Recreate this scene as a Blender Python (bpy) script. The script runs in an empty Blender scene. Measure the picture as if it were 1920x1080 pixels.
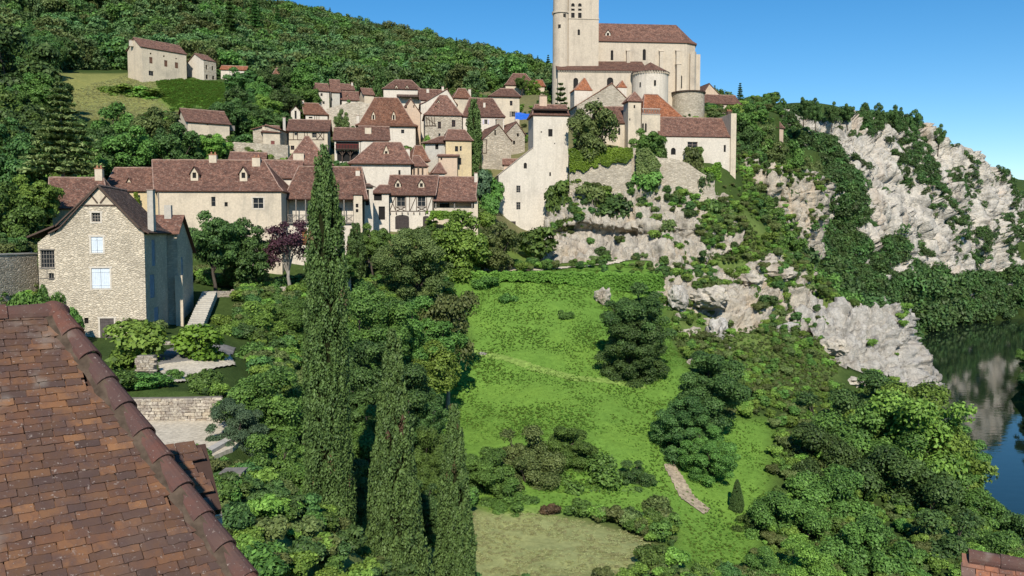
import bpy, bmesh, math, random
import numpy as np
from mathutils import Vector, Matrix, noise as mnoise
random.seed(7); RNG = np.random.default_rng(11)
SC = bpy.context.scene; COL = SC.collection
R = math.radians
# ------------------------------------------------------------------ camera
PITCH = R(3.58); FPX = 1600.0
cam_d = bpy.data.cameras.new('camera'); cam = bpy.data.objects.new('camera', cam_d); COL.objects.link(cam)
cam_d.sensor_width = 36.0; cam_d.lens = 30.0; cam_d.clip_start = 0.1; cam_d.clip_end = 6000
cam.location = (0, 0, 0); cam.rotation_euler = (R(90) - PITCH, 0, 0)
SC.camera = cam
# ------------------------------------------------------------------ sky and sun
SUN_EL, SUN_AZ = R(38.0), R(-1.0)          # the sun stands behind the camera
w = bpy.data.worlds.new('World'); SC.world = w; w.use_nodes = True
nt = w.node_tree; nt.nodes.clear()
sky = nt.nodes.new('ShaderNodeTexSky'); sky.sky_type = 'NISHITA'; sky.sun_disc = False
sky.sun_elevation = SUN_EL; sky.sun_rotation = R(180) - SUN_AZ
sky.altitude = 900; sky.air_density = 1.0; sky.dust_density = 0.0; sky.ozone_density = 3.0
bg = nt.nodes.new('ShaderNodeBackground'); bg.inputs[1].default_value = 0.110
wo = nt.nodes.new('ShaderNodeOutputWorld')
hs_ = nt.nodes.new('ShaderNodeHueSaturation'); hs_.inputs['Saturation'].default_value = 1.35; hs_.inputs['Hue'].default_value = .497; nt.links.new(sky.outputs[0], hs_.inputs['Color']); nt.links.new(hs_.outputs[0], bg.inputs[0]); nt.links.new(bg.outputs[0], wo.inputs[0])
sun_d = bpy.data.lights.new('sun', 'SUN'); sun_d.energy = 4.6; sun_d.angle = R(0.53); sun_d.color = (1.0, 0.93, 0.82)
sun = bpy.data.objects.new('sun', sun_d); COL.objects.link(sun)
sdir = Vector((math.sin(SUN_AZ) * math.cos(SUN_EL), math.cos(SUN_AZ) * math.cos(SUN_EL), -math.sin(SUN_EL)))
sun.rotation_euler = sdir.to_track_quat('-Z', 'Y').to_euler(); sun.location = (0, -60, 60)
SC.view_settings.view_transform = 'Standard'; SC.view_settings.look = 'None'
SC.view_settings.exposure = 0.24; SC.view_settings.gamma = 1.0; SC.view_settings.use_curve_mapping = False
SC.render.engine = 'CYCLES'
SC.cycles.max_bounces = 6; SC.cycles.diffuse_bounces = 3; SC.cycles.transparent_max_bounces = 6
SC.cycles.caustics_reflective = False; SC.cycles.caustics_refractive = False

# ------------------------------------------------------------------ helpers
def ray(px, py):
    a = (px - 960.0) / FPX; b = -(py - 540.0) / FPX
    return Vector((a, math.cos(PITCH) + b * math.sin(PITCH), -math.sin(PITCH) + b * math.cos(PITCH)))
def at(px, py, D):
    d = ray(px, py); return d * (D / d.y)
def props(o, label=None, cat=None, group=None, kind=None):
    if label: o['label'] = label
    if cat: o['category'] = cat
    if group: o['group'] = group
    if kind: o['kind'] = kind
    return o
def empty(name, loc=(0, 0, 0), label=None, cat=None, group=None):
    o = bpy.data.objects.new(name, None); COL.objects.link(o); o.location = loc; o.empty_display_size = .3
    return props(o, label, cat, group)
def link(name, me, mat=None, parent=None, loc=None):
    o = bpy.data.objects.new(name, me); COL.objects.link(o)
    if mat is not None and not me.materials: me.materials.append(mat)
    if parent is not None: o.parent = parent
    if loc is not None: o.location = loc
    return o
class MB:
    """collects vertices and faces (world coordinates) for one mesh"""
    def __init__(s): s.v = []; s.f = []; s.uv = []
    def poly(s, pts, uvs=None):
        n = len(s.v); s.v += [tuple(p) for p in pts]; s.f.append(tuple(range(n, n + len(pts))))
        s.uv += uvs if uvs else [(0, 0)] * len(pts)
    def box(s, o, ax, ay, az):
        """box from corner o with edge vectors ax ay az"""
        o, ax, ay, az = Vector(o), Vector(ax), Vector(ay), Vector(az)
        n = len(s.v)
        for k in range(8):
            s.v.append(tuple(o + ax * (k & 1) + ay * (k >> 1 & 1) + az * (k >> 2 & 1)))
        for q in ((0, 2, 3, 1), (4, 5, 7, 6), (0, 1, 5, 4), (2, 6, 7, 3), (0, 4, 6, 2), (1, 3, 7, 5)):
            s.f.append(tuple(n + i for i in q))
            a, b = (0, 0), (0, 0)
            s.uv += [(0, 0)] * 4
    def tube(s, pts, rad, n=6, cap=True):
        pts = [Vector(p) for p in pts]
        if not hasattr(rad, '__len__'): rad = [rad] * len(pts)
        base = len(s.v); prev = Vector((0.3, 0.2, 1))
        for i, p in enumerate(pts):
            t = (pts[min(i + 1, len(pts) - 1)] - pts[max(i - 1, 0)]).normalized()
            a = t.cross(Vector((0.31, 0.95, 0.05)))
            if a.length < 1e-3: a = t.cross(Vector((1, 0, 0)))
            a.normalize(); b = t.cross(a)
            for k in range(n):
                an = 2 * math.pi * k / n
                s.v.append(tuple(p + (a * math.cos(an) + b * math.sin(an)) * rad[i]))
        for i in range(len(pts) - 1):
            for k in range(n):
                s.f.append((base + i * n + k, base + i * n + (k + 1) % n, base + (i + 1) * n + (k + 1) % n, base + (i + 1) * n + k)); s.uv += [(0, 0)] * 4
        if cap:
            s.f.append(tuple(base + (len(pts) - 1) * n + k for k in range(n))); s.uv += [(0, 0)] * n
            s.f.append(tuple(base + n - 1 - k for k in range(n))); s.uv += [(0, 0)] * n
    def build(s, name, mat=None, parent=None, origin=None, smooth=False, uv=False):
        me = bpy.data.meshes.new(name)
        o0 = Vector(origin) if origin is not None else Vector((0, 0, 0))
        me.from_pydata([tuple(Vector(p) - o0) for p in s.v], [], s.f)
        if uv:
            l = me.uv_layers.new(name='UVMap'); l.data.foreach_set('uv', np.array(s.uv, dtype=np.float32).ravel())
        if smooth: me.polygons.foreach_set('use_smooth', [True] * len(me.polygons))
        o = link(name, me, mat, parent)
        if origin is not None and parent is None: o.location = o0
        return o
def np_mesh(name, V, F, smooth=False, mat=None):
    """mesh from numpy arrays, F is (n,3) or (n,4)"""
    me = bpy.data.meshes.new(name); V = np.asarray(V, dtype=np.float32); F = np.asarray(F, dtype=np.int32); k = F.shape[1]
    me.vertices.add(len(V)); me.vertices.foreach_set('co', V.ravel())
    me.loops.add(F.size); me.loops.foreach_set('vertex_index', F.ravel())
    me.polygons.add(len(F)); me.polygons.foreach_set('loop_start', np.arange(0, F.size, k, dtype=np.int32))
    me.polygons.foreach_set('loop_total', np.full(len(F), k, dtype=np.int32))
    if smooth: me.polygons.foreach_set('use_smooth', np.ones(len(F), dtype=bool))
    me.update(calc_edges=True); me.validate()
    if mat: me.materials.append(mat)
    return me

# ------------------------------------------------------------------ materials
def lin(c):
    return tuple(((x / 255) / 12.92 if x / 255 <= .04045 else ((x / 255 + .055) / 1.055) ** 2.4) for x in c)
def new_mat(name, rough=.9, spec=.2):
    m = bpy.data.materials.new(name); m.use_nodes = True
    b = m.node_tree.nodes['Principled BSDF']; b.inputs['Roughness'].default_value = rough
    b.inputs['Specular IOR Level'].default_value = spec
    return m, m.node_tree, b
def N(t, kind, **kw):
    n = t.nodes.new(kind)
    for k, v in kw.items():
        if k.startswith('i_'):
            n.inputs[int(k[2:]) if k[2:].isdigit() else k[2:].replace('_', ' ')].default_value = v
        else: setattr(n, k, v)
    return n
def coords(t, kind='Object', scale=(1, 1, 1)):
    c = N(t, 'ShaderNodeTexCoord'); m = N(t, 'ShaderNodeMapping'); m.inputs['Scale'].default_value = scale
    t.links.new(c.outputs[kind], m.inputs[0]); return m.outputs[0]
def nz(t, vec, scale, detail=4, rough=.6):
    n = N(t, 'ShaderNodeTexNoise'); n.inputs['Scale'].default_value = scale; n.inputs['Detail'].default_value = detail; n.inputs['Roughness'].default_value = rough
    t.links.new(vec, n.inputs['Vector']); return n.outputs['Fac']
def ramp(t, fac, stops, interp='LINEAR'):
    r = N(t, 'ShaderNodeValToRGB'); r.color_ramp.interpolation = interp
    e = r.color_ramp.elements
    while len(e) < len(stops): e.new(.5)
    for el, (p, c) in zip(e, stops): el.position = p; el.color = (*c, 1) if len(c) == 3 else c
    t.links.new(fac, r.inputs[0]); return r.outputs[0]
def mix(t, fac, a, b, mode='MIX'):
    n = N(t, 'ShaderNodeMix', data_type='RGBA', blend_type=mode)
    for s, i in ((fac, 0), (a, 6), (b, 7)):
        if hasattr(s, 'is_output'): t.links.new(s, n.inputs[i])
        elif i == 0: n.inputs[0].default_value = s
        else: n.inputs[i].default_value = (*s, 1) if len(s) == 3 else s
    return n.outputs[2]
def bump(t, b, h, dist=.02, strength=1.0):
    n = N(t, 'ShaderNodeBump'); n.inputs['Distance'].default_value = dist; n.inputs['Strength'].default_value = strength
    t.links.new(h, n.inputs['Height']); t.links.new(n.outputs[0], b.inputs['Normal'])
def obj_random(t):
    return N(t, 'ShaderNodeObjectInfo').outputs['Random']
MATS = {}
def plain(name, c, rough=.8, spec=.2, var=.25, scale=3.0):
    if name in MATS: return MATS[name]
    m, t, b = new_mat(name, rough, spec); v = coords(t)
    f = nz(t, v, scale); lo = tuple(x * (1 - var) for x in c); hi = tuple(min(1, x * (1 + var)) for x in c)
    t.links.new(ramp(t, f, [(.3, lo), (.7, hi)]), b.inputs['Base Color']); MATS[name] = m; return m
def plaster(name, c, stain=(.30, .27, .22), amount=.45):
    if name in MATS: return MATS[name]
    m, t, b = new_mat(name, .92, .1); v = coords(t)
    big = nz(t, v, .35, 5, .65); fine = nz(t, v, 4.0, 4, .6)
    vs = coords(t, scale=(1.1, 1.1, .12)); streak = nz(t, vs, 1.3, 4, .6)
    base = ramp(t, fine, [(.25, tuple(x * .80 for x in c)), (.75, tuple(min(1, x * 1.10) for x in c))])
    st = mix(t, ramp(t, streak, [(.52, (0, 0, 0)), (.75, (amount,) * 3)]), base, stain)
    st2 = mix(t, ramp(t, big, [(.50, (0, 0, 0)), (.72, (amount * .9,) * 3)]), st, tuple(x * .9 for x in stain))
    t.links.new(st2, b.inputs['Base Color']); bump(t, b, fine, .03, .5); MATS[name] = m; return m
def rubble(name, c, dark, sx=1.0, amount=.8):
    """coursed rubble masonry too small to lay stone by stone"""
    if name in MATS: return MATS[name]
    m, t, b = new_mat(name, .95, .1)
    v = coords(t, scale=(2.6 * sx, 2.6 * sx, 6.5 * sx))
    wob = N(t, 'ShaderNodeTexNoise'); wob.inputs['Scale'].default_value = .6; t.links.new(v, wob.inputs['Vector'])
    vm = N(t, 'ShaderNodeVectorMath', operation='MULTIPLY_ADD'); vm.inputs[1].default_value = (.5, .5, .5)
    t.links.new(wob.outputs['Color'], vm.inputs[0]); t.links.new(v, vm.inputs[2])
    vo = N(t, 'ShaderNodeTexVoronoi', feature='F1'); t.links.new(vm.outputs[0], vo.inputs['Vector']); vo.inputs['Scale'].default_value = 1.0
    ed = N(t, 'ShaderNodeTexVoronoi', feature='DISTANCE_TO_EDGE'); t.links.new(vm.outputs[0], ed.inputs['Vector']); ed.inputs['Scale'].default_value = 1.0
    rnd = N(t, 'ShaderNodeSeparateColor'); t.links.new(vo.outputs['Color'], rnd.inputs[0])
    col = ramp(t, rnd.outputs[0], [(0, dark), (.35, tuple((a + d) / 2 for a, d in zip(c, dark))), (.7, c), (1, tuple(min(1, x * 1.18) for x in c))])
    v2 = coords(t); big = nz(t, v2, .3, 5, .7)
    col = mix(t, ramp(t, big, [(.45, (0, 0, 0)), (.7, (.55,) * 3)]), col, tuple(x * .55 for x in c))
    joint = ramp(t, ed.outputs['Distance'], [(.0, (1, 1, 1)), (.09, (0, 0, 0))])
    mul = N(t, 'ShaderNodeMath', operation='MULTIPLY'); mul.inputs[1].default_value = amount; t.links.new(joint, mul.inputs[0])
    col = mix(t, mul.outputs[0], col, tuple(x * .5 for x in dark))
    t.links.new(col, b.inputs['Base Color'])
    h = ramp(t, ed.outputs['Distance'], [(0, (0, 0, 0)), (.16, (1, 1, 1))]); bump(t, b, h, .06, .9)
    MATS[name] = m; return m
def tiles(name, c1, c2, c3, row=.13, wid=.19):
    """flat clay tiles, colour per tile, from the roof's own metre UVs"""
    if name in MATS: return MATS[name]
    m, t, b = new_mat(name, .9, .15)
    c = N(t, 'ShaderNodeTexCoord'); br = N(t, 'ShaderNodeTexBrick'); t.links.new(c.outputs['UV'], br.inputs['Vector'])
    br.inputs['Scale'].default_value = 1.0; br.inputs['Brick Width'].default_value = wid; br.inputs['Row Height'].default_value = row
    br.inputs['Mortar Size'].default_value = .012; br.inputs['Mortar Smooth'].default_value = .3; br.inputs['Bias'].default_value = 0
    br.inputs['Color1'].default_value = (0, 0, 0, 1); br.inputs['Color2'].default_value = (1, 1, 1, 1); br.inputs['Mortar'].default_value = (.3, .3, .3, 1)
    mp = N(t, 'ShaderNodeMapping'); t.links.new(c.outputs['UV'], mp.inputs[0])
    f = nz(t, mp.outputs[0], .55, 6, .75); g = nz(t, mp.outputs[0], 3.2, 5, .75); k2 = nz(t, mp.outputs[0], 1.4, 5, .7)
    col = ramp(t, br.outputs['Color'], [(0, tuple(x * .8 for x in c2)), (.5, c1), (1, tuple(x * 1.15 for x in c3))])
    col = mix(t, ramp(t, f, [(.38, (0, 0, 0)), (.62, (.75,) * 3)]), col, tuple(x * .62 for x in c2))
    col = mix(t, ramp(t, g, [(.54, (0, 0, 0)), (.66, (.75,) * 3)]), col, (.44, .35, .28))
    col = mix(t, ramp(t, k2, [(.48, (0, 0, 0)), (.62, (.8,) * 3)]), col, tuple(x * .5 for x in c2))
    oi = N(t, 'ShaderNodeObjectInfo'); hv = N(t, 'ShaderNodeHueSaturation'); mr = N(t, 'ShaderNodeMapRange'); mr.inputs[3].default_value = .78; mr.inputs[4].default_value = 1.22; t.links.new(oi.outputs['Random'], mr.inputs[0]); t.links.new(mr.outputs[0], hv.inputs['Value']); t.links.new(col, hv.inputs['Color']); col = hv.outputs[0]
    mm = N(t, 'ShaderNodeMath', operation='MULTIPLY'); mm.inputs[1].default_value = .7; t.links.new(br.outputs['Fac'], mm.inputs[0])
    col = mix(t, mm.outputs[0], col, tuple(x * .35 for x in c2))
    t.links.new(col, b.inputs['Base Color'])
    hs = N(t, 'ShaderNodeMath', operation='SUBTRACT'); t.links.new(g, hs.inputs[0]); t.links.new(br.outputs['Fac'], hs.inputs[1]); bump(t, b, hs.outputs[0], .03, .7)
    MATS[name] = m; return m
def leafmat(name, dark, light, trans=.22, rough=.55, hue=(.475, .515), val=(.76, 1.36)):
    if name in MATS: return MATS[name]
    m, t, b = new_mat(name, rough, .25)
    a = N(t, 'ShaderNodeAttribute', attribute_name='tint'); ob = N(t, 'ShaderNodeObjectInfo')
    col = ramp(t, a.outputs['Fac'], [(0, dark), (.65, light), (1, tuple(min(1, x * 1.35) for x in light))])
    hsv = N(t, 'ShaderNodeHueSaturation'); mr = N(t, 'ShaderNodeMapRange'); mr.inputs[3].default_value = val[0]; mr.inputs[4].default_value = val[1]
    t.links.new(ob.outputs['Random'], mr.inputs[0]); t.links.new(mr.outputs[0], hsv.inputs['Value']); t.links.new(col, hsv.inputs['Color'])
    mr2 = N(t, 'ShaderNodeMapRange'); mr2.inputs[3].default_value = hue[0]; mr2.inputs[4].default_value = hue[1]
    t.links.new(ob.outputs['Random'], mr2.inputs[0]); t.links.new(mr2.outputs[0], hsv.inputs['Hue'])
    t.links.new(hsv.outputs[0], b.inputs['Base Color'])
    tr = N(t, 'ShaderNodeBsdfTranslucent'); t.links.new(hsv.outputs[0], tr.inputs[0])
    ms = N(t, 'ShaderNodeMixShader'); ms.inputs[0].default_value = trans
    out = t.nodes['Material Output']; t.links.new(b.outputs[0], ms.inputs[1]); t.links.new(tr.outputs[0], ms.inputs[2]); t.links.new(ms.outputs[0], out.inputs[0])
    MATS[name] = m; return m

# ------------------------------------------------------------------ terrain
WATER = -37.0
CP = []          # control points of the ground: (pixel x, pixel y, depth)
CP += [(330,822,46),(250,800,47),(395,812,46),(330,744,51),(250,744,51),(400,744,51),(340,690,62),(430,690,64),(260,700,62),(400,662,69),(300,655,70)]
CP += [(187,634,80),(290,626,80),(110,628,80),(330,612,90),(365,575,99),(400,556,100),(430,548,106),(480,535,112),(560,545,110),(620,540,112),(420,520,114),(520,522,117),(600,515,120)]
CP += [(30,492,86),(-60,480,84),(30,470,95),(690,520,122),(750,470,130),(760,432,136),(880,418,140),(820,430,134),(920,405,150),(980,431,158),(1040,432,158),(940,455,145),(870,470,134)]
CP += [(830,508,130),(950,506,131),(1050,502,135),(1200,504,138),(1270,508,140),(850,513,126),(1000,512,127),(1150,514,130),(1240,515,134),(760,520,125)]
CP += [(870,545,121),(1000,545,121),(1100,556,122),(1180,570,123),(880,650,105),(1000,650,105),(1130,650,106),(830,740,95),(1000,750,93),(1200,750,93),(900,850,80),(1100,850,80),(1230,850,82),(1250,700,100)]
CP += [(1000,950,71),(1200,950,73),(900,950,71),(1000,1060,59),(1200,1060,60),(880,1060,59),(1400,850,86),(1400,950,77),(1350,1060,66),(760,850,78),(700,760,86),(740,640,100),(640,640,97),(540,640,86)]
CP += [(1300,640,122),(1400,660,122),(1500,655,128),(1600,705,130),(1690,718,133),(1480,565,143),(1560,578,147),(1680,580,148),(1350,525,141),(1440,495,150),(1350,440,157),(1450,452,166),(1500,492,176)]
CP += [(1100,335,160),(1200,330,162),(1300,330,164),(1370,340,166),(1100,280,166),(1240,288,170),(1360,290,172),(1100,205,200),(1200,212,203),(1300,218,206),(1350,212,216),(1400,205,230),(1460,214,242),(1500,215,265),(1560,215,300)]
CP += [(1420,300,200),(1460,290,212),(1500,240,250),(1045,270,175),(1010,250,190)]
CP += [(560,318,150),(700,348,150),(850,345,156),(930,335,164),(500,300,155),(600,280,172),(740,285,175),(900,275,185),(620,230,205),(760,226,200),(980,178,232),(800,182,232),(880,170,236),(1040,180,215)]
CP += [(380,262,150),(340,268,150),(440,270,152),(300,225,176),(220,212,185),(300,205,195),(200,150,215),(110,140,208),(350,152,222),(410,180,205),(425,150,232),(280,140,228),(150,135,225)]
CP += [(200,90,290),(0,90,260),(-150,60,250),(400,95,300),(440,55,360),(540,55,400),(620,68,410),(700,82,415),(850,112,420),(1000,147,420),(1150,190,420),(1330,232,420),(800,150,300),(950,155,300),(600,170,258),(600,120,330),(480,150,250),(700,150,290)]
CP += [(30,338,118),(120,332,128),(200,330,140),(300,300,138),(100,250,160),(0,225,165),(-100,225,160),(-100,330,118),(430,305,140),(180,270,160)]
CP += [(1420,222,214),(1420,220,250),(1380,222,222),(1250,228,250),(1320,228,270),(1200,220,300),(1300,232,340),(1420,222,300),(1500,222,340),(1620,232,360),(1750,300,390)]
XYZ = [tuple(at(*c)) for c in CP]
XYZ += [(-30,10,-12),(-45,30,-11),(-60,50,-9),(-80,70,-5),(-110,90,4),(-140,140,25),(-200,200,55),(-12,30,-10.7),(-8,28,-11.6),(-11,34.5,-10.4),(-8,37,-13),(-7,43,-19),(-10,52,-18),(-18,62,-12.5),(0,22,-20),(0,45,-23),(-10,20,-12),(25,40,-25),(20,15,-24),(45,25,-30),(0,0,-21),(-20,0,-14),(-40,-30,-11),(0,-40,-18),(60,-30,-34),
        (40,60,-28),(48,80,-30.5),(52,100,-32.5),(60,120,-34),(66,60,-37),(68,40,-37),(70,0,-37),(75,140,-36),(34,70,-26),(33,95,-22),(42,110,-23),(-260,120,60),(-330,260,120),(-150,330,100),(-80,500,112),(60,520,80),(150,470,60),(250,470,40),(330,560,36),(-300,500,130)]
XYZ += [(78,172,-30),(92,215,-20),(70,190,-4),(84,230,16),(110,262,-18),(140,305,-20),(120,290,18)]
CPX = np.array(XYZ)
def _tps(pts, lam=.6):
    n = len(pts); P = pts[:, :2] / 100.0
    d2 = ((P[:, None] - P[None]) ** 2).sum(-1); K = np.where(d2 > 0, .5 * d2 * np.log(d2 + 1e-12), 0)
    A = np.zeros((n + 3, n + 3)); A[:n, :n] = K + lam * 1e-3 * np.eye(n); A[:n, n] = 1; A[:n, n + 1:] = P; A[n, :n] = 1; A[n + 1:, :n] = P.T
    b = np.zeros(n + 3); b[:n] = pts[:, 2]
    return P, np.linalg.solve(A, b)
_P, _W = _tps(CPX)
# river: left and right bank lines (x as a function of y)
LB = np.array([(-200,66),(0,64),(60,60),(100,59),(130,68),(150,73),(180,82),(215,102),(250,122),(290,140),(320,158),(338,168),(360,205),(395,254),(430,330),(470,430),(600,700),(1500,2200)])
RB = np.array([(-200,110),(0,100),(60,95),(100,92),(150,93),(190,111),(215,130),(235,160),(255,220),(290,330),(360,560),(600,1200),(1500,3400)])
castle_rows = [[(1040,345,159),(1100,322,158),(1180,318,158.5),(1230,300,160),(1290,330,161),(1345,350,162),(1385,365,164)],
               [(1030,385,156),(1090,362,153.5),(1180,362,153.5),(1240,362,155),(1300,375,156.5),(1350,395,158),(1390,410,160)],
               [(1022,430,153),(1090,415,150.5),(1180,428,149.6),(1240,425,150.6),(1300,430,153.6),(1350,425,156),(1395,430,158)],
               [(1020,436,153),(1090,430,153.2),(1180,436,153.4),(1240,438,153.2),(1290,445,152.5),(1345,440,154),(1392,440,157)],
               [(1018,470,147),(1080,470,146.5),(1160,472,145.5),(1240,470,145),(1290,478,146.5),(1340,460,152),(1390,445,156)],
               [(1010,512,143),(1080,512,142.5),(1160,513,142.5),(1240,514,142.5),(1285,516,143),(1330,492,149),(1390,462,154)]]
spur_rows = [[(1372,288,196),(1400,292,190),(1440,300,188),(1480,318,188),(1515,318,190),(1545,330,196),(1556,345,212)],
             [(1374,330,190),(1405,335,184),(1445,345,183),(1485,355,184),(1520,358,186),(1545,370,193),(1555,385,210)],
             [(1380,385,188),(1410,390,184),(1450,395,183),(1490,400,182),(1522,410,184),(1540,420,191),(1548,430,208)],
             [(1385,450,186),(1420,455,183),(1455,460,182),(1490,470,180),(1520,478,181),(1534,482,188),(1540,490,205)]]
shelf_rows = [[(1470,560,150),(1545,576,149),(1600,566,147),(1650,575,146),(1692,568,146),(1700,572,156),(1702,575,170)],
              [(1490,590,144),(1555,600,143.5),(1610,605,143),(1660,615,143),(1697,618,144.5),(1703,620,155),(1704,622,170)],
              [(1520,640,139),(1590,650,139),(1640,665,139.5),(1680,672,140.5),(1708,670,142.5),(1716,675,155),(1712,680,170)],
              [(1560,700,134),(1610,715,134.5),(1655,725,135.5),(1690,728,137),(1726,730,140.5),(1735,740,153),(1728,740,170)],
              [(1560,770,131),(1610,785,132),(1655,800,133),(1690,810,135),(1735,815,139),(1748,830,150),(1740,830,168)]]
band_rows = [[(1225,492,147),(1290,500,146),(1370,498,148),(1450,478,152),(1505,484,156),(1530,500,162)],
             [(1225,530,140),(1290,535,140),(1370,540,141),(1450,520,147),(1505,515,152),(1530,530,160)],
             [(1228,600,132),(1290,600,133),(1360,610,134),(1440,590,140),(1510,585,146),(1540,600,154)],
             [(1232,690,122),(1280,690,123),(1350,690,125),(1430,690,130),(1500,700,133),(1545,720,136)]]
cliff_rows = [[(1455,208,330),(1500,202,332),(1560,212,345),(1600,208,356),(1650,206,366),(1700,212,378),(1740,236,388),(1800,272,405),(1860,318,425),(1920,358,446),(2000,405,480),(2120,450,560)],
              [(1455,245,318),(1500,240,320),(1560,255,330),(1600,262,338),(1650,268,350),(1700,280,364),(1740,300,374),(1800,325,392),(1860,360,414),(1920,392,436),(2000,425,470),(2120,470,540)],
              [(1455,330,300),(1500,340,300),(1560,350,306),(1600,360,315),(1650,370,327),(1700,380,344),(1740,385,358),(1800,395,380),(1860,412,403),(1920,430,426),(2000,450,460),(2120,490,520)],
              [(1455,440,282),(1500,450,280),(1560,455,284),(1600,460,292),(1650,465,308),(1700,468,328),(1740,470,344),(1800,470,370),(1860,475,392),(1920,482,414),(2000,490,448),(2120,520,500)],
              [(1455,540,262),(1500,540,262),(1560,545,268),(1600,548,278),(1650,550,296),(1700,545,320),(1740,542,334),(1800,538,358),(1860,532,380),(1920,535,400),(2000,545,430),(2120,560,480)],
              [(1455,660,228),(1500,660,230),(1560,655,240),(1600,650,252),(1650,640,285),(1700,624,322),(1740,618,333),(1800,612,352),(1860,604,370),(1920,598,390),(2000,592,420),(2120,590,470)]]
def plan_poly(rows, lo, hi):
    a = [at(*q) for q in rows[hi]]; b = [at(*q) for q in rows[lo]]
    return [(q.x, q.y) for q in a] + [(q.x, q.y) for q in reversed(b)]
YZ = at(330, 822, 46).z
FLATS = [([(-27, 35), (-16, 35), (-14.2, 43), (-14.4, 51.4), (-27, 51.4)], YZ - .25)]
CUTS = [(plan_poly(castle_rows, 0, 5), 4.5), (plan_poly(spur_rows, 0, 3), 6.0), (plan_poly(shelf_rows, 0, 4), 6.0), (plan_poly(band_rows, 0, 3), 4.5), (plan_poly(cliff_rows, 0, 5), 16.0)]
def ground_np(x, y):
    x = np.asarray(x, float); y = np.asarray(y, float); sh = x.shape; x = x.ravel(); y = y.ravel()
    xc = np.clip(x, -330, 340); yc = np.clip(y, -40, 560)
    Q = np.stack([xc, yc], 1) / 100; z = np.zeros(len(Q)); n = len(_P)
    for i in range(0, len(Q), 20000):
        q = Q[i:i + 20000]; d2 = ((q[:, None] - _P[None]) ** 2).sum(-1)
        z[i:i + 20000] = (.5 * d2 * np.log(d2 + 1e-12)) @ _W[:n] + _W[n] + q @ _W[n + 1:]
    z = np.clip(z, -36.0, 135)
    z -= np.maximum(0, y - 560) * .10 + np.maximum(0, -330 - x) * .05
    lb = np.interp(y, LB[:, 0], LB[:, 1]); rb = np.interp(y, RB[:, 0], RB[:, 1])
    rise = np.clip((lb - x) / 3.0, -1, None)                       # metres inland of the left bank
    z = np.where(x > lb - 40, np.minimum(z, WATER - 2.5 + np.clip((lb - x) * np.interp(y, [190, 290], [1.6, .4]) + 2.2, 0, 200)), z)
    right = np.clip((x - rb) * .6, 0, 1) * 2.2 + np.clip((x - rb - 6) * .05, 0, 26)
    z = np.where(x > lb, WATER - 2.5, z); z = np.where(x > rb, WATER - 1.5 + right, z)
    for poly, zf in FLATS: z = np.where(in_poly(x, y, poly), zf, z)
    for poly, d in CUTS: z = np.where(in_poly(x, y, poly), z - d, z)
    return z.reshape(sh)
def ground(x, y): return float(ground_np(np.array([x]), np.array([y]))[0])
def hit(px, py, d0=20, d1=600):
    """where a sight line meets the ground"""
    d = ray(px, py); d = d / d.y; Ds = np.linspace(d0, d1, 1200)
    g = ground_np(d.x * Ds, Ds); k = np.where(d.z * Ds <= g)[0]
    D = Ds[k[0]] if len(k) else d1
    return Vector((d.x * D, D, float(g[k[0]]) if len(k) else d.z * D))
def zone(pix): return [hit(*p).xy for p in pix]
def in_poly(x, y, poly):
    r = np.zeros(x.shape, bool); n = len(poly)
    for i in range(n):
        x0, y0 = poly[i]; x1, y1 = poly[(i + 1) % n]
        c = ((y0 > y) != (y1 > y)) & (x < (x1 - x0) * (y - y0) / ((y1 - y0) + 1e-9) + x0); r ^= c
    return r
Z_MEADOW = zone([(838,512),(1000,511),(1240,516),(1235,560),(1260,640),(1300,700),(1330,790),(1450,790),(1445,900),(1440,1000),(1400,1079),(1275,1079),(1262,985),(1120,975),(900,962),(860,900),(790,800),(800,700),(880,640),(850,560)])
Z_LAWN = zone([(880,962),(1000,968),(1210,1012),(1255,1050),(1262,1079),(820,1079),(830,1000)])
Z_LAWN2 = [Vector((-14,24)), Vector((-5,24)), Vector((-6,37)), Vector((-14,37))]
Z_DRY = zone([(85,142),(110,134),(235,138),(290,146),(300,190),(330,210),(250,222),(150,225),(110,190)])
Z_GREEN = zone([(290,146),(352,150),(420,156),(435,185),(415,212),(330,206),(302,185)])
Z_TERR = zone([(700,512),(840,498),(1030,490),(1290,506),(1240,514),(840,511),(720,524)])
Z_TOWN = [Vector(p) for p in ((-70,112),(-15,128),(0,150),(20,160),(40,172),(50,215),(10,245),(-60,225),(-80,180),(-75,140))]
def axis(segs):
    out = [segs[0][0]]
    for a, b, st in segs: out += list(np.linspace(a, b, max(2, int(round((b - a) / st)) + 1))[1:])
    return np.array(out)
gx = axis([(-3000,-600,400),(-600,-330,30),(-330,-110,5),(-110,125,.9),(125,330,5),(330,900,40),(900,4000,400)])
gy = axis([(-1500,-200,300),(-200,0,20),(0,190,.9),(190,330,3),(330,560,8),(560,1200,80),(1200,6000,600)])
X, Y = np.meshgrid(gx, gy); Zg = ground_np(X, Y)
rough = np.array([mnoise.fractal(Vector((a * .25, b * .25, 3)), .8, 2.0, 4) for a, b in zip(X.ravel(), Y.ravel())]).reshape(X.shape)
near = (np.abs(X) < 330) & (Y < 560) & (Y > -50)
Zt = Zg + np.where(near & (Zg > WATER - 1), rough * .22, 0)
nxg, nyg = len(gx), len(gy); I = np.arange(nxg * nyg).reshape(nyg, nxg)
Fq = np.stack([I[:-1, :-1], I[:-1, 1:], I[1:, 1:], I[1:, :-1]], -1).reshape(-1, 4)
me = np_mesh('ground', np.stack([X, Y, Zt], -1).reshape(-1, 3), Fq, smooth=True)
zc = np.zeros((nyg, nxg, 4), np.float32); zc[..., :3] = (.050, .080, .022); zc[..., 3] = 1
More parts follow.
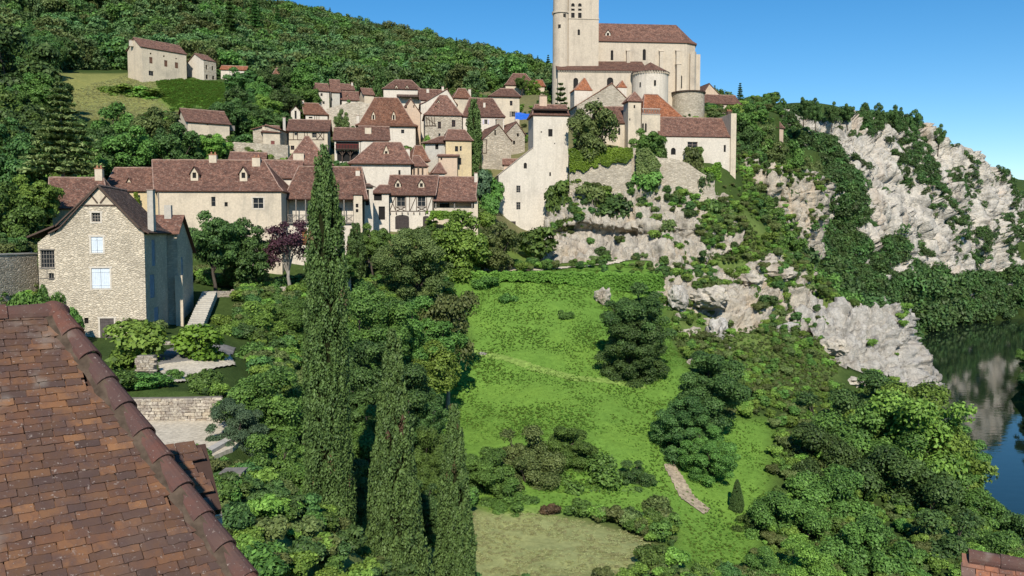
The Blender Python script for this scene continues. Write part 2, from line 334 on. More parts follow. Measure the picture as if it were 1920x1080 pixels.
def paint(poly, c):
    zc[in_poly(X, Y, poly), :3] = c
paint(Z_TOWN, (.16, .155, .075)); paint(Z_TERR, (.14, .20, .045))
paint(Z_MEADOW, (.140, .258, .044)); paint(Z_LAWN, (.320, .340, .145)); paint(Z_LAWN2, (.200, .240, .080))  # second lawn painted darker green, cast shade put into its colour
Z_SLOPE = zone([(1245, 525), (1500, 492), (1560, 580), (1700, 722), (1480, 765), (1400, 725), (1310, 695), (1262, 640)]); paint(Z_SLOPE, (.125, .175, .048))
paint(Z_DRY, (.230, .235, .080)); paint(Z_GREEN, (.110, .215, .030))
for _ in range(2):
    for k in range(3):
        a = zc[..., k]; b = a.copy(); b[1:-1, 1:-1] = (a[1:-1, 1:-1] * 2 + a[:-2, 1:-1] + a[2:, 1:-1] + a[1:-1, :-2] + a[1:-1, 2:]) / 6; zc[..., k] = b
ca = me.color_attributes.new('cover', 'FLOAT_COLOR', 'POINT'); ca.data.foreach_set('color', zc.ravel())
gm, t, b = new_mat('ground_cover', .95, .05); v = coords(t)
a = N(t, 'ShaderNodeAttribute', attribute_name='cover')
n1 = nz(t, v, .12, 6, .7); n2 = nz(t, v, 1.6, 5, .7); n3 = nz(t, v, 7.0, 3, .6)
c = mix(t, 1.0, a.outputs['Color'], ramp(t, n1, [(.3, (.80, .84, .80)), (.5, (1, 1, 1)), (.72, (1.16, 1.10, 1.02))]), 'MULTIPLY')
c = mix(t, 1.0, c, ramp(t, n2, [(.3, (.74, .76, .72)), (.7, (1.22, 1.20, 1.18))]), 'MULTIPLY')
t.links.new(c, b.inputs['Base Color']); bump(t, b, n3, .12, .8); me.materials.append(gm)
g = link('ground', me); props(g, 'sloping green ground of the hillside', kind='structure')
# ------------------------------------------------------------------ river
wm, t, b = new_mat('river_water', .04, .5); b.inputs['Base Color'].default_value = (.010, .020, .012, 1); b.inputs['IOR'].default_value = 1.33
v = coords(t, scale=(1, 1.6, 1)); wv = nz(t, v, .35, 3, .5); bump(t, b, wv, .035, .35)
wp = []
for y in (-200, 0, 60, 100, 150, 200, 250, 300, 340, 400, 470, 600): wp.append((y, np.interp(y, LB[:, 0], LB[:, 1]) - 14, np.interp(y, RB[:, 0], RB[:, 1]) + 14))
mb = MB()
for (y0, a0, b0), (y1, a1, b1) in zip(wp[:-1], wp[1:]): mb.poly([(a0, y0, WATER), (b0, y0, WATER), (b1, y1, WATER), (a1, y1, WATER)])
props(mb.build('river', wm), 'dark calm river below the cliffs', kind='structure')
# ------------------------------------------------------------------ building kit
TILE = tiles('roof_tiles', (.255, .128, .090), (.165, .090, .070), (.330, .175, .118))
TILE_O = tiles('orange_roof_tiles', (.400, .150, .070), (.300, .110, .055), (.480, .195, .095))
TILE_W = tiles('weathered_orange_tiles', (.330, .155, .092), (.220, .105, .070), (.400, .195, .115))
TILE_D = tiles('dark_roof_tiles', (.140, .090, .068), (.085, .060, .050), (.190, .120, .088))
CREAM = plaster('cream_plaster', (.60, .51, .385), amount=.5)
WHITE = plaster('white_plaster', (.635, .57, .475), (.36, .32, .265), amount=.42)
OCHRE = plaster('ochre_plaster', (.62, .49, .29))
PINK = plaster('pinkish_plaster', (.58, .44, .32))
GREYP = plaster('grey_plaster', (.48, .45, .39))
STONE = rubble('pale_rubble', (.55, .48, .375), (.39, .335, .255), .9, .3)
STONE_F = rubble('coursed_stone', (.66, .57, .435), (.555, .475, .355), 1.15, .26)
CHURCH = plaster('church_stone', (.555, .475, .37), (.32, .27, .215), .5)
TIMBER = plain('old_timber', (.085, .060, .045))
TIMBER_G = plain('grey_timber', (.20, .18, .155))
DARK = plain('dark_interior', (.010, .009, .008), .6)
FRAME = plain('pale_frame', (.34, .30, .25))
SHUT_W = plain('white_shutter', (.62, .68, .74), var=.06)
SHUT_B = plain('brown_shutter', (.14, .075, .05))
SHUT_G = plain('blue_grey_shutter', (.20, .27, .36))
DOOR = plain('dark_door', (.055, .045, .042))
CAPM = plain('ridge_mortar', (.33, .22, .17), var=.4, scale=2)
POT = plain('chimney_pot', (.35, .17, .10))
gmat, t, b = new_mat('window_glass', .3, .15); b.inputs['Base Color'].default_value = (.016, .019, .022, 1); GLASS = gmat
SUNK = 3.0; FOOT = []
def clip_poly(poly, a, b):
    """keep the part of a 2D polygon left of the line a->b"""
    out = []; n = len(poly)
    def side(p): return (b[0] - a[0]) * (p[1] - a[1]) - (b[1] - a[1]) * (p[0] - a[0])
    for i in range(n):
        p, q = poly[i], poly[(i + 1) % n]; sp, sq = side(p), side(q)
        if sp >= 0: out.append(p)
        if (sp > 0 > sq) or (sp < 0 < sq):
            k = sp / (sp - sq); out.append((p[0] + (q[0] - p[0]) * k, p[1] + (q[1] - p[1]) * k))
    return out
def panel(mb, o, u, nrm, outline, holes=(), rec=.22):
    """wall sheet: outline is a convex polygon (counter-clockwise) in (u, z) metres, holes = (u0, z0, u1, z1, arch)"""
    o, u, nrm = Vector(o), Vector(u), Vector(nrm)
    us = sorted({p[0] for p in outline} | {h[0] for h in holes} | {h[2] for h in holes})
    zs = sorted({p[1] for p in outline} | {h[1] for h in holes} | {h[3] for h in holes})
    P = lambda a, z, d=0: o + u * a + Vector((0, 0, z)) - nrm * d
    for i in range(len(us) - 1):
        for j in range(len(zs) - 1):
            c = ((us[i] + us[i + 1]) / 2, (zs[j] + zs[j + 1]) / 2)
            if any(h[0] < c[0] < h[2] and h[1] < c[1] < h[3] for h in holes): continue
            cell = [(us[i], zs[j]), (us[i + 1], zs[j]), (us[i + 1], zs[j + 1]), (us[i], zs[j + 1])]
            for k in range(len(outline)):
                cell = clip_poly(cell, outline[k], outline[(k + 1) % len(outline)])
                if len(cell) < 3: break
            if len(cell) >= 3:
                ar = abs(sum(cell[k][0] * cell[(k + 1) % len(cell)][1] - cell[(k + 1) % len(cell)][0] * cell[k][1] for k in range(len(cell)))) / 2
                if ar > 1e-5: mb.poly([P(*q) for q in cell])
    for h in holes:
        a0, z0, a1, z1, arch = h
        if arch:
            r = (a1 - a0) / 2; cx = (a0 + a1) / 2; rise = r * (1 if arch is True else arch); n = 8; zb = z1 - rise
            arc = [(cx - r * math.cos(math.pi * k / n), zb + rise * math.sin(math.pi * k / n)) for k in range(n + 1)]
            for k in range(n):
                p, q = arc[k], arc[k + 1]
                mb.poly([P(*p), P(*q), P(q[0], z1), P(p[0], z1)])
                mb.poly([P(*q), P(*p), P(*p, rec), P(*q, rec)])
            side = [((a0, zb), (a0, z0)), ((a0, z0), (a1, z0)), ((a1, z0), (a1, zb))]
        else:
            side = [((a0, z1), (a0, z0)), ((a0, z0), (a1, z0)), ((a1, z0), (a1, z1)), ((a1, z1), (a0, z1))]
        for p, q in side: mb.poly([P(*p), P(*q), P(*q, rec), P(*p, rec)])
class House:
    """one building in its own frame: u along the front, v away from the viewer"""
    def __init__(s, name, label, cat, L, Rr, yb, ye, dep, group=None):
        a = at(L[0], ye, L[1]); c = at(Rr[0], ye, Rr[1]); s.o = Vector((a.x, a.y, 0)); d = Vector((c.x - a.x, c.y - a.y, 0))
        s.w = d.length; s.u = d.normalized(); s.v = Vector((-s.u.y, s.u.x, 0)); s.dep = dep
        s.ze = (a.z + c.z) / 2; s.zb = at(L[0], yb, L[1]).z
        s.base = Vector((a.x, a.y, s.zb)); s.root = empty(name, s.base, label, cat, group)
        s.M = s.root; FOOT.append((s.o + s.u * s.w / 2 + s.v * dep / 2, max(s.w, dep) * .62 + 1.5))
    def P(s, a, v, z): return s.o + s.u * a + s.v * v + Vector((0, 0, z))
    def px(s, x, y, v=0.0):
        """pixel on the vertical plane at depth v -> (u, z)"""
        d = ray(x, y); n = s.v; k = (s.o + s.v * v).dot(n) / d.dot(n); p = d * k
        return (p - s.o).dot(s.u), p.z
    def put(s, mb, name, mat, parent=None, smooth=False, uv=False):
        par = parent or s.root
        o = mb.build(name, mat, None, None, smooth, uv); o.parent = par
        o.matrix_parent_inverse = Matrix.Translation(-s.base) if par is s.root else Matrix.Identity(4); return o
    # -------- roofs: rings of rectangles (x0, x1, v0, v1, z) from eave to ridge
    def roof(s, rings, mat=None, cap=True, thick=.14, name='roof', jit=.05):
        mb = MB(); mat = mat or TILE
        def jn(p):
            n = mnoise.noise(Vector(p) * .45) * jit; return Vector(p) + Vector((0, 0, n))
        cum = {0: 0, 1: 0, 2: 0, 3: 0}
        for (A, B) in zip(rings[:-1], rings[1:]):
            ca = [(A[0], A[2]), (A[1], A[2]), (A[1], A[3]), (A[0], A[3])]; cb = [(B[0], B[2]), (B[1], B[2]), (B[1], B[3]), (B[0], B[3])]
            for k in range(4):
                p0, p1 = ca[k], ca[(k + 1) % 4]; q0, q1 = cb[k], cb[(k + 1) % 4]
                a0, a1, b0, b1 = s.P(*p0, A[4]), s.P(*p1, A[4]), s.P(*q0, B[4]), s.P(*q1, B[4])
                Lb = (a1 - a0).length; mid = ((b0 + b1) / 2 - (a0 + a1) / 2); H = mid.length
                if abs(A[(2, 1, 3, 0)[k]] - B[(2, 1, 3, 0)[k]]) < .02:          # gable end: only a verge edge
                    for (e0, e1) in ((a0, b0), (a1, b1)):
                        n = max(1, int((e1 - e0).length / 1.2))
                        for i in range(n):
                            c0_, c1_ = jn(e0.lerp(e1, i / n)), jn(e0.lerp(e1, (i + 1) / n)); mb.poly([c0_ - Vector((0, 0, thick)), c1_ - Vector((0, 0, thick)), c1_, c0_], [(0, .02)] * 4)
                    continue
                fl = k in (1, 3); ax = s.v if fl else s.u
                nu, nv = max(1, int(Lb / 1.2)), max(1, int(H / 1.2)); G = []
                for j in range(nv + 1):
                    tj = j / nv; row = []
                    for i in range(nu + 1):
                        ti = i / nu; p = (a0.lerp(a1, ti)).lerp(b0.lerp(b1, ti), tj); row.append((jn(p), ((p - s.o).dot(ax) + k * 37.3, cum[k] + H * tj)))
                    G.append(row)
                for j in range(nv):
                    for i in range(nu):
                        q = [G[j][i], G[j][i + 1], G[j + 1][i + 1], G[j + 1][i]]
                        if (q[2][0] - q[3][0]).length < 1e-4: q = q[:3]
                        elif (q[0][0] - q[1][0]).length < 1e-4: q = [q[0], q[2], q[3]]
                        mb.poly([x[0] for x in q], [x[1] for x in q])
                cum[k] += H
        A = rings[0]; z = A[4]; ca = [(A[0], A[2]), (A[1], A[2]), (A[1], A[3]), (A[0], A[3])]; ins = .12
        T = rings[-1]; gb = [ (.42 if abs(T[k] - A[k]) < .02 else ins) for k in range(4)]
        cb = [(A[0] + gb[0], A[2] + gb[2]), (A[1] - gb[1], A[2] + gb[2]), (A[1] - gb[1], A[3] - gb[3]), (A[0] + gb[0], A[3] - gb[3])]
        for k in range(4):
            if gb[(2, 1, 3, 0)[k]] > .4: continue
            p0, p1 = s.P(*ca[k], z), s.P(*ca[(k + 1) % 4], z); q0, q1 = s.P(*cb[k], z - thick), s.P(*cb[(k + 1) % 4], z - thick)
            n = max(1, int((p1 - p0).length / 1.2))
            for i in range(n):
                t0, t1 = i / n, (i + 1) / n
                mb.poly([q0.lerp(q1, t0), q0.lerp(q1, t1), jn(p0.lerp(p1, t1)), jn(p0.lerp(p1, t0))], [(0, .05)] * 4)
        mb.poly([s.P(*c, z - thick) for c in reversed(cb)], [(0, .05)] * 4)
        ro = s.put(mb, name, mat, uv=True)
        if cap:
            T = rings[-1]; c = MB()
            def run(p, q, r=.10):
                n = max(2, int((q - p).length / .8)); c.tube([jn(p.lerp(q, i / n)) + Vector((0, 0, .02 + .02 * (i % 2))) for i in range(n + 1)], r, 5)
            if T[1] - T[0] >= T[3] - T[2]: r0, r1 = s.P(T[0], (T[2] + T[3]) / 2, T[4]), s.P(T[1], (T[2] + T[3]) / 2, T[4])
            else: r0, r1 = s.P((T[0] + T[1]) / 2, T[2], T[4]), s.P((T[0] + T[1]) / 2, T[3], T[4])
            if (r1 - r0).length > .3: run(r0, r1)
            for kx in (0, 1):
                for kv in (2, 3):
                    pts = [s.P(g[kx], g[kv], g[4]) for g in rings]
                    if abs(rings[0][kx] - rings[-1][kx]) > .3 and abs(rings[0][kv] - rings[-1][kv]) > .3:
                        for p, q in zip(pts[:-1], pts[1:]): run(p, q, .08)
            if c.v: s.put(c, 'ridge_tiles', CAPM, ro)
        return ro
    def std(s, kind, yr, rl=None, rr=None, wall=None, roofm=None, ov=.35, flare=.16, holes=(), sides=None, rv=None, sink=SUNK, cap=True, rholes=(), lholes=()):
        """walls + roof. kind 'x': ridge along the front, 'y': gable to the front; rl, rr: ridge end pixels (None = gable end)"""
        wall = wall or CREAM; W, Dp, ze = s.w, s.dep, s.ze; z0 = s.zb - sink
        if kind == 'x':
            rv = Dp / 2 if rv is None else rv
            zr = s.px(rl if rl is not None else 960, yr, rv)[1] if rl is not None else s.px((960 + 1600 * s.P(W / 2, rv, 0).x / s.P(W / 2, rv, 0).y), yr, rv)[1]
            a0 = -ov if rl is None else s.px(rl, yr, rv)[0]; a1 = W + ov if rr is None else s.px(rr, yr, rv)[0]
            e = (-ov, W + ov, -ov, Dp + ov, ze)
            f = .22; hz = ze + (zr - ze) * flare
            mid = (e[0] + (a0 - e[0]) * f, e[1] + (a1 - e[1]) * f, e[2] + (rv - e[2]) * f, e[3] + (rv - e[3]) * f, hz)
            s.roof([e, mid, (a0, a1, rv, rv, zr)], roofm, cap)
            gl, gr = rl is None, rr is None
            top = lambda: [(0, ze + .02), (0, z0)]
            prof = [(0, z0), (Dp, z0), (Dp, ze - .05), (rv, zr - .12), (0, ze - .05)]
            flat = [(0, z0), (Dp, z0), (Dp, ze - .05), (0, ze - .05)]
            front = [(0, z0), (W, z0), (W, ze - .05), (0, ze - .05)]
            s.side_out = {'l': prof if gl else flat, 'r': prof if gr else flat, 'f': front, 'b': front}
        elif kind == 'y':
            ru = W / 2 if rv is None else rv; zr = s.px(rl if rl is not None else 960, yr, 0)[1]
            if rl is not None: ru = s.px(rl, yr, 0)[0]
            e = (-ov, W + ov, -ov * .6, Dp + ov * .6, ze); f = .22; hz = ze + (zr - ze) * flare
            mid = (e[0] + (ru - e[0]) * f, e[1] + (ru - e[1]) * f, e[2], e[3], hz)
            s.roof([e, mid, (ru, ru, e[2], e[3], zr)], roofm, cap)
            flat = [(0, z0), (Dp, z0), (Dp, ze - .05), (0, ze - .05)]
            g = [(0, z0), (W, z0), (W, ze - .05), (ru, zr - .12), (0, ze - .05)]
            gb = [(0, z0), (W, z0), (W, ze - .05), (W - ru, zr - .12), (0, ze - .05)]
            s.side_out = {'f': g, 'b': gb, 'l': flat, 'r': flat}
        else:
            flat = [(0, z0), (Dp, z0), (Dp, ze), (0, ze)]; front = [(0, z0), (W, z0), (W, ze), (0, ze)]
            s.side_out = {'f': front, 'b': front, 'l': flat, 'r': flat}; zr = ze
        s.zr = zr; s.wallmat = wall
        mb = MB()
        panel(mb, s.P(0, 0, 0), s.u, -s.v, s.side_out['f'], holes)
        panel(mb, s.P(W, 0, 0), s.v, s.u, s.side_out['r'], rholes)
        panel(mb, s.P(W, Dp, 0), -s.u, s.v, s.side_out['b'], ())
        lo = [(Dp - a, z) for a, z in reversed(s.side_out['l'])]
        panel(mb, s.P(0, Dp, 0), -s.v, -s.u, lo, lholes)
        if sides is not None:
            f = MB(); panel(f, s.P(0, 0, 0), s.u, -s.v, s.side_out['f'], holes)
            s.put(f, 'wall', wall)
            mb2 = MB(); panel(mb2, s.P(W, 0, 0), s.v, s.u, s.side_out['r'], rholes); panel(mb2, s.P(W, Dp, 0), -s.u, s.v, s.side_out['b'], ()); panel(mb2, s.P(0, Dp, 0), -s.v, -s.u, lo, lholes)
            s.put(mb2, 'wall', sides)
        else: s.put(mb, 'wall', wall)
        return s
    # -------- openings
    def rect(s, x0, y0, x1, y1, v=0.0, arch=False):
        xm, ym = (x0 + x1) / 2, (y0 + y1) / 2
        a0, a1 = s.px(x0, ym, v)[0], s.px(x1, ym, v)[0]; zz0, zz1 = s.px(xm, y1, v)[1], s.px(xm, y0, v)[1]
        return (a0, zz0, a1, zz1, arch)
    def fill(s, h, kind='win', nx=2, ny=3, mat=None, frame=None, o=None, u=None, n=None, sill=False):
        """the part that closes an opening h = (u0, z0, u1, z1, arch)"""
        o = o if o is not None else s.P(0, 0, 0); u = u or s.u; n = n or -s.v; a0, z0, a1, z1, arch = h; up = Vector((0, 0, 1))
        P = lambda a, z, d: o + u * a + up * z - n * d
        if kind in ('win', 'dark'):
            pn = MB(); pn.poly([P(a0, z0, .20), P(a1, z0, .20), P(a1, z1, .20), P(a0, z1, .20)])
            if kind == 'dark':
                return s.put(pn, 'window', DARK)
            fr = MB(); t = min(.06, (a1 - a0) * .07); d0 = .13
            for (p, q, r_, s_) in ((a0, z0, a0 + t, z1), (a1 - t, z0, a1, z1), (a0 + t, z0, a1 - t, z0 + t), (a0 + t, z1 - t, a1 - t, z1)):
                fr.box(P(p, q, d0 + .05), u * (r_ - p), n * .05, up * (s_ - q))
            m = t * .7
            for i in range(1, nx):
                x = a0 + (a1 - a0) * i / nx; fr.box(P(x - m / 2, z0 + t, d0 + .045), u * m, n * .035, up * (z1 - z0 - 2 * t))
            for j in range(1, ny):
                z = z0 + (z1 - z0) * j / ny; fr.box(P(a0 + t, z - m / 2, d0 + .043), u * (a1 - a0 - 2 * t), n * .03, up * m)
            w_ = s.put(fr, 'window', frame or FRAME); s.put(pn, 'pane', GLASS, w_)
            if sill:
                sl = MB(); sl.box(P(a0 - .1, z0 - .12, .1), u * (a1 - a0 + .2), n * .16, up * .117); s.put(sl, 'sill', GREYP, w_)
            return w_
        if kind in ('shut', 'door'):
            k = 2 if kind == 'shut' else 1; root = None; wd = (a1 - a0) / k
            for i in range(k):
                d = MB(); x = a0 + i * wd; npl = max(2, int(wd / .16))
                for j in range(npl):
                    d.box(P(x + .012 + (wd - .024) * j / npl, z0 + .02, .10), u * ((wd - .024) / npl - .008), n * (.045 + .006 * (j % 2)), up * (z1 - z0 - .04))
                for zz in (.15, .8): d.box(P(x + .03, z0 + (z1 - z0) * zz, .05), u * (wd - .06), n * .025, up * .10)
                s.put(d, 'shutter' if kind == 'shut' else 'door', mat or (SHUT_W if kind == 'shut' else DOOR))
            bk = MB(); bk.poly([P(a0, z0, .19), P(a1, z0, .19), P(a1, z1, .19), P(a0, z1, .19)]); s.put(bk, 'door_recess' if kind == 'door' else 'window_recess', DARK)
    def leaves(s, h, mat, both=True, v=0.0):
        """open shutters folded against the wall beside an opening"""
        a0, z0, a1, z1, _ = h; wd = (a1 - a0) * .48
        for x in ((a0 - wd - .03, a1 + .03) if both else (a1 + .03,)):
            d = MB(); n = 3
            for j in range(n): d.box(s.P(x + wd * j / n, v - .06, z0), s.u * (wd / n - .01), s.v * .045, Vector((0, 0, z1 - z0)))
            s.put(d, 'shutter', mat)
    def surround(s, h, t=.16, mat=None):
        a0, z0, a1, z1, _ = h; d = MB()
        for (p, q, r_, s_) in ((a0 - t, z0, a0 - .004, z1), (a1 + .004, z0, a1 + t, z1), (a0 - t - .08, z1 + .004, a1 + t + .08, z1 + t * 1.1), (a0 - t, z0 - t * .8, a1 + t, z0 - .004)):
            d.box(s.P(p, -.035, q), s.u * (r_ - p), s.v * .033, Vector((0, 0, s_ - q)))
        s.put(d, 'window_surround', mat or WHITE)
    def wins(s, specs, v=0.0):
        """specs: (x0, y0, x1, y1, kind, options)"""
        hs = [s.rect(*q[:4], v, (q[5].get('arch', False) if len(q) > 5 else False)) for q in specs]
        return hs
    def close(s, specs, hs):
        for q, h in zip(specs, hs):
            k = q[4]; op = dict(q[5]) if len(q) > 5 else {}
            op.pop('arch', None); lv = op.pop('leaves', None); su = op.pop('surround', None)
            s.fill(h, k, **op)
            if lv: s.leaves(h, lv)
            if su: s.surround(h, mat=None if su is True else su)
    # -------- additions
    def beam(s, x0, y0, x1, y1, w=.16, v=0.0, mat=None, proud=.05, name='beam'):
        a, z = s.px(x0, y0, v); c, z2 = s.px(x1, y1, v); p, q = s.P(a, v - proud, z), s.P(c, v - proud, z2); d = (q - p); L = d.length; d.normalize()
        side = d.cross(s.v).normalized(); mb = MB(); mb.box(p - side * (w / 2) + s.v * 0, d * L, side * w, s.v * (proud + .02))
        s.put(mb, name, mat or TIMBER)
    def chimney(s, x, yt, yb, wpx, v, mat=None, pots=2, depth=None):
        a, zt = s.px(x, yt, v); zb = s.px(x, yb, v)[1]; wd = max(.35, abs(s.px(x + wpx / 2, yt, v)[0] - s.px(x - wpx / 2, yt, v)[0])); dp = depth or min(wd, .75)
        mb = MB(); mb.box(s.P(a - wd / 2, v - dp / 2, zb - .5), s.u * wd, s.v * dp, Vector((0, 0, zt - zb + .5)))
        c = s.put(mb, 'chimney', mat or CREAM)
        cp = MB(); cp.box(s.P(a - wd / 2 - .06, v - dp / 2 - .06, zt + .003), s.u * (wd + .12), s.v * (dp + .12), Vector((0, 0, .1)))
        for i in range(pots):
            x_ = a - wd / 2 + wd * (i + .5) / pots; r = min(.13, wd / pots * .35); cp.tube([s.P(x_, v, zt + .1), s.P(x_, v, zt + .45)], [r, r * .8], 7)
        s.put(cp, 'chimney_cap', POT if pots else CAPM, c)
    def dormer(s, x, yt, ym, yb, wpx, v, mat=None, back=1.6, roofm=None, op=.5, lucarne=True):
        """little gabled roof window, front at depth v: yt apex, ym eave, yb sill"""
        a, zt = s.px(x, yt, v); zm = s.px(x, ym, v)[1]; zb = s.px(x, yb, v)[1]; hw = abs(s.px(x + wpx / 2, yb, v)[0] - a); ov = hw * .28 + .05
        mb = MB(); hb = hw * op; zo0, zo1 = zb + (zm - zb) * .18, zm + (zt - zm) * .05
        out = [(a - hw, zb - .35), (a + hw, zb - .35), (a + hw, zm), (a, zt - .06), (a - hw, zm)]
        h = (a - hb, zo0, a + hb, zo1, False)
        panel(mb, s.P(0, v, 0), s.u, -s.v, out, [h], .15)
        for sg in (-1, 1): mb.poly([s.P(a + sg * hw, v, zb - .35), s.P(a + sg * hw, v + back, zb - .35), s.P(a + sg * hw, v + back, zm), s.P(a + sg * hw, v, zm)])
        d = s.put(mb, 'dormer', mat or CREAM)
        rf = MB()
        for sg in (-1, 1):
            e0, e1 = s.P(a + sg * (hw + ov), v - .22, zm - ov * (zt - zm) / hw), s.P(a + sg * (hw + ov), v + back, zm - ov * (zt - zm) / hw); r0, r1 = s.P(a, v - .25, zt + .04), s.P(a, v + back, zt + .04)
            up = Vector((0, 0, .09)); L = (r0 - e0).length
            rf.poly([e0 + up, e1 + up, r1 + up, r0 + up] if sg < 0 else [e1 + up, e0 + up, r0 + up, r1 + up], [(0, 0), (back, 0), (back, L), (0, L)])
            rf.poly([e0, e0 + up, r0 + up, r0], [(0, 0)] * 4); rf.poly([e0, e1, e1 + up, e0 + up], [(0, 0)] * 4); rf.poly([e0, r0, r1, e1], [(0, 0)] * 4)
        s.put(rf, 'dormer_roof', roofm or TILE, d, uv=True)
        dk = MB(); dk.poly([s.P(h[0], v + .13, h[1]), s.P(h[2], v + .13, h[1]), s.P(h[2], v + .13, h[3]), s.P(h[0], v + .13, h[3])]); s.put(dk, 'dormer_window', DARK, d)
def simple(name, label, L, Rr, yb, ye, yr, dep, kind='x', rl=None, rr=None, wall=None, roofm=None, win=(), chim=(), dorm=(), cat='house', **kw):
    h = House(name, label, cat, L, Rr, yb, ye, dep); hs = h.wins(win)
    h.std(kind, yr, rl, rr, wall, roofm, holes=hs, **kw); h.close(win, hs)
    for c in chim: h.chimney(*c)
    for d in dorm: h.dormer(*d[:6], **(d[6] if len(d) > 6 else {}))
    return h
# ------------------------------------------------------------------ houses of the village, near to far
UP = Vector((0, 0, 1))
# --- the tall gabled stone house by the lane
h = House('stone_house', 'tall stone gable house with white shutters beside the stone steps', 'house', (103, 80.0), (270, 81.2), 634, 436, 8.6)
W = [(172, 399, 188, 416, 'win', dict(nx=3, ny=3, surround=True)), (171, 444, 193, 474, 'shut', dict(surround=True)), (172, 503, 206, 541, 'shut', dict(surround=True)), (188, 597, 214, 636, 'door', dict(mat=plain('grey_brown_door', (.10, .085, .08)), surround=True)), (158, 596, 166, 607, 'dark')]
rw = House.wins
hs = h.wins(W)
rh = []
for (a0, z0, a1, z1) in ((2.6, -3.1, 3.9, -.5), (1.6, -6.2, 3.4, -3.9), (2.9, -9.2, 4.6, -7.2)): rh.append((a0, z0, a1, z1, False))
h.std('y', 348, 185, wall=STONE_F, roofm=TILE_D, holes=hs, rholes=rh, ov=.5, sides=STONE_F, flare=.12)
h.close(W, hs)
for q in rh: h.fill(q, 'shut', mat=SHUT_G, o=h.P(h.w, 0, 0), u=h.v, n=h.u)
gp = MB(); a, zt = h.px(185, 354); al, zl = h.px(157, 384); ar, _ = h.px(214, 384)
gp.poly([h.P(al, -.02, zl), h.P(ar, -.02, zl), h.P(a, -.02, zt)]); h.put(gp, 'gable_plaster', CREAM)
for q in ((155, 385, 216, 385), (171, 366, 183, 381), (200, 366, 188, 381)): h.beam(*q, w=.14, proud=.07)
for q in ((186, 347, 104, 425), (185, 347, 272, 436)): h.beam(*q, w=.12, proud=.30, name='verge_board')
h.chimney(283, 357, 424, 11, 2.6, GREYP, 0, .9)
# lean-to on the left
lt = [(-1.75, 0), (0, 0)]
a0 = h.px(72, 500)[0]; zA = h.px(58, 443)[1]; zB = h.px(104, 424)[1]; LD = 6.0
m = MB(); z0 = h.zb - 3
zl_ = h.px(72, 455)[1]
hl = [h.rect(76, 469, 102, 502), h.rect(91, 512, 101, 525)]
panel(m, h.P(0, .02, 0), h.u, -h.v, [(a0, z0), (0, z0), (0, zB - .25), (a0, zl_)], hl)
panel(m, h.P(a0, LD, 0), -h.v, -h.u, [(0, z0), (LD, z0), (LD, zl_), (0, zl_)]); h.put(m, 'annex_wall', STONE_F)
h.fill(hl[0], 'win', 5, 4, frame=TIMBER_G); h.fill(hl[1], 'win', 2, 1)
m = MB(); p = [h.P(a0 - .75, -.5, zA), h.P(.1, -.5, zB + .1), h.P(.1, LD, zB + .1), h.P(a0 - .75, LD, zA)]
m.poly(p, [(0, 0), (0, 3), (LD, 3), (LD, 0)]); m.poly([q - UP * .16 for q in reversed(p)], [(0, 0)] * 4)
for i in range(4): m.poly([p[i] - UP * .16, p[(i + 1) % 4] - UP * .16, p[(i + 1) % 4], p[i]], [(0, .02)] * 4)
h.put(m, 'annex_roof', TILE_D, uv=True)
for y in (468, 503): h.beam(74, y, 103, y, w=.10, proud=.04, mat=TIMBER_G)
h.beam(88, 503, 88, 522, w=.06, proud=.03, mat=TIMBER_G); h.beam(75, 522, 103, 522, w=.05, proud=.03, mat=TIMBER_G)
# rear wing on the right, roofed across
wg = MB(); A = h.P(h.w + .9, 9.2, 0); DpW, WW = 7.4, 5.0
ze1, zr1, ze2 = at(340, 433, 90).z, at(345, 404, 92).z, at(364, 470, 98).z
wo, wu, wv = A - h.u * WW, h.u, h.v
def WP(a, v, z): return wo + wu * a + wv * v + UP * z
rwh = [(1.7, -4.2 + h.ze - 1, 2.5, -2.0 + h.ze - .6, False)]
panel(wg, WP(WW, 0, 0), wv, wu, [(0, z0), (DpW, z0), (DpW, ze2), (2.2, zr1), (0, ze1)], rwh)
panel(wg, WP(0, 0, 0), wu, -wv, [(0, z0), (WW, z0), (WW, ze1), (0, ze1)]); panel(wg, WP(WW, DpW, 0), -wu, wv, [(0, z0), (WW, z0), (WW, ze2), (0, ze2)])
h.put(wg, 'wing_wall', STONE_F); h.fill(rwh[0], 'shut', mat=SHUT_G, o=WP(WW, 0, 0), u=wv, n=wu)
m = MB()
for (v0, za, v1, zb_) in ((-.45, ze1 - .2, 2.2, zr1 + .08), (DpW + .4, ze2 - .15, 2.2, zr1 + .08)):
    p = [WP(-.4, v0, za), WP(WW + .35, v0, za), WP(WW + .35, v1, zb_), WP(-.4, v1, zb_)]; L = (p[2] - p[1]).length
    m.poly(p, [(0, 0), (WW, 0), (WW, L), (0, L)]); m.poly([q - UP * .14 for q in reversed(p)], [(0, 0)] * 4)
    for i in range(4): m.poly([p[i] - UP * .14, p[(i + 1) % 4] - UP * .14, p[(i + 1) % 4], p[i]], [(0, .02)] * 4)
h.put(m, 'wing_roof', TILE, uv=True)
m = MB(); m.box(WP(WW - .2, -.45, z0), wu * .75, wv * .5, UP * (at(330, 517, 89.5).z - z0)); h.put(m, 'buttress', CREAM)
m = MB(); m.box(WP(WW - 1.6, 1.6, zr1 - .8), wu * .7, wv * .7, UP * 1.9); h.put(m, 'chimney', GREYP)
# --- low barn roof behind it
simple('barn', 'low barn with broad hipped roof behind the tall stone gable house', (98, 104), (205, 105), 440, 391, 333, 8, rl=92, rr=194, wall=OCHRE, chim=[(186, 317, 334, 14, 4)], cat='barn')
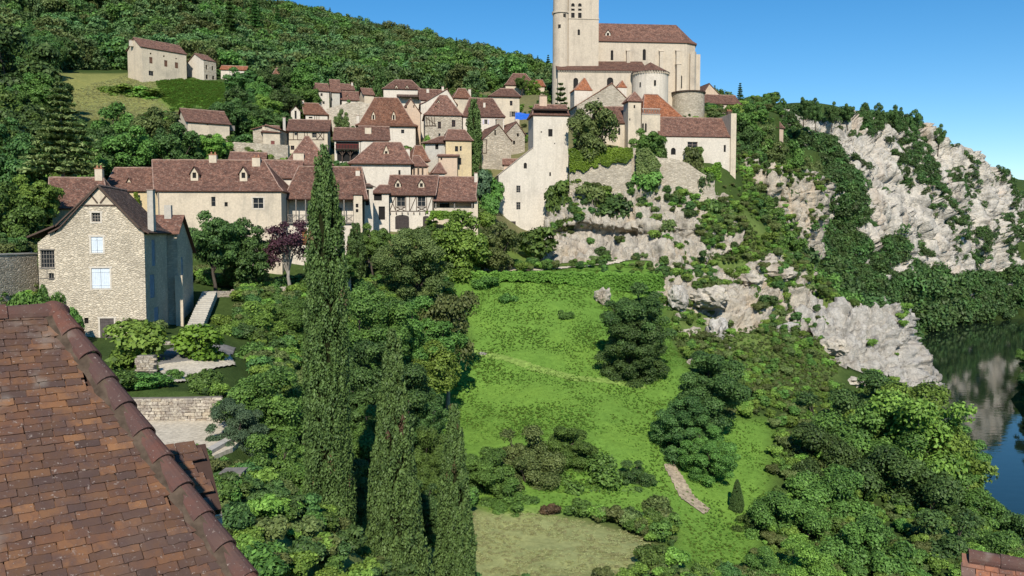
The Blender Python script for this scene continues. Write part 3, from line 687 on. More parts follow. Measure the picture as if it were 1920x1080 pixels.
# --- long plastered house with two dormers
W = [(396, 369, 404, 387, 'win', dict(nx=1, ny=2, frame=FRAME)), (421, 379, 427, 387, 'dark'), (474, 371, 494, 391, 'win', dict(nx=2, ny=2, frame=WHITE, surround=True)), (470, 420, 476, 430, 'dark')]
h = simple('long_house', 'long cream plastered house with two gabled dormers and red brown roof', (295, 117.5), (527, 118.5), 512, 358, 300, 10.5, rr=495, rl=285, win=W, sides=CREAM,
           chim=[(400, 291, 301, 14, 5.2), (481, 296, 318, 15, 4.6)], dorm=[(364, 313, 324, 336, 15, 1.7), (456, 313, 324, 336, 15, 1.7)])
m = MB(); m.tube([h.P(.15, -.08, h.ze - .2), h.P(.15, -.08, h.zb)], .06, 6); h.put(m, 'downpipe', TIMBER_G)
simple('low_house', 'lower wing with one small dormer at the left of the long house', (197, 119), (296, 118.6), 470, 358, 315, 9, rl=215, rr=290, wall=OCHRE, dorm=[(242, 334, 342, 351, 10, 1.6)])
# --- house with the wooden gallery, pyramid roof behind
simple('pyramid_house', 'steep pyramid roofed house behind the wooden gallery', (532, 133), (622, 134), 330, 309, 256, 9.5, rl=572, rr=579, chim=[(560, 288, 318, 20, 1.2, CREAM, 0)], dorm=[(610, 298, 306, 316, 9, 1.0)], flare=.10)
simple('link_house', 'dark roofed link building between the long house and the pyramid roof', (488, 128), (562, 129), 350, 334, 301, 8, wall=WHITE)
h = House('gallery_house', 'house with wooden gallery balcony behind the tallest cypress', 'house', (536, 122), (664, 123), 490, 373, 9.5)
h.std('x', 313, 566, 676, wall=WHITE, holes=[], ov=.3, cap=True) if False else None
GD = 1.7
zf = h.px(560, 416)[1]
Wb = [(566, 428, 576, 460, 'shut', dict(mat=plain('orange_brown_shutter', (.23, .10, .04)))),]
hb = h.wins(Wb)
e = (-.4, h.w + 2.0, -.35, h.dep + .3, h.ze); zr = h.px(620, 313, 4.6)[1]
r0, r1 = h.px(560, 313, 4.6)[0], h.px(678, 313, 4.6)[0]
h.roof([e, (e[0] + (r0 - e[0]) * .2, e[1] + (r1 - e[1]) * .2, e[2] + (4.6 - e[2]) * .2, e[3] + (4.6 - e[3]) * .2, h.ze + (zr - h.ze) * .15), (r0, r1, 4.6, 4.6, zr)])
m = MB(); z0 = h.zb - 3
panel(m, h.P(0, 0, 0), h.u, -h.v, [(0, z0), (h.w, z0), (h.w, zf - .25), (0, zf - .25)], hb)
gw = [(2.6, zf + .1, 3.5, zf + 2.1, False), (6.8, zf + .1, 7.7, zf + 2.1, False)]
panel(m, h.P(0, GD, 0), h.u, -h.v, [(0, zf - .25), (h.w, zf - .25), (h.w, h.ze), (0, h.ze)], gw)
panel(m, h.P(h.w, 0, 0), h.v, h.u, [(0, z0), (h.dep, z0), (h.dep, h.ze), (0, h.ze)]); panel(m, h.P(0, h.dep, 0), -h.v, -h.u, [(0, z0), (h.dep, z0), (h.dep, h.ze), (0, h.ze)])
h.put(m, 'wall', WHITE); h.close(Wb, hb)
for q in gw: h.fill(q, 'win', 2, 3, frame=TIMBER_G, o=h.P(0, GD, 0))
m = MB(); m.box(h.P(0, -.35, zf - .24), h.u * h.w, h.v * (GD + .3), UP * .2); h.put(m, 'gallery_floor', TIMBER_G)
for i in range(7): h.beam(541 + i * 20, 418, 541 + i * 20, 422, w=.22, proud=.5, name='joist')
for i in range(8):
    x = h.w * i / 7 * .985 + .07; m = MB(); m.box(h.P(x - .07, -.25, zf), h.u * .14, h.v * .14, UP * (h.ze - zf - .1)); h.put(m, 'gallery_post', TIMBER_G)
m = MB(); m.box(h.P(0, -.3, zf + .95), h.u * h.w, h.v * .1, UP * .08); h.put(m, 'rail', TIMBER_G)
for i in range(7):
    xa, xb = h.w * i / 7 * .985 + .16, h.w * (i + 1) / 7 * .985 - .02
    for (pz, qz) in ((zf + .05, zf + .9), (zf + .9, zf + .05)):
        m = MB(); m.tube([h.P(xa, -.22, pz), h.P(xb, -.22 + (.03 if pz > qz else 0), qz)], .045, 4); h.put(m, 'balustrade_brace', TIMBER_G)
    for j in range(1, 6):
        m = MB(); x = xa + (xb - xa) * j / 6; m.box(h.P(x - .03, -.16, zf), h.u * .06, h.v * .03, UP * .95); h.put(m, 'baluster', TIMBER_G)
h.chimney(671, 320, 334, 8, 3.6, WHITE, 1)
h = House('corner_pier', 'narrow plastered corner tower at the right end of the wooden gallery', 'tower', (663, 121.2), (679, 121.4), 480, 366, 3.0)
W = [(667, 382, 672, 389, 'dark'), (667, 392, 672, 398, 'dark')]; hs = h.wins(W); h.std('flat', 366, wall=CREAM, holes=hs); h.close(W, hs)
m = MB(); m.box(h.P(-.15, -.15, h.ze + .004), h.u * (h.w + .3), h.v * 3.2, UP * .12); h.put(m, 'cap_stone', TILE, uv=True)
simple('back_wing', 'small white wing with dark windows between the gallery and the timbered house', (683, 126), (699, 126.5), 460, 350, 345, 6, wall=WHITE, roofm=TILE_D, win=[(685, 356, 692, 385, 'dark')])
# --- half-timbered house and its porch wing
W = [(744, 367, 760, 387, 'win', dict(nx=2, ny=2, frame=FRAME)), (783, 368, 798, 387, 'win', dict(nx=2, ny=2, frame=FRAME)), (741, 403, 767, 430, 'door', dict(arch=.35, mat=DOOR)), (793, 405, 806, 428, 'door', dict(arch=.35, mat=DOOR))]
h = House('timbered_house', 'white half timbered house with two dormers and arched doors', 'house', (729, 135), (812, 135.6), 430, 366, 9)
hs = h.wins(W); h.std('x', 329, 731, 823, wall=WHITE, holes=hs, ov=.4, sides=WHITE); h.close(W, hs)
for q in ((729, 368, 812, 368), (729, 396, 812, 396), (730, 368, 730, 396), (742, 368, 742, 396), (761, 368, 761, 396), (768, 368, 768, 396), (781, 368, 781, 396), (800, 368, 800, 396), (811, 368, 811, 396),
          (741, 369, 731, 395), (732, 370, 741, 393), (769, 395, 780, 369), (801, 395, 810, 369), (743, 388, 760, 388), (782, 388, 799, 388), (744, 389, 759, 395), (744, 395, 759, 389), (783, 389, 798, 395), (783, 395, 798, 389)): h.beam(*q, w=.12, proud=.04)
for i in range(8): h.beam(732 + i * 11, 398, 732 + i * 11, 401, w=.16, proud=.3, name='joist_end')
for d in ((746, 336, 344, 352, 11, 1.7), (790, 336, 344, 352, 11, 1.7)): h.dormer(*d, roofm=TILE)
h = House('porch_house', 'house with open timber porch and flowering pergola right of the timbered house', 'house', (814, 136), (889, 137), 425, 377, 9)
e = (-.3, h.w + .4, -.5, h.dep + .3, h.ze); zr = h.px(860, 332, 5)[1]
h.roof([e, (e[0], e[1], 1.2, h.dep - 1, h.ze + (zr - h.ze) * .22), (e[0], h.w + 1.2, 5, 5, zr)])
zf = h.px(850, 390)[1]; z0 = h.zb - 3; m = MB()
panel(m, h.P(0, 0, 0), h.u, -h.v, [(0, z0), (h.w, z0), (h.w, zf), (0, zf)], [h.rect(866, 407, 884, 425)]); panel(m, h.P(0, 1.8, 0), h.u, -h.v, [(0, zf), (h.w, zf), (h.w, h.ze + 1), (0, h.ze + 1)])
panel(m, h.P(h.w + .6, 0, 0), h.v, h.u, [(0, z0), (h.dep, z0), (h.dep, h.ze), (5, zr - .1), (0, h.ze)]); panel(m, h.P(h.w, 0, 0), h.u, -h.v, [(0, z0), (.6, z0), (.6, h.ze), (0, h.ze)])
m.poly([h.P(0, 0, zf), h.P(h.w, 0, zf), h.P(h.w, 1.8, zf), h.P(0, 1.8, zf)]); h.put(m, 'wall', CREAM)
h.fill(h.rect(866, 407, 884, 425), 'dark')
for x in (817, 852, 885):
    h.beam(x, 377, x, 391, w=.2, v=.15, proud=.2, mat=TIMBER_G, name='porch_post'); h.beam(x - 4, 378, x, 383, w=.1, v=.15, proud=.1, mat=TIMBER_G, name='porch_brace'); h.beam(x + 4, 378, x, 383, w=.1, v=.15, proud=.1, mat=TIMBER_G, name='porch_brace')
m = MB(); m.box(h.P(0, .05, zf + .75), h.u * h.w, h.v * .08, UP * .08); h.put(m, 'porch_rail', TIMBER_G)
dk = MB(); dk.poly([h.P(1.0, 1.78, zf + .1), h.P(2.6, 1.78, zf + .1), h.P(2.6, 1.78, h.ze), h.P(1.0, 1.78, h.ze)]); h.put(dk, 'doorway', DARK)
h.chimney(892, 325, 342, 6, 4.2, WHITE, 0)
simple('lean_annex', 'small tiled annex between the gallery and the timbered house', (699, 133), (729, 133.5), 420, 362, 347, 6, wall=WHITE, rl=712, rr=None, win=[(701, 363, 716, 376, 'dark'), (710, 387, 722, 412, 'dark')])
# --- second row
simple('white_hip_house', 'white house with hipped roof and one dormer right of the cypress tip', (658, 147), (770, 148), 345, 307, 267, 9, rl=700, rr=752, wall=WHITE, ov=.6, dorm=[(724, 272, 284, 292, 10, 1.9)], win=[(747, 319, 751, 328, 'dark')], chim=[(765, 280, 292, 7, 3, WHITE, 0)])
h = simple('open_shed', 'tiled lean-to on timber posts beside the white hipped house', (773, 148.5), (800, 149), 345, 312, 292, 6, wall=PINK, rl=775, rr=786)
for x in (776, 784, 792): h.beam(x, 313, x, 330, w=.25, proud=.3)
simple('red_hip_house', 'small house with steep red hipped roof behind the lean-to', (774, 153), (803, 154), 340, 302, 273, 7, rl=778, rr=792, wall=PINK, roofm=TILE_W)
simple('hut', 'tiny hut with pyramid roof in front of the ochre house', (814, 150), (834, 150.5), 345, 325, 305, 4.2, rl=822, rr=826, wall=WHITE)
W = [(826, 296, 829, 300, 'dark')]
simple('brick_annex', 'small pink brick annex against the ochre house', (822, 156), (857, 156), 340, 293, 290, 4, wall=PINK, win=W)
W = [(853, 274, 859, 284, 'win', dict(nx=1, ny=2, frame=TIMBER)), (862, 274, 866, 283, 'win', dict(nx=1, ny=2, frame=WHITE)), (859, 296, 865, 309, 'win', dict(nx=1, ny=2, frame=TIMBER))]
simple('ochre_house', 'ochre plastered house left of the ivy clad column', (836, 158), (884, 159), 345, 263, 243, 8, rl=840, rr=872, wall=OCHRE, win=W)
simple('grey_house', 'low grey plastered house with wide eaves left of the ochre house', (797, 159.5), (836, 159), 340, 268, 256, 6, rl=826, wall=GREYP, win=[(816, 270, 822, 280, 'dark')], ov=.6)
W = [(927, 244, 930, 254, 'dark')]
h = simple('stone_gable_house', 'pale stone gable house right of the ivy clad column', (903, 166), (958, 168), 335, 263, 233, 9, 'y', rl=935, wall=STONE, win=W)
for q in ((905, 262, 905, 287), (912, 262, 912, 287), (903, 287, 913, 287), (903, 262, 913, 262)): h.beam(*q, w=.14)
h.chimney(936, 225, 236, 12, 1.5, STONE, 0)
simple('small_gable_house', 'small stone gable house left of the white tower', (946, 174), (984, 175.5), 320, 252, 228, 8, 'y', rl=968, wall=STONE, win=[(969, 250, 973, 256, 'dark'), (962, 264, 966, 271, 'dark')])
simple('shed', 'tiny red roofed shed beside the sloping tower wall', (945, 163), (968, 163), 325, 309, 298, 3, wall=PINK, cat='shed')
# --- third row
h = simple('chimney_house', 'house with one broad chimney below the big orange roof', (676, 160), (729, 161), 320, 263, 237, 7.5, wall=WHITE, chim=[(690, 240, 259, 12, 2.0, CREAM, 0)])
h = House('balcony_house', 'house with red flowered timber balcony left of the broad chimney', 'house', (627, 159.5), (675, 160), 315, 263, 7.5)
h.std('x', 240, None, None, wall=WHITE, holes=[h.rect(630, 266, 673, 279), h.rect(632, 283, 672, 303)], ov=.4)
for q in (h.rect(630, 266, 673, 279), h.rect(632, 283, 672, 303)): h.fill(q, 'dark')
zf = h.px(650, 281)[1]; m = MB(); m.box(h.P(.2, -.9, zf), h.u * (h.w - .4), h.v * .9, UP * .12); h.put(m, 'balcony_floor', TIMBER)
for i in range(16):
    m = MB(); m.box(h.P(.3 + i * (h.w - .6) / 15, -.88, zf), h.u * .06, h.v * .05, UP * .9); h.put(m, 'baluster', plain('red_paint', (.20, .03, .025)))
m = MB(); m.box(h.P(.2, -.92, zf + .9), h.u * (h.w - .4), h.v * .1, UP * .08); h.put(m, 'rail', plain('red_paint', (.20, .03, .025)))
for x in (642, 657): h.beam(x, 282, x, 303, w=.18, proud=.4); h.beam(x, 292, x - 6, 283, w=.1, proud=.4); h.beam(x, 292, x + 6, 283, w=.1, proud=.4)
W = [(552, 249, 558, 254, 'win', dict(nx=2, ny=1)), (585, 248, 593, 258, 'win', dict(nx=2, ny=2)), (545, 273, 552, 281, 'win', dict(nx=2, ny=2, frame=SHUT_B))]
h = House('upper_timbered_house', 'upper half timbered house with dark low roof left of the balcony', 'house', (541, 164), (614, 165), 305, 246, 8.5)
hs = h.wins(W); h.std('x', 225, None, None, wall=CREAM, holes=hs, ov=.45); h.close(W, hs)
for q in ((541, 262, 608, 262), (541, 247, 541, 262), (558, 247, 558, 262), (571, 247, 571, 262), (576, 247, 576, 262), (594, 247, 594, 262), (607, 247, 607, 262), (595, 247, 606, 261), (595, 261, 606, 247), (550, 247, 550, 262)): h.beam(*q, w=.13)
h.chimney(533, 221, 243, 5, 3, GREYP, 0)
h = simple('shed_house', 'small cream building with dark side wall and red door on the left', (493, 158), (524, 159), 300, 248, 236, 7, wall=CREAM, rl=502, win=[(508, 264, 515, 273, 'door', dict(mat=plain('red_brown_door', (.20, .07, .06))))], chim=[(500, 235, 248, 5, 2, CREAM, 0), (494, 237, 248, 5, 1, CREAM, 0)])
simple('grey_side_house', 'grey stone side wing joined to the small cream building', (525, 159), (541, 165), 305, 246, 240, 5, wall=STONE)
W = [(752, 243, 758, 250, 'win', dict(nx=1, ny=2, frame=TIMBER))]
simple('orange_roof_house', 'big white house with huge steep orange roof and two dormers', (671, 174), (779, 175.5), 300, 236, 183, 11, rl=702, rr=746, wall=WHITE, roofm=TILE_W, ov=.55, flare=.09, win=W,
       dorm=[(700, 208, 216, 230, 7, 1.4), (738, 208, 216, 230, 7, 1.4)], chim=[(671, 217, 232, 5, 1.5, WHITE, 0)])
simple('pink_gable', 'pinkish plastered gable wall behind the big orange roof', (754, 180), (788, 181), 260, 212, 185, 7, 'y', rl=770, wall=PINK, win=[(760, 198, 763, 203, 'dark'), (775, 197, 777, 202, 'dark')])
W = [(821, 228, 827, 241, 'win', dict(nx=2, ny=3, frame=SHUT_B)), (847, 225, 854, 238, 'win', dict(nx=2, ny=3, frame=SHUT_B)), (822, 250, 826, 259, 'win', dict(nx=1, ny=2))]
h = simple('steep_roof_house', 'stone house with steep ragged roof and timbered left corner', (797, 171), (866, 172), 300, 216, 179, 8.5, rl=824, rr=838, wall=STONE, win=W)
for x in (799, 804, 809, 814): h.beam(x, 219, x + 2, 236, w=.14)
h.beam(797, 236, 818, 236, w=.2); h.beam(798, 220, 817, 234, w=.12)
for d in ((822, 187, 191, 196, 5, 2.6), (817, 199, 203, 208, 6, 1.6)): h.dormer(*d)
W = [(908, 224, 914, 233, 'win', dict(nx=2, ny=1, frame=WHITE, leaves=plain('lilac_shutter', (.50, .46, .54))))]
simple('broad_hip_house', 'house with broad hipped roof behind the ivy clad column', (868, 177), (945, 178), 270, 219, 184, 9, rl=880, rr=924, wall=WHITE, win=W, chim=[(908, 193, 206, 4, 2.5, WHITE, 0), (903, 186, 190, 5, 4.4, POT, 0)])
simple('white_gable_house', 'house with long white sloping gable beside the pink gable', (789, 188), (856, 189), 280, 196, 166, 9, 'y', rl=838, wall=WHITE, roofm=TILE)
simple('brown_roof_house', 'brown roofed house behind the long white gable', (789, 194), (836, 195), 225, 188, 168, 8, wall=WHITE, chim=[(802, 167, 175, 5, 3, WHITE, 0), (830, 163, 172, 4, 4, WHITE, 0)])
simple('far_roof_house', 'small pinkish roofed house above the steep ragged roof', (852, 196), (882, 197), 220, 184, 166, 7, rl=859, rr=873, wall=CREAM, roofm=TILE_W, chim=[(880, 168, 180, 5, 3, WHITE, 0)])
W = [(956, 189, 961, 198, 'win', dict(nx=1, ny=2, frame=SHUT_B)), (959, 209, 966, 219, 'win', dict(nx=2, ny=2, leaves=TIMBER_G)), (925, 191, 929, 200, 'win', dict(nx=1, ny=2, frame=SHUT_G)), (956, 180.5, 959, 183.5, 'dark')]
simple('tall_cream_house', 'tall cream house with low hipped roof below the hilltop house', (919, 193), (974, 194), 255, 181, 166, 8, rl=938, rr=962, wall=CREAM, win=W, ov=.5)
# --- top row
W = [(752, 168, 757, 173, 'dark')]
h = simple('twin_dormer_house', 'white hipped house with two dormers at the top of the village', (719, 199), (788, 200), 225, 167, 150, 8.5, rl=740, rr=772, wall=WHITE, dorm=[(743, 159, 164, 172, 6, .05), (763, 159, 164, 172, 6, .05)])
m = MB(); p = [h.P(3.0, -1.6, h.px(760, 183)[1]), h.P(h.w - .2, -1.6, h.px(760, 183)[1]), h.P(h.w - .2, .0, h.px(760, 177)[1]), h.P(3.0, .0, h.px(760, 177)[1])]
m.poly(p, [(0, 0), (5, 0), (5, 2), (0, 2)]); m.poly([q - UP * .1 for q in reversed(p)], [(0, 0)] * 4); h.put(m, 'porch_roof', TILE_D, uv=True)
W = [(601, 175, 605, 180, 'win', dict(nx=1, ny=2)), (605, 190, 609, 195, 'win', dict(nx=1, ny=2))]
simple('tower_house', 'narrow white tower house with red brown roof at the wood edge', (596, 203), (617, 204), 235, 171, 156, 6, wall=WHITE, win=W, rl=590, rr=None, sides=GREYP)  # grey side walls: the dark gable's shade is put into their colour
simple('second_tower_house', 'narrow grey house with dark gable beside the white tower house', (622, 206), (637, 206.5), 235, 173, 150, 8, wall=GREYP)
simple('terrace_house', 'row house with long red roof right of the grey tower', (641, 207), (672, 208), 235, 188, 172, 7, wall=WHITE, dorm=[(651, 178, 181, 185, 5, 1.5)])
simple('back_row_house', 'house with curved red roof behind the long red row roof', (640, 214), (664, 215), 240, 169, 158, 7, wall=WHITE, chim=[(660, 155, 165, 3, 3, WHITE, 0)])
simple('garden_shed', 'small red roofed shed half hidden beside the tall village cypress', (683, 212), (701, 213), 235, 178, 166, 5, wall=CREAM, cat='shed')
h = simple('round_gable_house', 'house with orange hipped roof and white rounded gable', (573, 184), (614, 185), 240, 215, 193, 8, rl=566, rr=597, wall=WHITE, roofm=TILE_W, chim=[(568, 189, 195, 4, 4, WHITE, 0)], win=[(579, 219, 586, 222, 'dark')])
for x in (590, 594, 598): h.beam(x, 216, x, 226, w=.12)
h.dormer(554, 199, 208, 226, 18, -.6, WHITE, back=3.0, op=.22)
W = []
simple('hilltop_house', 'brown hipped house on the slope left of the church', (948, 224), (1003, 225), 190, 160, 138, 9, rl=962, rr=986, wall=CREAM)
simple('orange_annex', 'small annex with bright orange roof left of the church', (1000, 228), (1021, 228), 190, 162, 150, 5, wall=CREAM, roofm=TILE_O, rl=1005, rr=1017)
W = [(280, 107, 286, 119, 'shut', dict(mat=SHUT_B)), (308, 113, 314, 125, 'shut', dict(mat=SHUT_B)), (328, 117, 334, 128, 'shut', dict(mat=SHUT_B)), (279, 133, 288, 142, 'win', dict(nx=2, ny=1)), (281, 99, 284, 102, 'dark'), (306, 104, 309, 107, 'dark'), (329, 109, 332, 111, 'dark')]
h = House('farmhouse', 'long cream farmhouse with brown shutters above the hay field', 'house', (266, 216), (349, 225), 143, 95, 7.6)
hs = h.wins(W); h.std('x', 80, None, None, wall=CREAM, holes=hs, ov=.3, sink=5); h.close(W, hs)
h.chimney(246, 76, 83, 6, 4.5, WHITE, 0); h.chimney(305, 88, 92, 7, 4.5, WHITE, 1)
h = House('farm_annex', 'small stone annex at the right end of the farmhouse', 'house', (382, 226), (405, 229), 152, 114, 7.5)
W = [(386, 122, 389, 130, 'dark'), (397, 124, 400, 132, 'dark'), (386, 140, 390, 148, 'dark'), (398, 142, 402, 149, 'dark')]; hs = h.wins(W)
h.std('x', 104, None, None, wall=STONE, holes=hs, ov=.2, sides=WHITE); h.close(W, hs)
simple('orange_roof_cottage', 'low cottage with pale orange roof below the wood', (414, 232), (460, 233), 150, 131, 124, 6, wall=WHITE, roofm=TILE_O)
simple('hidden_cottage', 'small red roof peeping out of the trees above the village', (508, 232), (531, 233), 160, 146, 128, 6, rl=518, rr=526, wall=CREAM, roofm=TILE_W)
h = simple('field_barn', 'cream barn with brown roof below the bright green field', (352, 148), (430, 152), 275, 231, 207, 8, wall=CREAM, win=[(388, 233, 391, 235, 'dark')], cat='barn')
m = MB(); m.box(h.P(h.w + .05, 1, h.ze - .9), h.u * 1.2, h.v * 3, UP * .9); h.put(m, 'timber_annex', TIMBER_G)
simple('lower_roof', 'low tiled outbuilding behind the ridge of the long house', (432, 132), (495, 133), 310, 300, 286, 5, wall=STONE, cat='outbuilding')
# --- tower house on the terrace edge
W = [(1028, 242, 1036, 256, 'dark'), (1030, 323, 1033, 330, 'dark'), (1014, 246, 1016, 249, 'dark'), (1039, 268, 1041, 270, 'dark')]
h = House('white_tower_house', 'tall pale tower with tiled double roof above the rock face', 'tower', (1000, 158), (1066, 158.8), 432, 216, 6.5)
hs = h.wins(W); h.std('x', 196, 1003, 1062, wall=WHITE, holes=hs, ov=.3, sink=4); h.close(W, hs)
h.chimney(1018, 181, 198, 14, 3.2, PINK, 0)
m = MB(); zc_ = h.px(1030, 207)[1]; m.box(h.P(.1, -.12, zc_), h.u * (h.w - .2), h.v * 1.2, UP * .28); h.put(m, 'roof_step', TILE_D, uv=True)
W2 = [(968, 348, 976, 361, 'win', dict(nx=2, ny=3)), (968, 379, 976, 393, 'win', dict(nx=2, ny=3)), (954, 415, 967, 432, 'door', dict()), (982, 305, 988, 316, 'dark', dict(arch=True))]
g2 = h; a0 = h.px(935, 330)[0]; zl = h.px(935, 329)[1]; zr_ = h.px(1000, 276)[1]
hs = [h.rect(*q[:4], 0, q[5].get('arch', False) if len(q) > 5 else False) for q in W2]; m = MB(); z0 = h.zb - 4
panel(m, h.P(0, .03, 0), h.u, -h.v, [(a0, z0), (0, z0), (0, zr_), (a0, zl)], hs); panel(m, h.P(a0, 7, 0), -h.v, -h.u, [(0, z0), (7, z0), (7, zl), (0, zl)])
m.poly([h.P(a0, .03, zl), h.P(0, .03, zr_), h.P(0, 7, zr_), h.P(a0, 7, zl)]); h.put(m, 'side_wing_wall', WHITE); h.close(W2, hs)
p = [h.P(a0 - .2, -.1, zl + .03), h.P(0, -.1, zr_ + .03), h.P(0, 7, zr_ + .03), h.P(a0 - .2, 7, zl + .03)]; m = MB(); m.poly(p, [(0, 0), (0, 5), (7, 5), (7, 0)])
for i in range(4): m.poly([p[i] - UP * .1, p[(i + 1) % 4] - UP * .1, p[(i + 1) % 4], p[i]], [(0, .02)] * 4)
h.put(m, 'side_wing_roof', plain('pale_coping', (.40, .33, .27)))
# --- castle rock: hall, turret, chapel
W = [(1289, 266, 1308, 277, 'win', dict(nx=2, ny=2, frame=plain('pinkish_frame', (.45, .33, .27)), surround=True)), (1357, 272, 1361, 285, 'dark'), (1258, 277, 1267, 290, 'dark', dict(arch=True)), (1326, 318, 1331, 322, 'dark')]
h = House('castle_hall', 'long castle hall with brown roof on top of the rock', 'house', (1239, 166), (1369, 168), 370, 256, 8.5)
hs = h.wins(W); h.std('x', 221, None, None, wall=WHITE, holes=hs, ov=.25, sink=6); h.close(W, hs)
m = MB(); m.box(h.P(h.w + .02, -.3, h.zb - 6), h.u * 1.1, h.v * 8, UP * (h.px(1372, 213)[1] - h.zb + 6)); h.put(m, 'end_wall', CREAM)
h.chimney(1367, 209, 222, 8, 4, TIMBER, 3)
W = [(1188, 197, 1191, 203, 'dark'), (1180, 222, 1182, 226, 'dark')]
simple('turret', 'slim square turret with pyramid roof beside the castle chapel', (1178, 166), (1202, 166.4), 300, 190, 172, 3.2, rl=1189.5, rr=1190.5, wall=CREAM, win=W, ov=.3, flare=.25, cat='turret', sink=3)
h = House('castle_chapel', 'castle chapel with pointed twin windows and roof terrace', 'chapel', (1203.5, 166.6), (1238, 167.2), 300, 215, 6)
W = [(1203.8, 231, 1207.2, 248, 'dark', dict(arch=1.4)), (1209.2, 231, 1212.6, 248, 'dark', dict(arch=1.4))]; hs = h.wins(W); h.std('flat', 215, wall=CREAM, holes=hs); h.close(W, hs)
m = MB(); m.poly([h.P(0, 0, h.ze), h.P(h.w, 0, h.ze), h.P(h.w, 6, h.ze), h.P(0, 6, h.ze)]); m.box(h.P(-.02, -.1, h.ze + .003), h.u * (h.w + .1), h.v * .2, UP * .12); h.put(m, 'terrace', GREYP)
for i in range(7):
    for (za, zb_) in ((.12, 1.1), (1.1, .12)):
        m = MB(); x = h.w * i / 7; m.tube([h.P(x, 0, h.ze + za), h.P(x + h.w / 7, 0, h.ze + zb_)], .06, 4); h.put(m, 'parapet_brace', TIMBER_G)
m = MB(); m.tube([h.P(0, 0, h.ze + 1.12), h.P(h.w, 0, h.ze + 1.12)], .08, 5); h.put(m, 'parapet_rail', GREYP)
W = [(1153, 240, 1157, 252, 'dark', dict(arch=True)), (1159, 240, 1163, 253, 'dark', dict(arch=True))]
simple('castle_wing', 'castle wing with brown roof and arched windows behind the feathery tree', (1118, 168), (1178, 168.4), 300, 231, 200, 7, wall=CREAM, win=W, rl=1116)
simple('curved_roof_house', 'house with sweeping bright orange roof below the church', (1207, 179), (1290, 180), 250, 223, 177, 9, rl=1208, rr=1233, wall=CREAM, roofm=TILE_O, flare=.10)
simple('church_gable_house', 'wide pale gabled stone house below the church', (1082, 180), (1190, 182), 260, 199, 156, 9, 'y', rl=1147, wall=STONE, roofm=TILE_W, win=[(1120, 183, 1123, 186, 'dark')], ov=.25, flare=.22)
simple('orange_pyramid_house', 'white wall with small orange pyramid roof against the church', (1077, 190), (1110, 190.6), 240, 169, 146, 4.2, rl=1095, rr=1097, wall=WHITE, roofm=TILE_O, ov=.15)
simple('orange_cap_house', 'tiny orange roof tip behind the wide stone gable', (1158, 191), (1175, 191.4), 230, 164, 151, 3, rl=1166, rr=1167, wall=WHITE, roofm=TILE_O, ov=.1)
simple('cliff_house', 'low cream house with brown roof right of the church', (1323, 222), (1388, 224), 235, 195, 178, 7, wall=CREAM, win=[(1361, 200, 1364, 203, 'dark')])
simple('cliff_back_house', 'gabled roof peeping over the low house right of the church', (1318, 238), (1350, 239), 215, 178, 156, 8, 'y', rl=1330, wall=PINK)
W = [(1444, 243, 1455, 253, 'shut', dict(mat=plain('red_shutter', (.30, .06, .05))))]
simple('cliff_hut', 'small hut with red shutters on the cliff edge', (1436, 232), (1469, 236), 278, 239, 222, 5.5, rl=1446, rr=1458, wall=PINK, win=W, cat='hut', sink=4)
# --- church
ch = House('church', 'fortified church with tall bell tower and long brown roof on the hilltop', 'church', (1122, 206), (1288, 208), 212, 77, 11)
NW = [(1145, 94, 1150, 113, 'dark', dict(arch=True)), (1205, 92, 1211, 113, 'dark', dict(arch=True)), (1274, 141, 1279, 166, 'dark', dict(arch=True))]
hs = ch.wins(NW); z0 = ch.zb - 4; m = MB(); Wn = ch.w; ap = 3.4
panel(m, ch.P(0, 0, 0), ch.u, -ch.v, [(0, z0), (Wn, z0), (Wn, ch.ze), (0, ch.ze)], hs)
pts = [(Wn, 0), (Wn + ap * .75, 1.6), (Wn + ap, 5.5), (Wn + ap * .75, 9.4), (Wn, 11), (0, 11), (0, 0)]
for p, q in zip(pts[:-1], pts[1:]): m.poly([ch.P(*p, z0), ch.P(*q, z0), ch.P(*q, ch.ze), ch.P(*p, ch.ze)])
ch.put(m, 'nave_wall', CHURCH); ch.close(NW, hs)
zr = ch.px(1150, 44, 5.5)[1]; ra = ch.px(1268, 41, 5.5)[0]; m = MB(); o_ = .35; ep = [(-.1, -o_), (Wn + .1, -o_), (Wn + ap * .75 + o_, 1.4), (Wn + ap + o_, 5.5), (Wn + ap * .75 + o_, 9.6), (Wn + .1, 11 + o_), (-.1, 11 + o_)]
rp = [(-.1, 5.5), (ra, 5.5), (ra, 5.5), (ra, 5.5), (ra, 5.5), (ra, 5.5), (-.1, 5.5)]; cu = 0; fl = .14
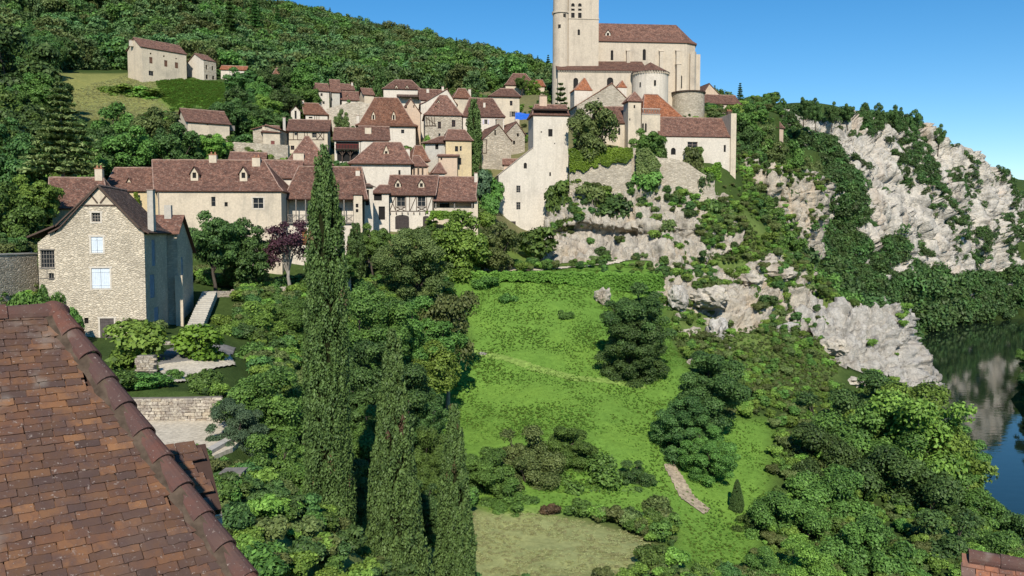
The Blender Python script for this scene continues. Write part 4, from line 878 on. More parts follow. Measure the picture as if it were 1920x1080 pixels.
for i in range(6):
    for (f0, g0, f1, g1) in ((0, 0, .2, fl), (.2, fl, 1, 1)):
        n = 10 if i in (0, 4) else 2
        for k in range(n):
            P4 = []
            for (tt, f, g_) in ((k / n, f0, g0), ((k + 1) / n, f0, g0), ((k + 1) / n, f1, g1), (k / n, f1, g1)):
                a = Vector(ep[i]).lerp(Vector(ep[i + 1]), tt); r_ = Vector(rp[i]).lerp(Vector(rp[i + 1]), tt); c_ = a.lerp(r_, f); P4.append(ch.P(c_.x, c_.y, ch.ze + (zr - ch.ze) * g_))
            L = (Vector(ep[i + 1]) - Vector(ep[i])).length; uvq = [(cu + L * k / n, 7 * f0), (cu + L * (k + 1) / n, 7 * f0), (cu + L * (k + 1) / n, 7 * f1), (cu + L * k / n, 7 * f1)]
            if (P4[2] - P4[3]).length < 1e-3: P4, uvq = P4[:3], uvq[:3]
            m.poly(P4, uvq)
    m.poly([ch.P(*ep[i], ch.ze - .28), ch.P(*ep[i + 1], ch.ze - .28), ch.P(*ep[i + 1], ch.ze), ch.P(*ep[i], ch.ze)], [(0, .02)] * 4); cu += L
m.poly([ch.P(*p, ch.ze - .28) for p in reversed(ep)], [(0, .02)] * 7)
nr = ch.put(m, 'nave_roof', TILE, uv=True); ch.dormer(1140, 56, 62, 69, 9, 1.5, WHITE)
for (x, y0, y1, wd) in ((1113, 97, 122, 8), (1177, 97, 121, 6), (1239, 98, 175, 7), (1270, 97, 175, 7), (1270, 123, 175, 8)):
    a, zt = ch.px(x, y0); wdm = wd / 1600 * 207; dpt = .9 if y0 < 120 else 1.5; m = MB()
    m.box(ch.P(a - wdm / 2, -dpt, z0), ch.u * wdm, ch.v * (dpt + .1), UP * (zt - z0)); tp = [ch.P(a - wdm / 2 - .1, -dpt - .1, zt + .003), ch.P(a + wdm / 2 + .1, -dpt - .1, zt + .003), ch.P(a + wdm / 2 + .1, .05, zt + .5), ch.P(a - wdm / 2 - .1, .05, zt + .5)]
    m.poly(tp); m.poly([tp[0], tp[3], tp[3] - UP * .5]); m.poly([tp[1], tp[1].lerp(tp[2], 1) - UP * .5, tp[2]]); ch.put(m, 'buttress', CHURCH)
for (pa, pv) in ((Wn + 1.2, .4), (Wn + 3.1, 3.2)):
    m = MB(); dx = ch.u * .8 - ch.v * .6 if pa < Wn + 2 else ch.u; sd = dx.cross(UP); m.box(ch.P(pa, pv, z0) - sd * .55, dx * 1.1, sd * 1.1, UP * (ch.px(1290, 97)[1] - z0)); ch.put(m, 'buttress', CHURCH)
# bell tower
tw = House('tower_frame', None, None, (1066.5, 202), (1123, 202.8), 212, -30, 9); bpy.data.objects.remove(tw.root); tw.root = ch.root; tw.base = ch.base
def TP(s_): return s_
BW = [(1071, 6, 1077.5, 34, 'dark', dict(arch=True)), (1084, 6, 1090.5, 34, 'dark', dict(arch=True)), (1083, 55, 1087.5, 66, 'dark', dict(arch=True))]
hs = tw.wins(BW); zt = tw.px(1090, -42)[1]; m = MB()
panel(m, tw.P(0, 0, 0), tw.u, -tw.v, [(0, z0), (tw.w, z0), (tw.w, zt), (0, zt)], hs)
for (p, q) in (((tw.w, 0), (tw.w, 9)), ((tw.w, 9), (0, 9)), ((0, 9), (0, 0))): m.poly([tw.P(*p, z0), tw.P(*q, z0), tw.P(*q, zt), tw.P(*p, zt)])
tw.put(m, 'bell_tower_wall', CHURCH); tw.close(BW, hs)
for h_ in hs[:2]:
    for k in (.36, .64):
        m = MB(); zz = h_[1] + (h_[3] - h_[1]) * k; m.box(tw.P(h_[0], .02, zz), tw.u * (h_[2] - h_[0]), tw.v * .12, UP * .45); tw.put(m, 'louvre', CHURCH)
m = MB(); zz = tw.px(1095, 36)[1]; m.box(tw.P(-.05, -.12, zz), tw.u * (tw.w + .17), tw.v * 9.2, UP * .22); tw.put(m, 'string_course', CHURCH)
zt2 = tw.px(1090, -75)[1]; tw.roof([(-.4, tw.w + .4, -.4, 9.4, zt), (tw.w / 2, tw.w / 2, 4.5, 4.5, zt2 + 2)], TILE, False, name='tower_roof')
def drum(c, r0, r1, zb_, zt_, n=28, a0=0, a1=2 * math.pi):
    mm = MB(); P_ = lambda an, r_, z: Vector((c[0] + r_ * math.cos(an), c[1] + r_ * math.sin(an), z))
    for k in range(n):
        x, y = a0 + (a1 - a0) * k / n, a0 + (a1 - a0) * (k + 1) / n
        mm.poly([P_(x, r0, zb_), P_(y, r0, zb_), P_(y, r1, zt_), P_(x, r1, zt_)], [(x * r0, 0), (y * r0, 0), (y * r0, 3), (x * r0, 3)])
    return mm
c0 = at(1052, 100, 203.5); rT = 15.5 / 1600 * 203
ch.put(drum(c0, rT + .15, rT + .1, z0, at(1052, 118, 203).z), 'turret_base', CHURCH); ch.put(drum(c0, rT, rT, at(1052, 118, 203).z, at(1052, 24, 203).z), 'stair_turret', CHURCH)
ch.put(drum(c0, rT + .22, rT + .22, at(1052, 26, 203).z, at(1052, 22, 203).z), 'turret_ring', CHURCH); ch.put(drum(c0, rT - .05, rT - .1, at(1052, 22, 203).z, at(1052, -45, 203).z), 'stair_turret', CHURCH)
for (x, y0, y1) in ((1049, 46, 52), (1058.5, 25.5, 31)):
    p = at(x, y1, 203.5 - rT); m = MB(); m.box(p - Vector((.3, .06, 0)), (.6, 0, 0), (0, .4, 0), (0, 0, (y1 - y0) / 1600 * 201)); ch.put(m, 'slit_window', DARK)
# aisle, round chapel, drum
ai = House('aisle_frame', None, None, (1046, 200.2), (1205, 201.5), 212, 131, 6); bpy.data.objects.remove(ai.root); ai.root = ch.root; ai.base = ch.base
AW = [(1075, 146, 1084, 168, 'dark', dict(arch=True)), (1138, 145, 1150, 168, 'dark', dict(arch=True))]; hs = ai.wins(AW); m = MB()
panel(m, ai.P(0, 0, 0), ai.u, -ai.v, [(0, z0), (ai.w, z0), (ai.w, ai.ze), (0, ai.ze)], hs)
for (p, q) in (((ai.w, 0), (ai.w, 6)), ((0, 6), (0, 0))): m.poly([ai.P(*p, z0), ai.P(*q, z0), ai.P(*q, ai.ze), ai.P(*p, ai.ze)])
ai.put(m, 'aisle_wall', CHURCH); ai.close(AW, hs)
zh = ai.px(1120, 118, 5.5)[1]; m = MB(); p = [ai.P(-.3, -.45, ai.ze), ai.P(ai.w + 1, -.45, ai.ze), ai.P(ai.w + 1, 5.5, zh + .5), ai.P(-.3, 5.5, zh + .5)]
m.poly(p, [(0, 0), (20, 0), (20, 6), (0, 6)])
for i in range(4): m.poly([p[i] - UP * .25, p[(i + 1) % 4] - UP * .25, p[(i + 1) % 4], p[i]], [(0, .02)] * 4)
ai.put(m, 'aisle_roof', TILE, uv=True)
for i in range(34):
    m = MB(); m.box(ai.P(.1 + i * ai.w / 34, -.3, ai.ze - .5), ai.u * .28, ai.v * .32, UP * .25); ai.put(m, 'corbel', WHITE)
c1 = at(1219, 160, 200.5); rC = 33 / 1600 * 200; zt = at(1219, 133, 197).z
ch.put(drum(c1, rC, rC, z0, zt, 26), 'chapel_wall', WHITE)
m = drum(c1, rC + .45, .05, zt, at(1219, 116, 200).z, 13); ch.put(m, 'chapel_roof', TILE, uv=True)
for i in range(22):
    an = -math.pi * (i + .5) / 22; p = c1 + Vector((math.cos(an), math.sin(an), 0)) * (rC - .05); p.z = zt - .45; m = MB(); dx = Vector((math.cos(an), math.sin(an), 0)); m.box(p - dx.cross(UP) * .13, dx * .35, dx.cross(UP) * .26, UP * .42); ch.put(m, 'corbel', CHURCH)
for (x, y0, y1, wd) in ((1222.5, 149, 162, 4), (1197, 152, 163, 2.6)):
    xx = (x - 1219) / 33 * rC; p = Vector((c1.x + xx, c1.y - math.sqrt(rC ** 2 - xx ** 2), at(x, y1, 196.5).z)); m = MB(); hw = wd / 2 / 1600 * 197; hz = (y1 - y0) / 1600 * 197
    m.tube([p + Vector((0, -.02, hw)), p + Vector((0, -.02, hz - hw))], hw, 8); ch.put(m, 'slit_window', DARK)
c2 = at(1290, 190, 208); rD = 30 / 1600 * 206
ch.put(drum(c2, rD + .1, rD, z0 - 5, at(1290, 172, 205).z), 'drum_wall', STONE); ch.put(drum(c2, rD + .3, rD + .3, at(1290, 172.5, 205).z, at(1290, 170, 205).z), 'drum_coping', TILE_D, uv=True)
m = MB(); m.poly([Vector((c2.x + (rD + .3) * math.cos(2 * math.pi * k / 28), c2.y + (rD + .3) * math.sin(2 * math.pi * k / 28), at(1290, 170, 205).z)) for k in range(28)]); ch.put(m, 'drum_top', GREYP)
# ------------------------------------------------------------------ foliage kit
G_DARK = leafmat('dark_leaves', (.024, .060, .018), (.100, .190, .050))
G_MID = leafmat('mid_green_leaves', (.036, .084, .018), (.132, .245, .050))
G_BRIGHT = leafmat('bright_leaves', (.062, .128, .020), (.200, .335, .058))
G_OLIVE = leafmat('olive_leaves', (.048, .078, .020), (.150, .195, .060))
G_BLUE = leafmat('blue_green_leaves', (.030, .058, .030), (.100, .155, .078))
G_CYP = leafmat('cypress_leaves', (.032, .067, .019), (.118, .188, .050), .15, hue=(.497, .505), val=(.97, 1.05))
G_PURPLE = leafmat('purple_leaves', (.035, .015, .020), (.130, .055, .065))
G_FAR = leafmat('far_wood_leaves', (.040, .092, .034), (.145, .255, .084))  # leaf tone lightened to stand in for slight haze over the hill
G_CLIFF = leafmat('cliff_shrub_leaves', (.024, .055, .018), (.080, .145, .044))
G_PINE = leafmat('pine_needles', (.040, .070, .024), (.140, .195, .066), .15)
G_GRASS = leafmat('meadow_leaves', (.095, .190, .026), (.170, .305, .050), .40, .7)
G_IVY = leafmat('ivy_leaves', (.060, .120, .012), (.170, .280, .030))
G_BROWN = leafmat('dry_leaves', (.070, .055, .030), (.170, .120, .060))
BARK = plain('bark', (.085, .070, .055), .95, .05, .4, 2.0)
BARK_P = plain('pale_bark', (.30, .27, .23), .95, .05, .3, 2.0)
def leafmesh(name, C, Nn, size, aspect=1.5, rng=None, tint=None, up=None, mat=None):
    """one quad (kite shaped) per leaf at C facing Nn"""
    n = len(C); rng = rng or RNG; Nn = Nn / (np.linalg.norm(Nn, axis=1, keepdims=True) + 1e-9)
    rd = rng.normal(size=(n, 3)) if up is None else up + rng.normal(size=(n, 3)) * .25
    A = np.cross(Nn, rd); A /= np.linalg.norm(A, axis=1, keepdims=True) + 1e-9; B = np.cross(A, Nn)
    s = np.asarray(size).reshape(-1, 1) * np.ones((n, 1)); a = A * s * .5; b = B * s * .5 * aspect
    V = np.stack([C - b, C + a * .9 - b * .1, C + b, C - a * .9 - b * .1], 1).reshape(-1, 3)
    me = np_mesh(name, V, np.arange(4 * n).reshape(n, 4))
    at_ = me.attributes.new('tint', 'FLOAT', 'FACE'); at_.data.foreach_set('value', np.clip(tint if tint is not None else rng.random(n), 0, 1).astype(np.float32))
    if mat: me.materials.append(mat)
    return me
def sphere_pts(rng, n):
    v = rng.normal(size=(n, 3)); return v / np.linalg.norm(v, axis=1, keepdims=True)
def crown(name, seed, rx, rz, zc_, lobes, n, leaf, lr=(.30, .50), flat=1.0, sparse=0.0, mat=None, aspect=1.5, upn=.35):
    rng = np.random.default_rng(seed); c = sphere_pts(rng, lobes) * (rng.random((lobes, 1)) ** (.45 if lobes < 40 else .33)) * np.array([rx * .72, rx * .72, rz * .74]) * (1 if lobes < 40 else 1.12) + np.array([0, 0, zc_])
    r = rng.uniform(*lr, lobes) * rx; r[0] = max(r[0], rx * (.5 if lobes < 40 else .36)); c[0] = (0, 0, zc_)
    w = r ** 2 / (r ** 2).sum(); li = rng.choice(lobes, n, p=w); d = sphere_pts(rng, n); d[:, 2] = np.where(rng.random(n) < .65, np.abs(d[:, 2]), d[:, 2])
    rad = r[li] * (rng.random(n) ** .35) * rng.uniform(.92, 1.12, n); P = c[li] + d * rad[:, None] * np.array([1, 1, .85 * flat])
    keep = np.ones(n, bool)
    for k in range(lobes):
        q = (P - c[k]) / r[k]; keep &= ~(((q ** 2).sum(1) < .45) & (li != k))
    if sparse: keep &= rng.random(n) > sparse
    P, d, li = P[keep], d[keep], li[keep]; lt = rng.random(lobes)
    tint = .25 + .35 * lt[li] + rng.normal(size=len(P)) * .18
    nn = d + rng.normal(size=P.shape) * .55 + np.array([0, -.0, upn])
    me = leafmesh(name, P, nn, leaf * rng.uniform(.6, 1.35, len(P)), aspect, rng, tint, None, mat); return me, c, r
def trunk_mesh(name, h, r, lobes, lr_, seed=0, zmin=.35, nb=9, mat=None, lean=.04):
    rng = random.Random(seed); mb = MB(); pts = []; x = y = 0
    for i in range(7):
        pts.append((x, y, h * i / 6)); x += rng.uniform(-1, 1) * h * lean; y += rng.uniform(-1, 1) * h * lean
    mb.tube(pts, [r * (1.25 if i == 0 else 1) * (1 - .75 * i / 6) for i in range(7)], 8)
    for k in range(min(nb, len(lobes))):
        c = Vector(lobes[k]); f = rng.uniform(zmin, .85); i = int(f * 6); s0 = Vector(pts[i]).lerp(Vector(pts[min(6, i + 1)]), f * 6 - i)
        mid = s0.lerp(c, .5) + Vector((rng.uniform(-.3, .3), rng.uniform(-.3, .3), rng.uniform(.0, .5))); rr = r * (1 - .75 * f) * .6
        mb.tube([s0, mid, c], [rr, rr * .65, rr * .25], 5, False)
        for _ in range(2):
            e = c + Vector((rng.uniform(-1, 1), rng.uniform(-1, 1), rng.uniform(-.2, 1))) * lr_[k] * .8; mb.tube([mid.lerp(c, .6), e], [rr * .35, rr * .12], 4, False)
    o = mb.build(name, mat or BARK, smooth=True); me = o.data; bpy.data.objects.remove(o); return me
PROTO = {}
def make_proto(key, seed, rx, rz, zc_, lobes, n, leaf, tr, mat=None, **kw):
    nb = kw.pop('nb', 9); bark = kw.pop('bark', None); me, c, r = crown('crown', seed, rx, rz, zc_, lobes, n, leaf, **kw)
    co = np.zeros(len(me.vertices) * 3, np.float32); me.vertices.foreach_get('co', co); co = co.reshape(-1, 3)
    me.materials.append(mat or G_MID)
    PROTO[key] = dict(crown=me, trunk=trunk_mesh('trunk', zc_ + rz * .2, tr, c, r, seed, nb=nb, mat=bark), w=float(np.percentile(np.abs(co[:, :2]), 98)) * 2, h=float(np.percentile(co[:, 2], 99.5)))
for i in range(3): make_proto('broad%d' % i, 20 + i, 4.0, 3.6 + .4 * i, 6.0, 52 + 8 * i, 26000, .20, .26, lr=(.14, .27), nb=14)
for i in range(3): make_proto('fine%d' % i, 30 + i, 4.0, 3.8 + .5 * i, 5.2, 72 + 10 * i, 66000, .115, .24, lr=(.11, .24), nb=16)
for i in range(2): make_proto('open%d' % i, 40 + i, 3.6, 3.4, 5.2, 22, 16000, .17, .20, lr=(.20, .36), sparse=.1, bark=BARK_P, nb=16)
for i in range(3): make_proto('shrub%d' % i, 50 + i, 1.3, .95, .95, 12, 6000, .12, .05, lr=(.3, .5))
for i in range(2): make_proto('bush%d' % i, 54 + i, 1.5, 1.2, 1.15, 10, 2600, .22, .06, lr=(.35, .55))
make_proto('fig', 60, 2.6, 1.9, 2.9, 18, 5200, .30, .28, mat=G_BRIGHT, lr=(.28, .45), aspect=1.2)
make_proto('smoke', 61, 2.6, 2.7, 3.9, 26, 6500, .13, .17, mat=G_PURPLE, lr=(.15, .3), bark=BARK_P, nb=20)
def layered(key, seed, h, rb, n, leaf, mat, z0f=.12, droop=.25, power=1.0, bark=None, tiers=None):
    """conifer: whorls of drooping sprays"""
    rng = np.random.default_rng(seed); tiers = tiers or int(h * 1.3); P, Nn, T = [], [], []
    br = []
    for k in range(tiers):
        f = (k + .5) / tiers; z = h * (z0f + (1 - z0f) * f); R_ = rb * (1 - f) ** power * rng.uniform(.8, 1.15) + .15; nb = rng.integers(5, 8); a0 = rng.random() * 6.28
        for j in range(nb):
            a = a0 + 6.283 * j / nb + rng.normal() * .2; L = R_ * rng.uniform(.7, 1.1); m = int(n / (tiers * 6) * (L / rb) * 1.9) + 6; t = rng.random(m) ** .7
            px_ = np.stack([np.cos(a) * L * t, np.sin(a) * L * t, z - droop * L * t ** 1.5], 1) + rng.normal(size=(m, 3)) * np.array([1, 1, .35]) * (L * .13 * (1.15 - t * .6))[:, None]
            P.append(px_); Nn.append(np.tile([0, 0, 1.0], (m, 1)) + rng.normal(size=(m, 3)) * .6); T.append(np.clip(.3 + .4 * t + rng.normal(size=m) * .15, 0, 1)); br.append((z, a, L))
    P, Nn, T = np.concatenate(P), np.concatenate(Nn), np.concatenate(T); me = leafmesh('crown', P, Nn, leaf * rng.uniform(.6, 1.3, len(P)), 2.2, rng, T, None, mat)
    mb = MB(); mb.tube([(0, 0, 0), (.05, 0, h * .4), (0, .05, h * .97)], [h * .016, h * .011, .03], 7)
    for z, a, L in br[::2]: mb.tube([(0, 0, z), (math.cos(a) * L * .8, math.sin(a) * L * .8, z - droop * L * .6)], [.05, .015], 4, False)
    o = mb.build('trunk', bark or BARK, smooth=True); tm = o.data; bpy.data.objects.remove(o)
    PROTO[key] = dict(crown=me, trunk=tm, w=rb * 2, h=h)
layered('conifer0', 70, 13, 3.0, 9000, .30, G_PINE); layered('conifer1', 71, 15, 2.6, 9000, .30, G_DARK)
layered('pine', 72, 20, 4.4, 12000, .34, G_PINE, .30, .10, .7, BARK_P, 14)
layered('yew', 73, 7, 1.9, 6000, .20, G_DARK, .02, -.25, .6)
def cypress_proto(key, seed, h, prof, n, leaf, mat=None, sprays=620, sw=.20):
    """column of upright sprays, each a small plume of scale leaves; prof: (height fraction, radius)"""
    mat = mat or G_CYP
    rng = np.random.default_rng(seed); fz = np.array([p[0] for p in prof]); fr = np.array([p[1] for p in prof])
    f = rng.random(sprays * 4); f = f[rng.random(sprays * 4) < (np.interp(f, fz, fr) + .2) / (fr.max() + .2)][:sprays]; m = len(f); a = rng.random(m) * 6.283; R_ = np.interp(f, fz, fr)
    lump = np.array([mnoise.noise(Vector((math.cos(x) * 1.6, math.sin(x) * 1.6, z * h * .40))) for x, z in zip(a, f)])
    rr = np.maximum(.03, R_ * (.86 + .17 * lump + rng.normal(size=m) * .05)); base = np.stack([np.cos(a) * rr, np.sin(a) * rr, f * h - .35], 1)
    ln = rng.uniform(.7, 1.5, m) * (.55 + .45 * R_ / fr.max()); wd = sw * rng.uniform(.7, 1.3, m) * (.5 + .5 * R_ / fr.max()); tilt = rng.uniform(.05, .22, m); stn = rng.random(m); dead = rng.random(m) < .010
    k = rng.integers(0, m, n); t_ = rng.random(n); d = sphere_pts(rng, n); prof_ = np.sin(np.pi * np.clip(t_ * .88 + .10, 0, 1)) ** .7
    ax = np.stack([np.cos(a) * tilt, np.sin(a) * tilt, np.ones(m)], 1)
    P = base[k] + ax[k] * (ln[k] * t_)[:, None] + d * np.array([1, 1, .4]) * (wd[k] * prof_)[:, None]
    keep = P[:, 2] < h * 1.0; P, d, k, t_ = P[keep], d[keep], k[keep], t_[keep]
    T = np.clip(.12 + .34 * stn[k] + .34 * t_ + rng.normal(size=len(P)) * .12, 0, 1)
    me = leafmesh('crown', P, d + np.array([0, 0, .2]) + rng.normal(size=P.shape) * .35, leaf * rng.uniform(.6, 1.3, len(P)), 1.7, rng, T, np.tile([0, 0, 1.0], (len(P), 1)), mat)
    me.materials.append(G_BROWN); mi = np.zeros(len(P), np.int32); mi[dead[k]] = 1; me.polygons.foreach_set('material_index', mi)
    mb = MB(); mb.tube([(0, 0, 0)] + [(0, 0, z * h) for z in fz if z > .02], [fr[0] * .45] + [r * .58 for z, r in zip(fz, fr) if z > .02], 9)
    o = mb.build('trunk', plain('shaded_core', (.020, .024, .010), .95, .0), smooth=True); tm = o.data; bpy.data.objects.remove(o)  # solid core rather than wood; dark colour stands for shade inside the column
    PROTO[key] = dict(crown=me, trunk=tm, w=float(fr.max()) * 2.1, h=h)
cypress_proto('cypress_tall', 80, 28, [(0, 1.0), (.08, 1.2), (.24, 1.24), (.41, 1.18), (.60, 1.06), (.70, 1.0), (.78, .95), (.857, .82), (.925, .54), (.97, .26), (1, .05)], 170000, .085, sprays=1900, sw=.23)
cypress_proto('cypress_broad', 81, 19, [(0, 1.5), (.08, 1.95), (.25, 1.85), (.45, 1.50), (.65, 1.05), (.82, .62), (.93, .32), (1, .05)], 170000, .085, sprays=1800, sw=.23)
cypress_proto('cypress_small', 82, 14, [(0, .9), (.1, 1.2), (.3, 1.12), (.5, .90), (.7, .62), (.88, .34), (1, .04)], 90000, .085, sprays=900, sw=.22)
cypress_proto('column', 83, 14, [(0, .9), (.08, 1.2), (.3, 1.3), (.6, 1.25), (.8, 1.0), (.93, .55), (1, .1)], 22000, .20, sprays=420, sw=.32)
def tree(proto, px_, ytop, wpx, D, label, cat='tree', name='tree', group=None, mat=None, rot=None, zb=None, sq=None, hmin=None, barkm=None):
    """a tree standing on the ground at depth D, top at pixel (px_, ytop), crown wpx wide"""
    p = PROTO[proto]; tp = at(px_, ytop, D); g_ = ground(tp.x, D) if zb is None else zb; H = tp.z - g_
    if hmin and H < hmin: H = hmin
    if H < .3: print('TREE LOW', label, px_, ytop, D, round(H, 2)); H = .3
    sx = wpx * D / FPX / p['w']; sz = H / p['h']
    lim = (.55 if name in ('hedge', 'vine_bush') else .85) * (1.25 if proto.startswith('broad') else 1.1)
    if sz < lim * sx and not proto.startswith('cyp'): sz = lim * sx * random.uniform(.9, 1.1); g_ = tp.z - sz * p['h']
    if sz > 1.7 * sx and proto[:4] in ('broa', 'fine', 'open'): sz = 1.7 * sx if zb is None else sz; g_ = tp.z - sz * p['h'] if zb is None else g_
    r = empty(name, (tp.x, D, g_ - .15), label, cat, group); r.scale = (sx, sx, sz); r.rotation_euler = (0, 0, rot if rot is not None else random.uniform(0, 6.28))
    for part in ('trunk', 'crown'):
        o = link(part, p[part], None, r)
        if mat is not None and part == 'crown': o.material_slots[0].link = 'OBJECT'; o.material_slots[0].material = mat
        if barkm is not None and part == 'trunk': o.material_slots[0].link = 'OBJECT'; o.material_slots[0].material = barkm
    return r
# ---- mass planting (things nobody could count): one object, leaf clumps on points
CL = {}
def clump(key, seed, rx, rz, n, leaf, mat, lobes=9):
    me, _, _ = crown(key, seed, rx, rz, rz * .8, lobes, n, leaf, lr=(.4, .62) if lobes < 20 else (.16, .30), mat=mat); o = bpy.data.objects.new(key, me); CL[key] = o; return o
def scatter(name, P, S, protos, label, cat=None, rz=None, tilt=None):
    n = len(P); me = bpy.data.meshes.new(name); me.vertices.add(n); me.vertices.foreach_set('co', np.asarray(P, np.float32).ravel())
    S = np.asarray(S, np.float32); S = np.repeat(S[:, None], 3, 1) if S.ndim == 1 else S
    a = me.attributes.new('scl', 'FLOAT_VECTOR', 'POINT'); a.data.foreach_set('vector', S.ravel())
    rot = np.zeros((n, 3), np.float32); rot[:, 2] = RNG.random(n) * 6.28 if rz is None else rz
    if tilt: rot[:, :2] = RNG.normal(size=(n, 2)) * tilt
    a = me.attributes.new('rot', 'FLOAT_VECTOR', 'POINT'); a.data.foreach_set('vector', rot.ravel())
    a = me.attributes.new('pick', 'INT', 'POINT'); a.data.foreach_set('value', RNG.integers(0, len(protos), n).astype(np.int32))
    o = link(name, me); ng = bpy.data.node_groups.new(name, 'GeometryNodeTree'); ng.interface.new_socket('Geometry', in_out='INPUT', socket_type='NodeSocketGeometry'); ng.interface.new_socket('Geometry', in_out='OUTPUT', socket_type='NodeSocketGeometry')
    gi, go = ng.nodes.new('NodeGroupInput'), ng.nodes.new('NodeGroupOutput'); iop = ng.nodes.new('GeometryNodeInstanceOnPoints'); jn = ng.nodes.new('GeometryNodeJoinGeometry')
    for pr in protos:
        oi = ng.nodes.new('GeometryNodeObjectInfo'); oi.inputs['Object'].default_value = pr; oi.inputs['As Instance'].default_value = True; ng.links.new(oi.outputs['Geometry'], jn.inputs[0])
    def attr(nm, ty):
        q = ng.nodes.new('GeometryNodeInputNamedAttribute'); q.data_type = ty; q.inputs[0].default_value = nm; return q.outputs[0]
    ng.links.new(gi.outputs[0], iop.inputs['Points']); ng.links.new(jn.outputs[0], iop.inputs['Instance']); iop.inputs['Pick Instance'].default_value = True
    ng.links.new(attr('pick', 'INT'), iop.inputs['Instance Index']); ng.links.new(attr('scl', 'FLOAT_VECTOR'), iop.inputs['Scale'])
    ng.links.new(attr('rot', 'FLOAT_VECTOR'), iop.inputs['Rotation']); ng.links.new(iop.outputs[0], go.inputs[0])
    md = o.modifiers.new('planting', 'NODES'); md.node_group = ng
    return props(o, label, cat, kind='stuff')
# ------------------------------------------------------------------ rock
def rockmat(name, base, grey, warm, warm_amt=.5, sc=1.0):
    m, t, b = new_mat(name, .95, .08); v = coords(t)
    big = nz(t, v, .09 * sc, 6, .7); med = nz(t, v, .55 * sc, 6, .7); fine = nz(t, v, 3.2 * sc, 5, .7)
    vs = coords(t, scale=(1, 1, .18)); st = nz(t, vs, .55 * sc, 5, .65); wv = nz(t, vs, .16 * sc, 4, .6)
    c = ramp(t, fine, [(.25, tuple(x * .62 for x in base)), (.55, base), (.8, tuple(min(1, x * 1.15) for x in base))])
    c = mix(t, ramp(t, med, [(.46, (0, 0, 0)), (.66, (.75,) * 3)]), c, grey)
    c = mix(t, ramp(t, st, [(.52, (0, 0, 0)), (.70, (.75,) * 3)]), c, tuple(x * .45 for x in grey))
    c = mix(t, ramp(t, wv, [(.54, (0, 0, 0)), (.72, (warm_amt,) * 3)]), c, warm)
    wob = N(t, 'ShaderNodeTexNoise'); wob.inputs['Scale'].default_value = .5 * sc; t.links.new(v, wob.inputs['Vector']); vm = N(t, 'ShaderNodeVectorMath', operation='MULTIPLY_ADD'); vm.inputs[1].default_value = (2.5 / sc,) * 3; t.links.new(wob.outputs['Color'], vm.inputs[0]); t.links.new(v, vm.inputs[2])
    cr = N(t, 'ShaderNodeTexVoronoi', feature='DISTANCE_TO_EDGE'); cr.inputs['Scale'].default_value = .55 * sc; t.links.new(vm.outputs[0], cr.inputs['Vector'])
    c = mix(t, ramp(t, cr.outputs['Distance'], [(0, (.38,) * 3), (.03, (0, 0, 0))]), c, tuple(x * .35 for x in grey))
    t.links.new(c, b.inputs['Base Color']); bump(t, b, fine, .4 / sc, 1.0); return m
ROCK = rockmat('warm_limestone', (.56, .50, .405), (.32, .29, .245), (.56, .40, .24), .5)
ROCK_W = rockmat('white_limestone', (.54, .505, .445), (.34, .325, .295), (.50, .39, .27), .35)
ROCK_F = rockmat('far_limestone', (.68, .625, .535), (.46, .435, .39), (.64, .46, .31), .6, .35)
def interp_rows(rows, nu, nv):
    G = np.zeros((len(rows), nu, 3))
    for k, r in enumerate(rows):
        P = np.array([tuple(at(*p)) if len(p) == 3 else tuple(p[0]) for p in r]); s = np.linspace(0, 1, len(P)); u = np.linspace(0, 1, nu)
        for c in range(3): G[k, :, c] = np.interp(u, s, P[:, c])
    out = np.zeros((nv, nu, 3)); s = np.linspace(0, 1, len(rows)); v = np.linspace(0, 1, nv)
    for i in range(nu):
        for c in range(3): out[:, i, c] = np.interp(v, s, G[:, i, c])
    return out
def rock_sheet(name, rows, nu, nv, mat, label, amp=1.0, sc=1.0, ledge=.6, seed=0, tuck=3.0):
    G = interp_rows(rows, nu, nv); dU = np.gradient(G, axis=1); dV = np.gradient(G, axis=0); Nn = np.cross(dV, dU); Nn /= np.linalg.norm(Nn, axis=2, keepdims=True) + 1e-9
    if Nn[..., 1].mean() > 0: Nn = -Nn
    D = np.zeros((nv, nu)); off = Vector((seed * 13.1, seed * 7.7, seed))
    for j in range(nv):
        for i in range(nu):
            p = Vector(G[j, i]) * sc + off; w_ = mnoise.noise_vector(p * .22) * 1.2 + mnoise.noise_vector(p * .8) * .35
            f = mnoise.fractal(p * .09, .9, 2.1, 4) * 1.5
            a_ = Vector(((p.x + w_.x) * .26, (p.y + w_.y) * .26, (p.z + w_.z) * .17)); f += mnoise.cell(a_) * .75
            a_ = Vector(((p.x + w_.y) * .7 + 5, (p.y + w_.z) * .7, (p.z + w_.x) * .42)); f += mnoise.cell(a_) * .34
            vd = mnoise.voronoi(Vector((p.x * .5, p.y * .5, p.z * .26)) + w_ * .3)[0]; f -= max(0, .16 - (vd[1] - vd[0])) * 4.0
            f += mnoise.noise(p * 1.7) * .20 + mnoise.noise(p * 3.9) * .10
            lz = p.z * .30 + w_.z * .35; f += ledge * ((lz % 1.0) - .5)
            D[j, i] = f * amp / max(.3, sc ** .5)
    G = G + Nn * D[..., None]
    b = np.zeros((nv, nu)); b[0] = b[-1] = 1; b[:, 0] = b[:, -1] = 1; G[..., 1] += b * tuck
    I = np.arange(nu * nv).reshape(nv, nu); F = np.stack([I[:-1, :-1], I[1:, :-1], I[1:, 1:], I[:-1, 1:]], -1).reshape(-1, 4)
    me = np_mesh(name, G.reshape(-1, 3), F, mat=mat); o = link(name, me); props(o, label, kind='structure'); return o, G
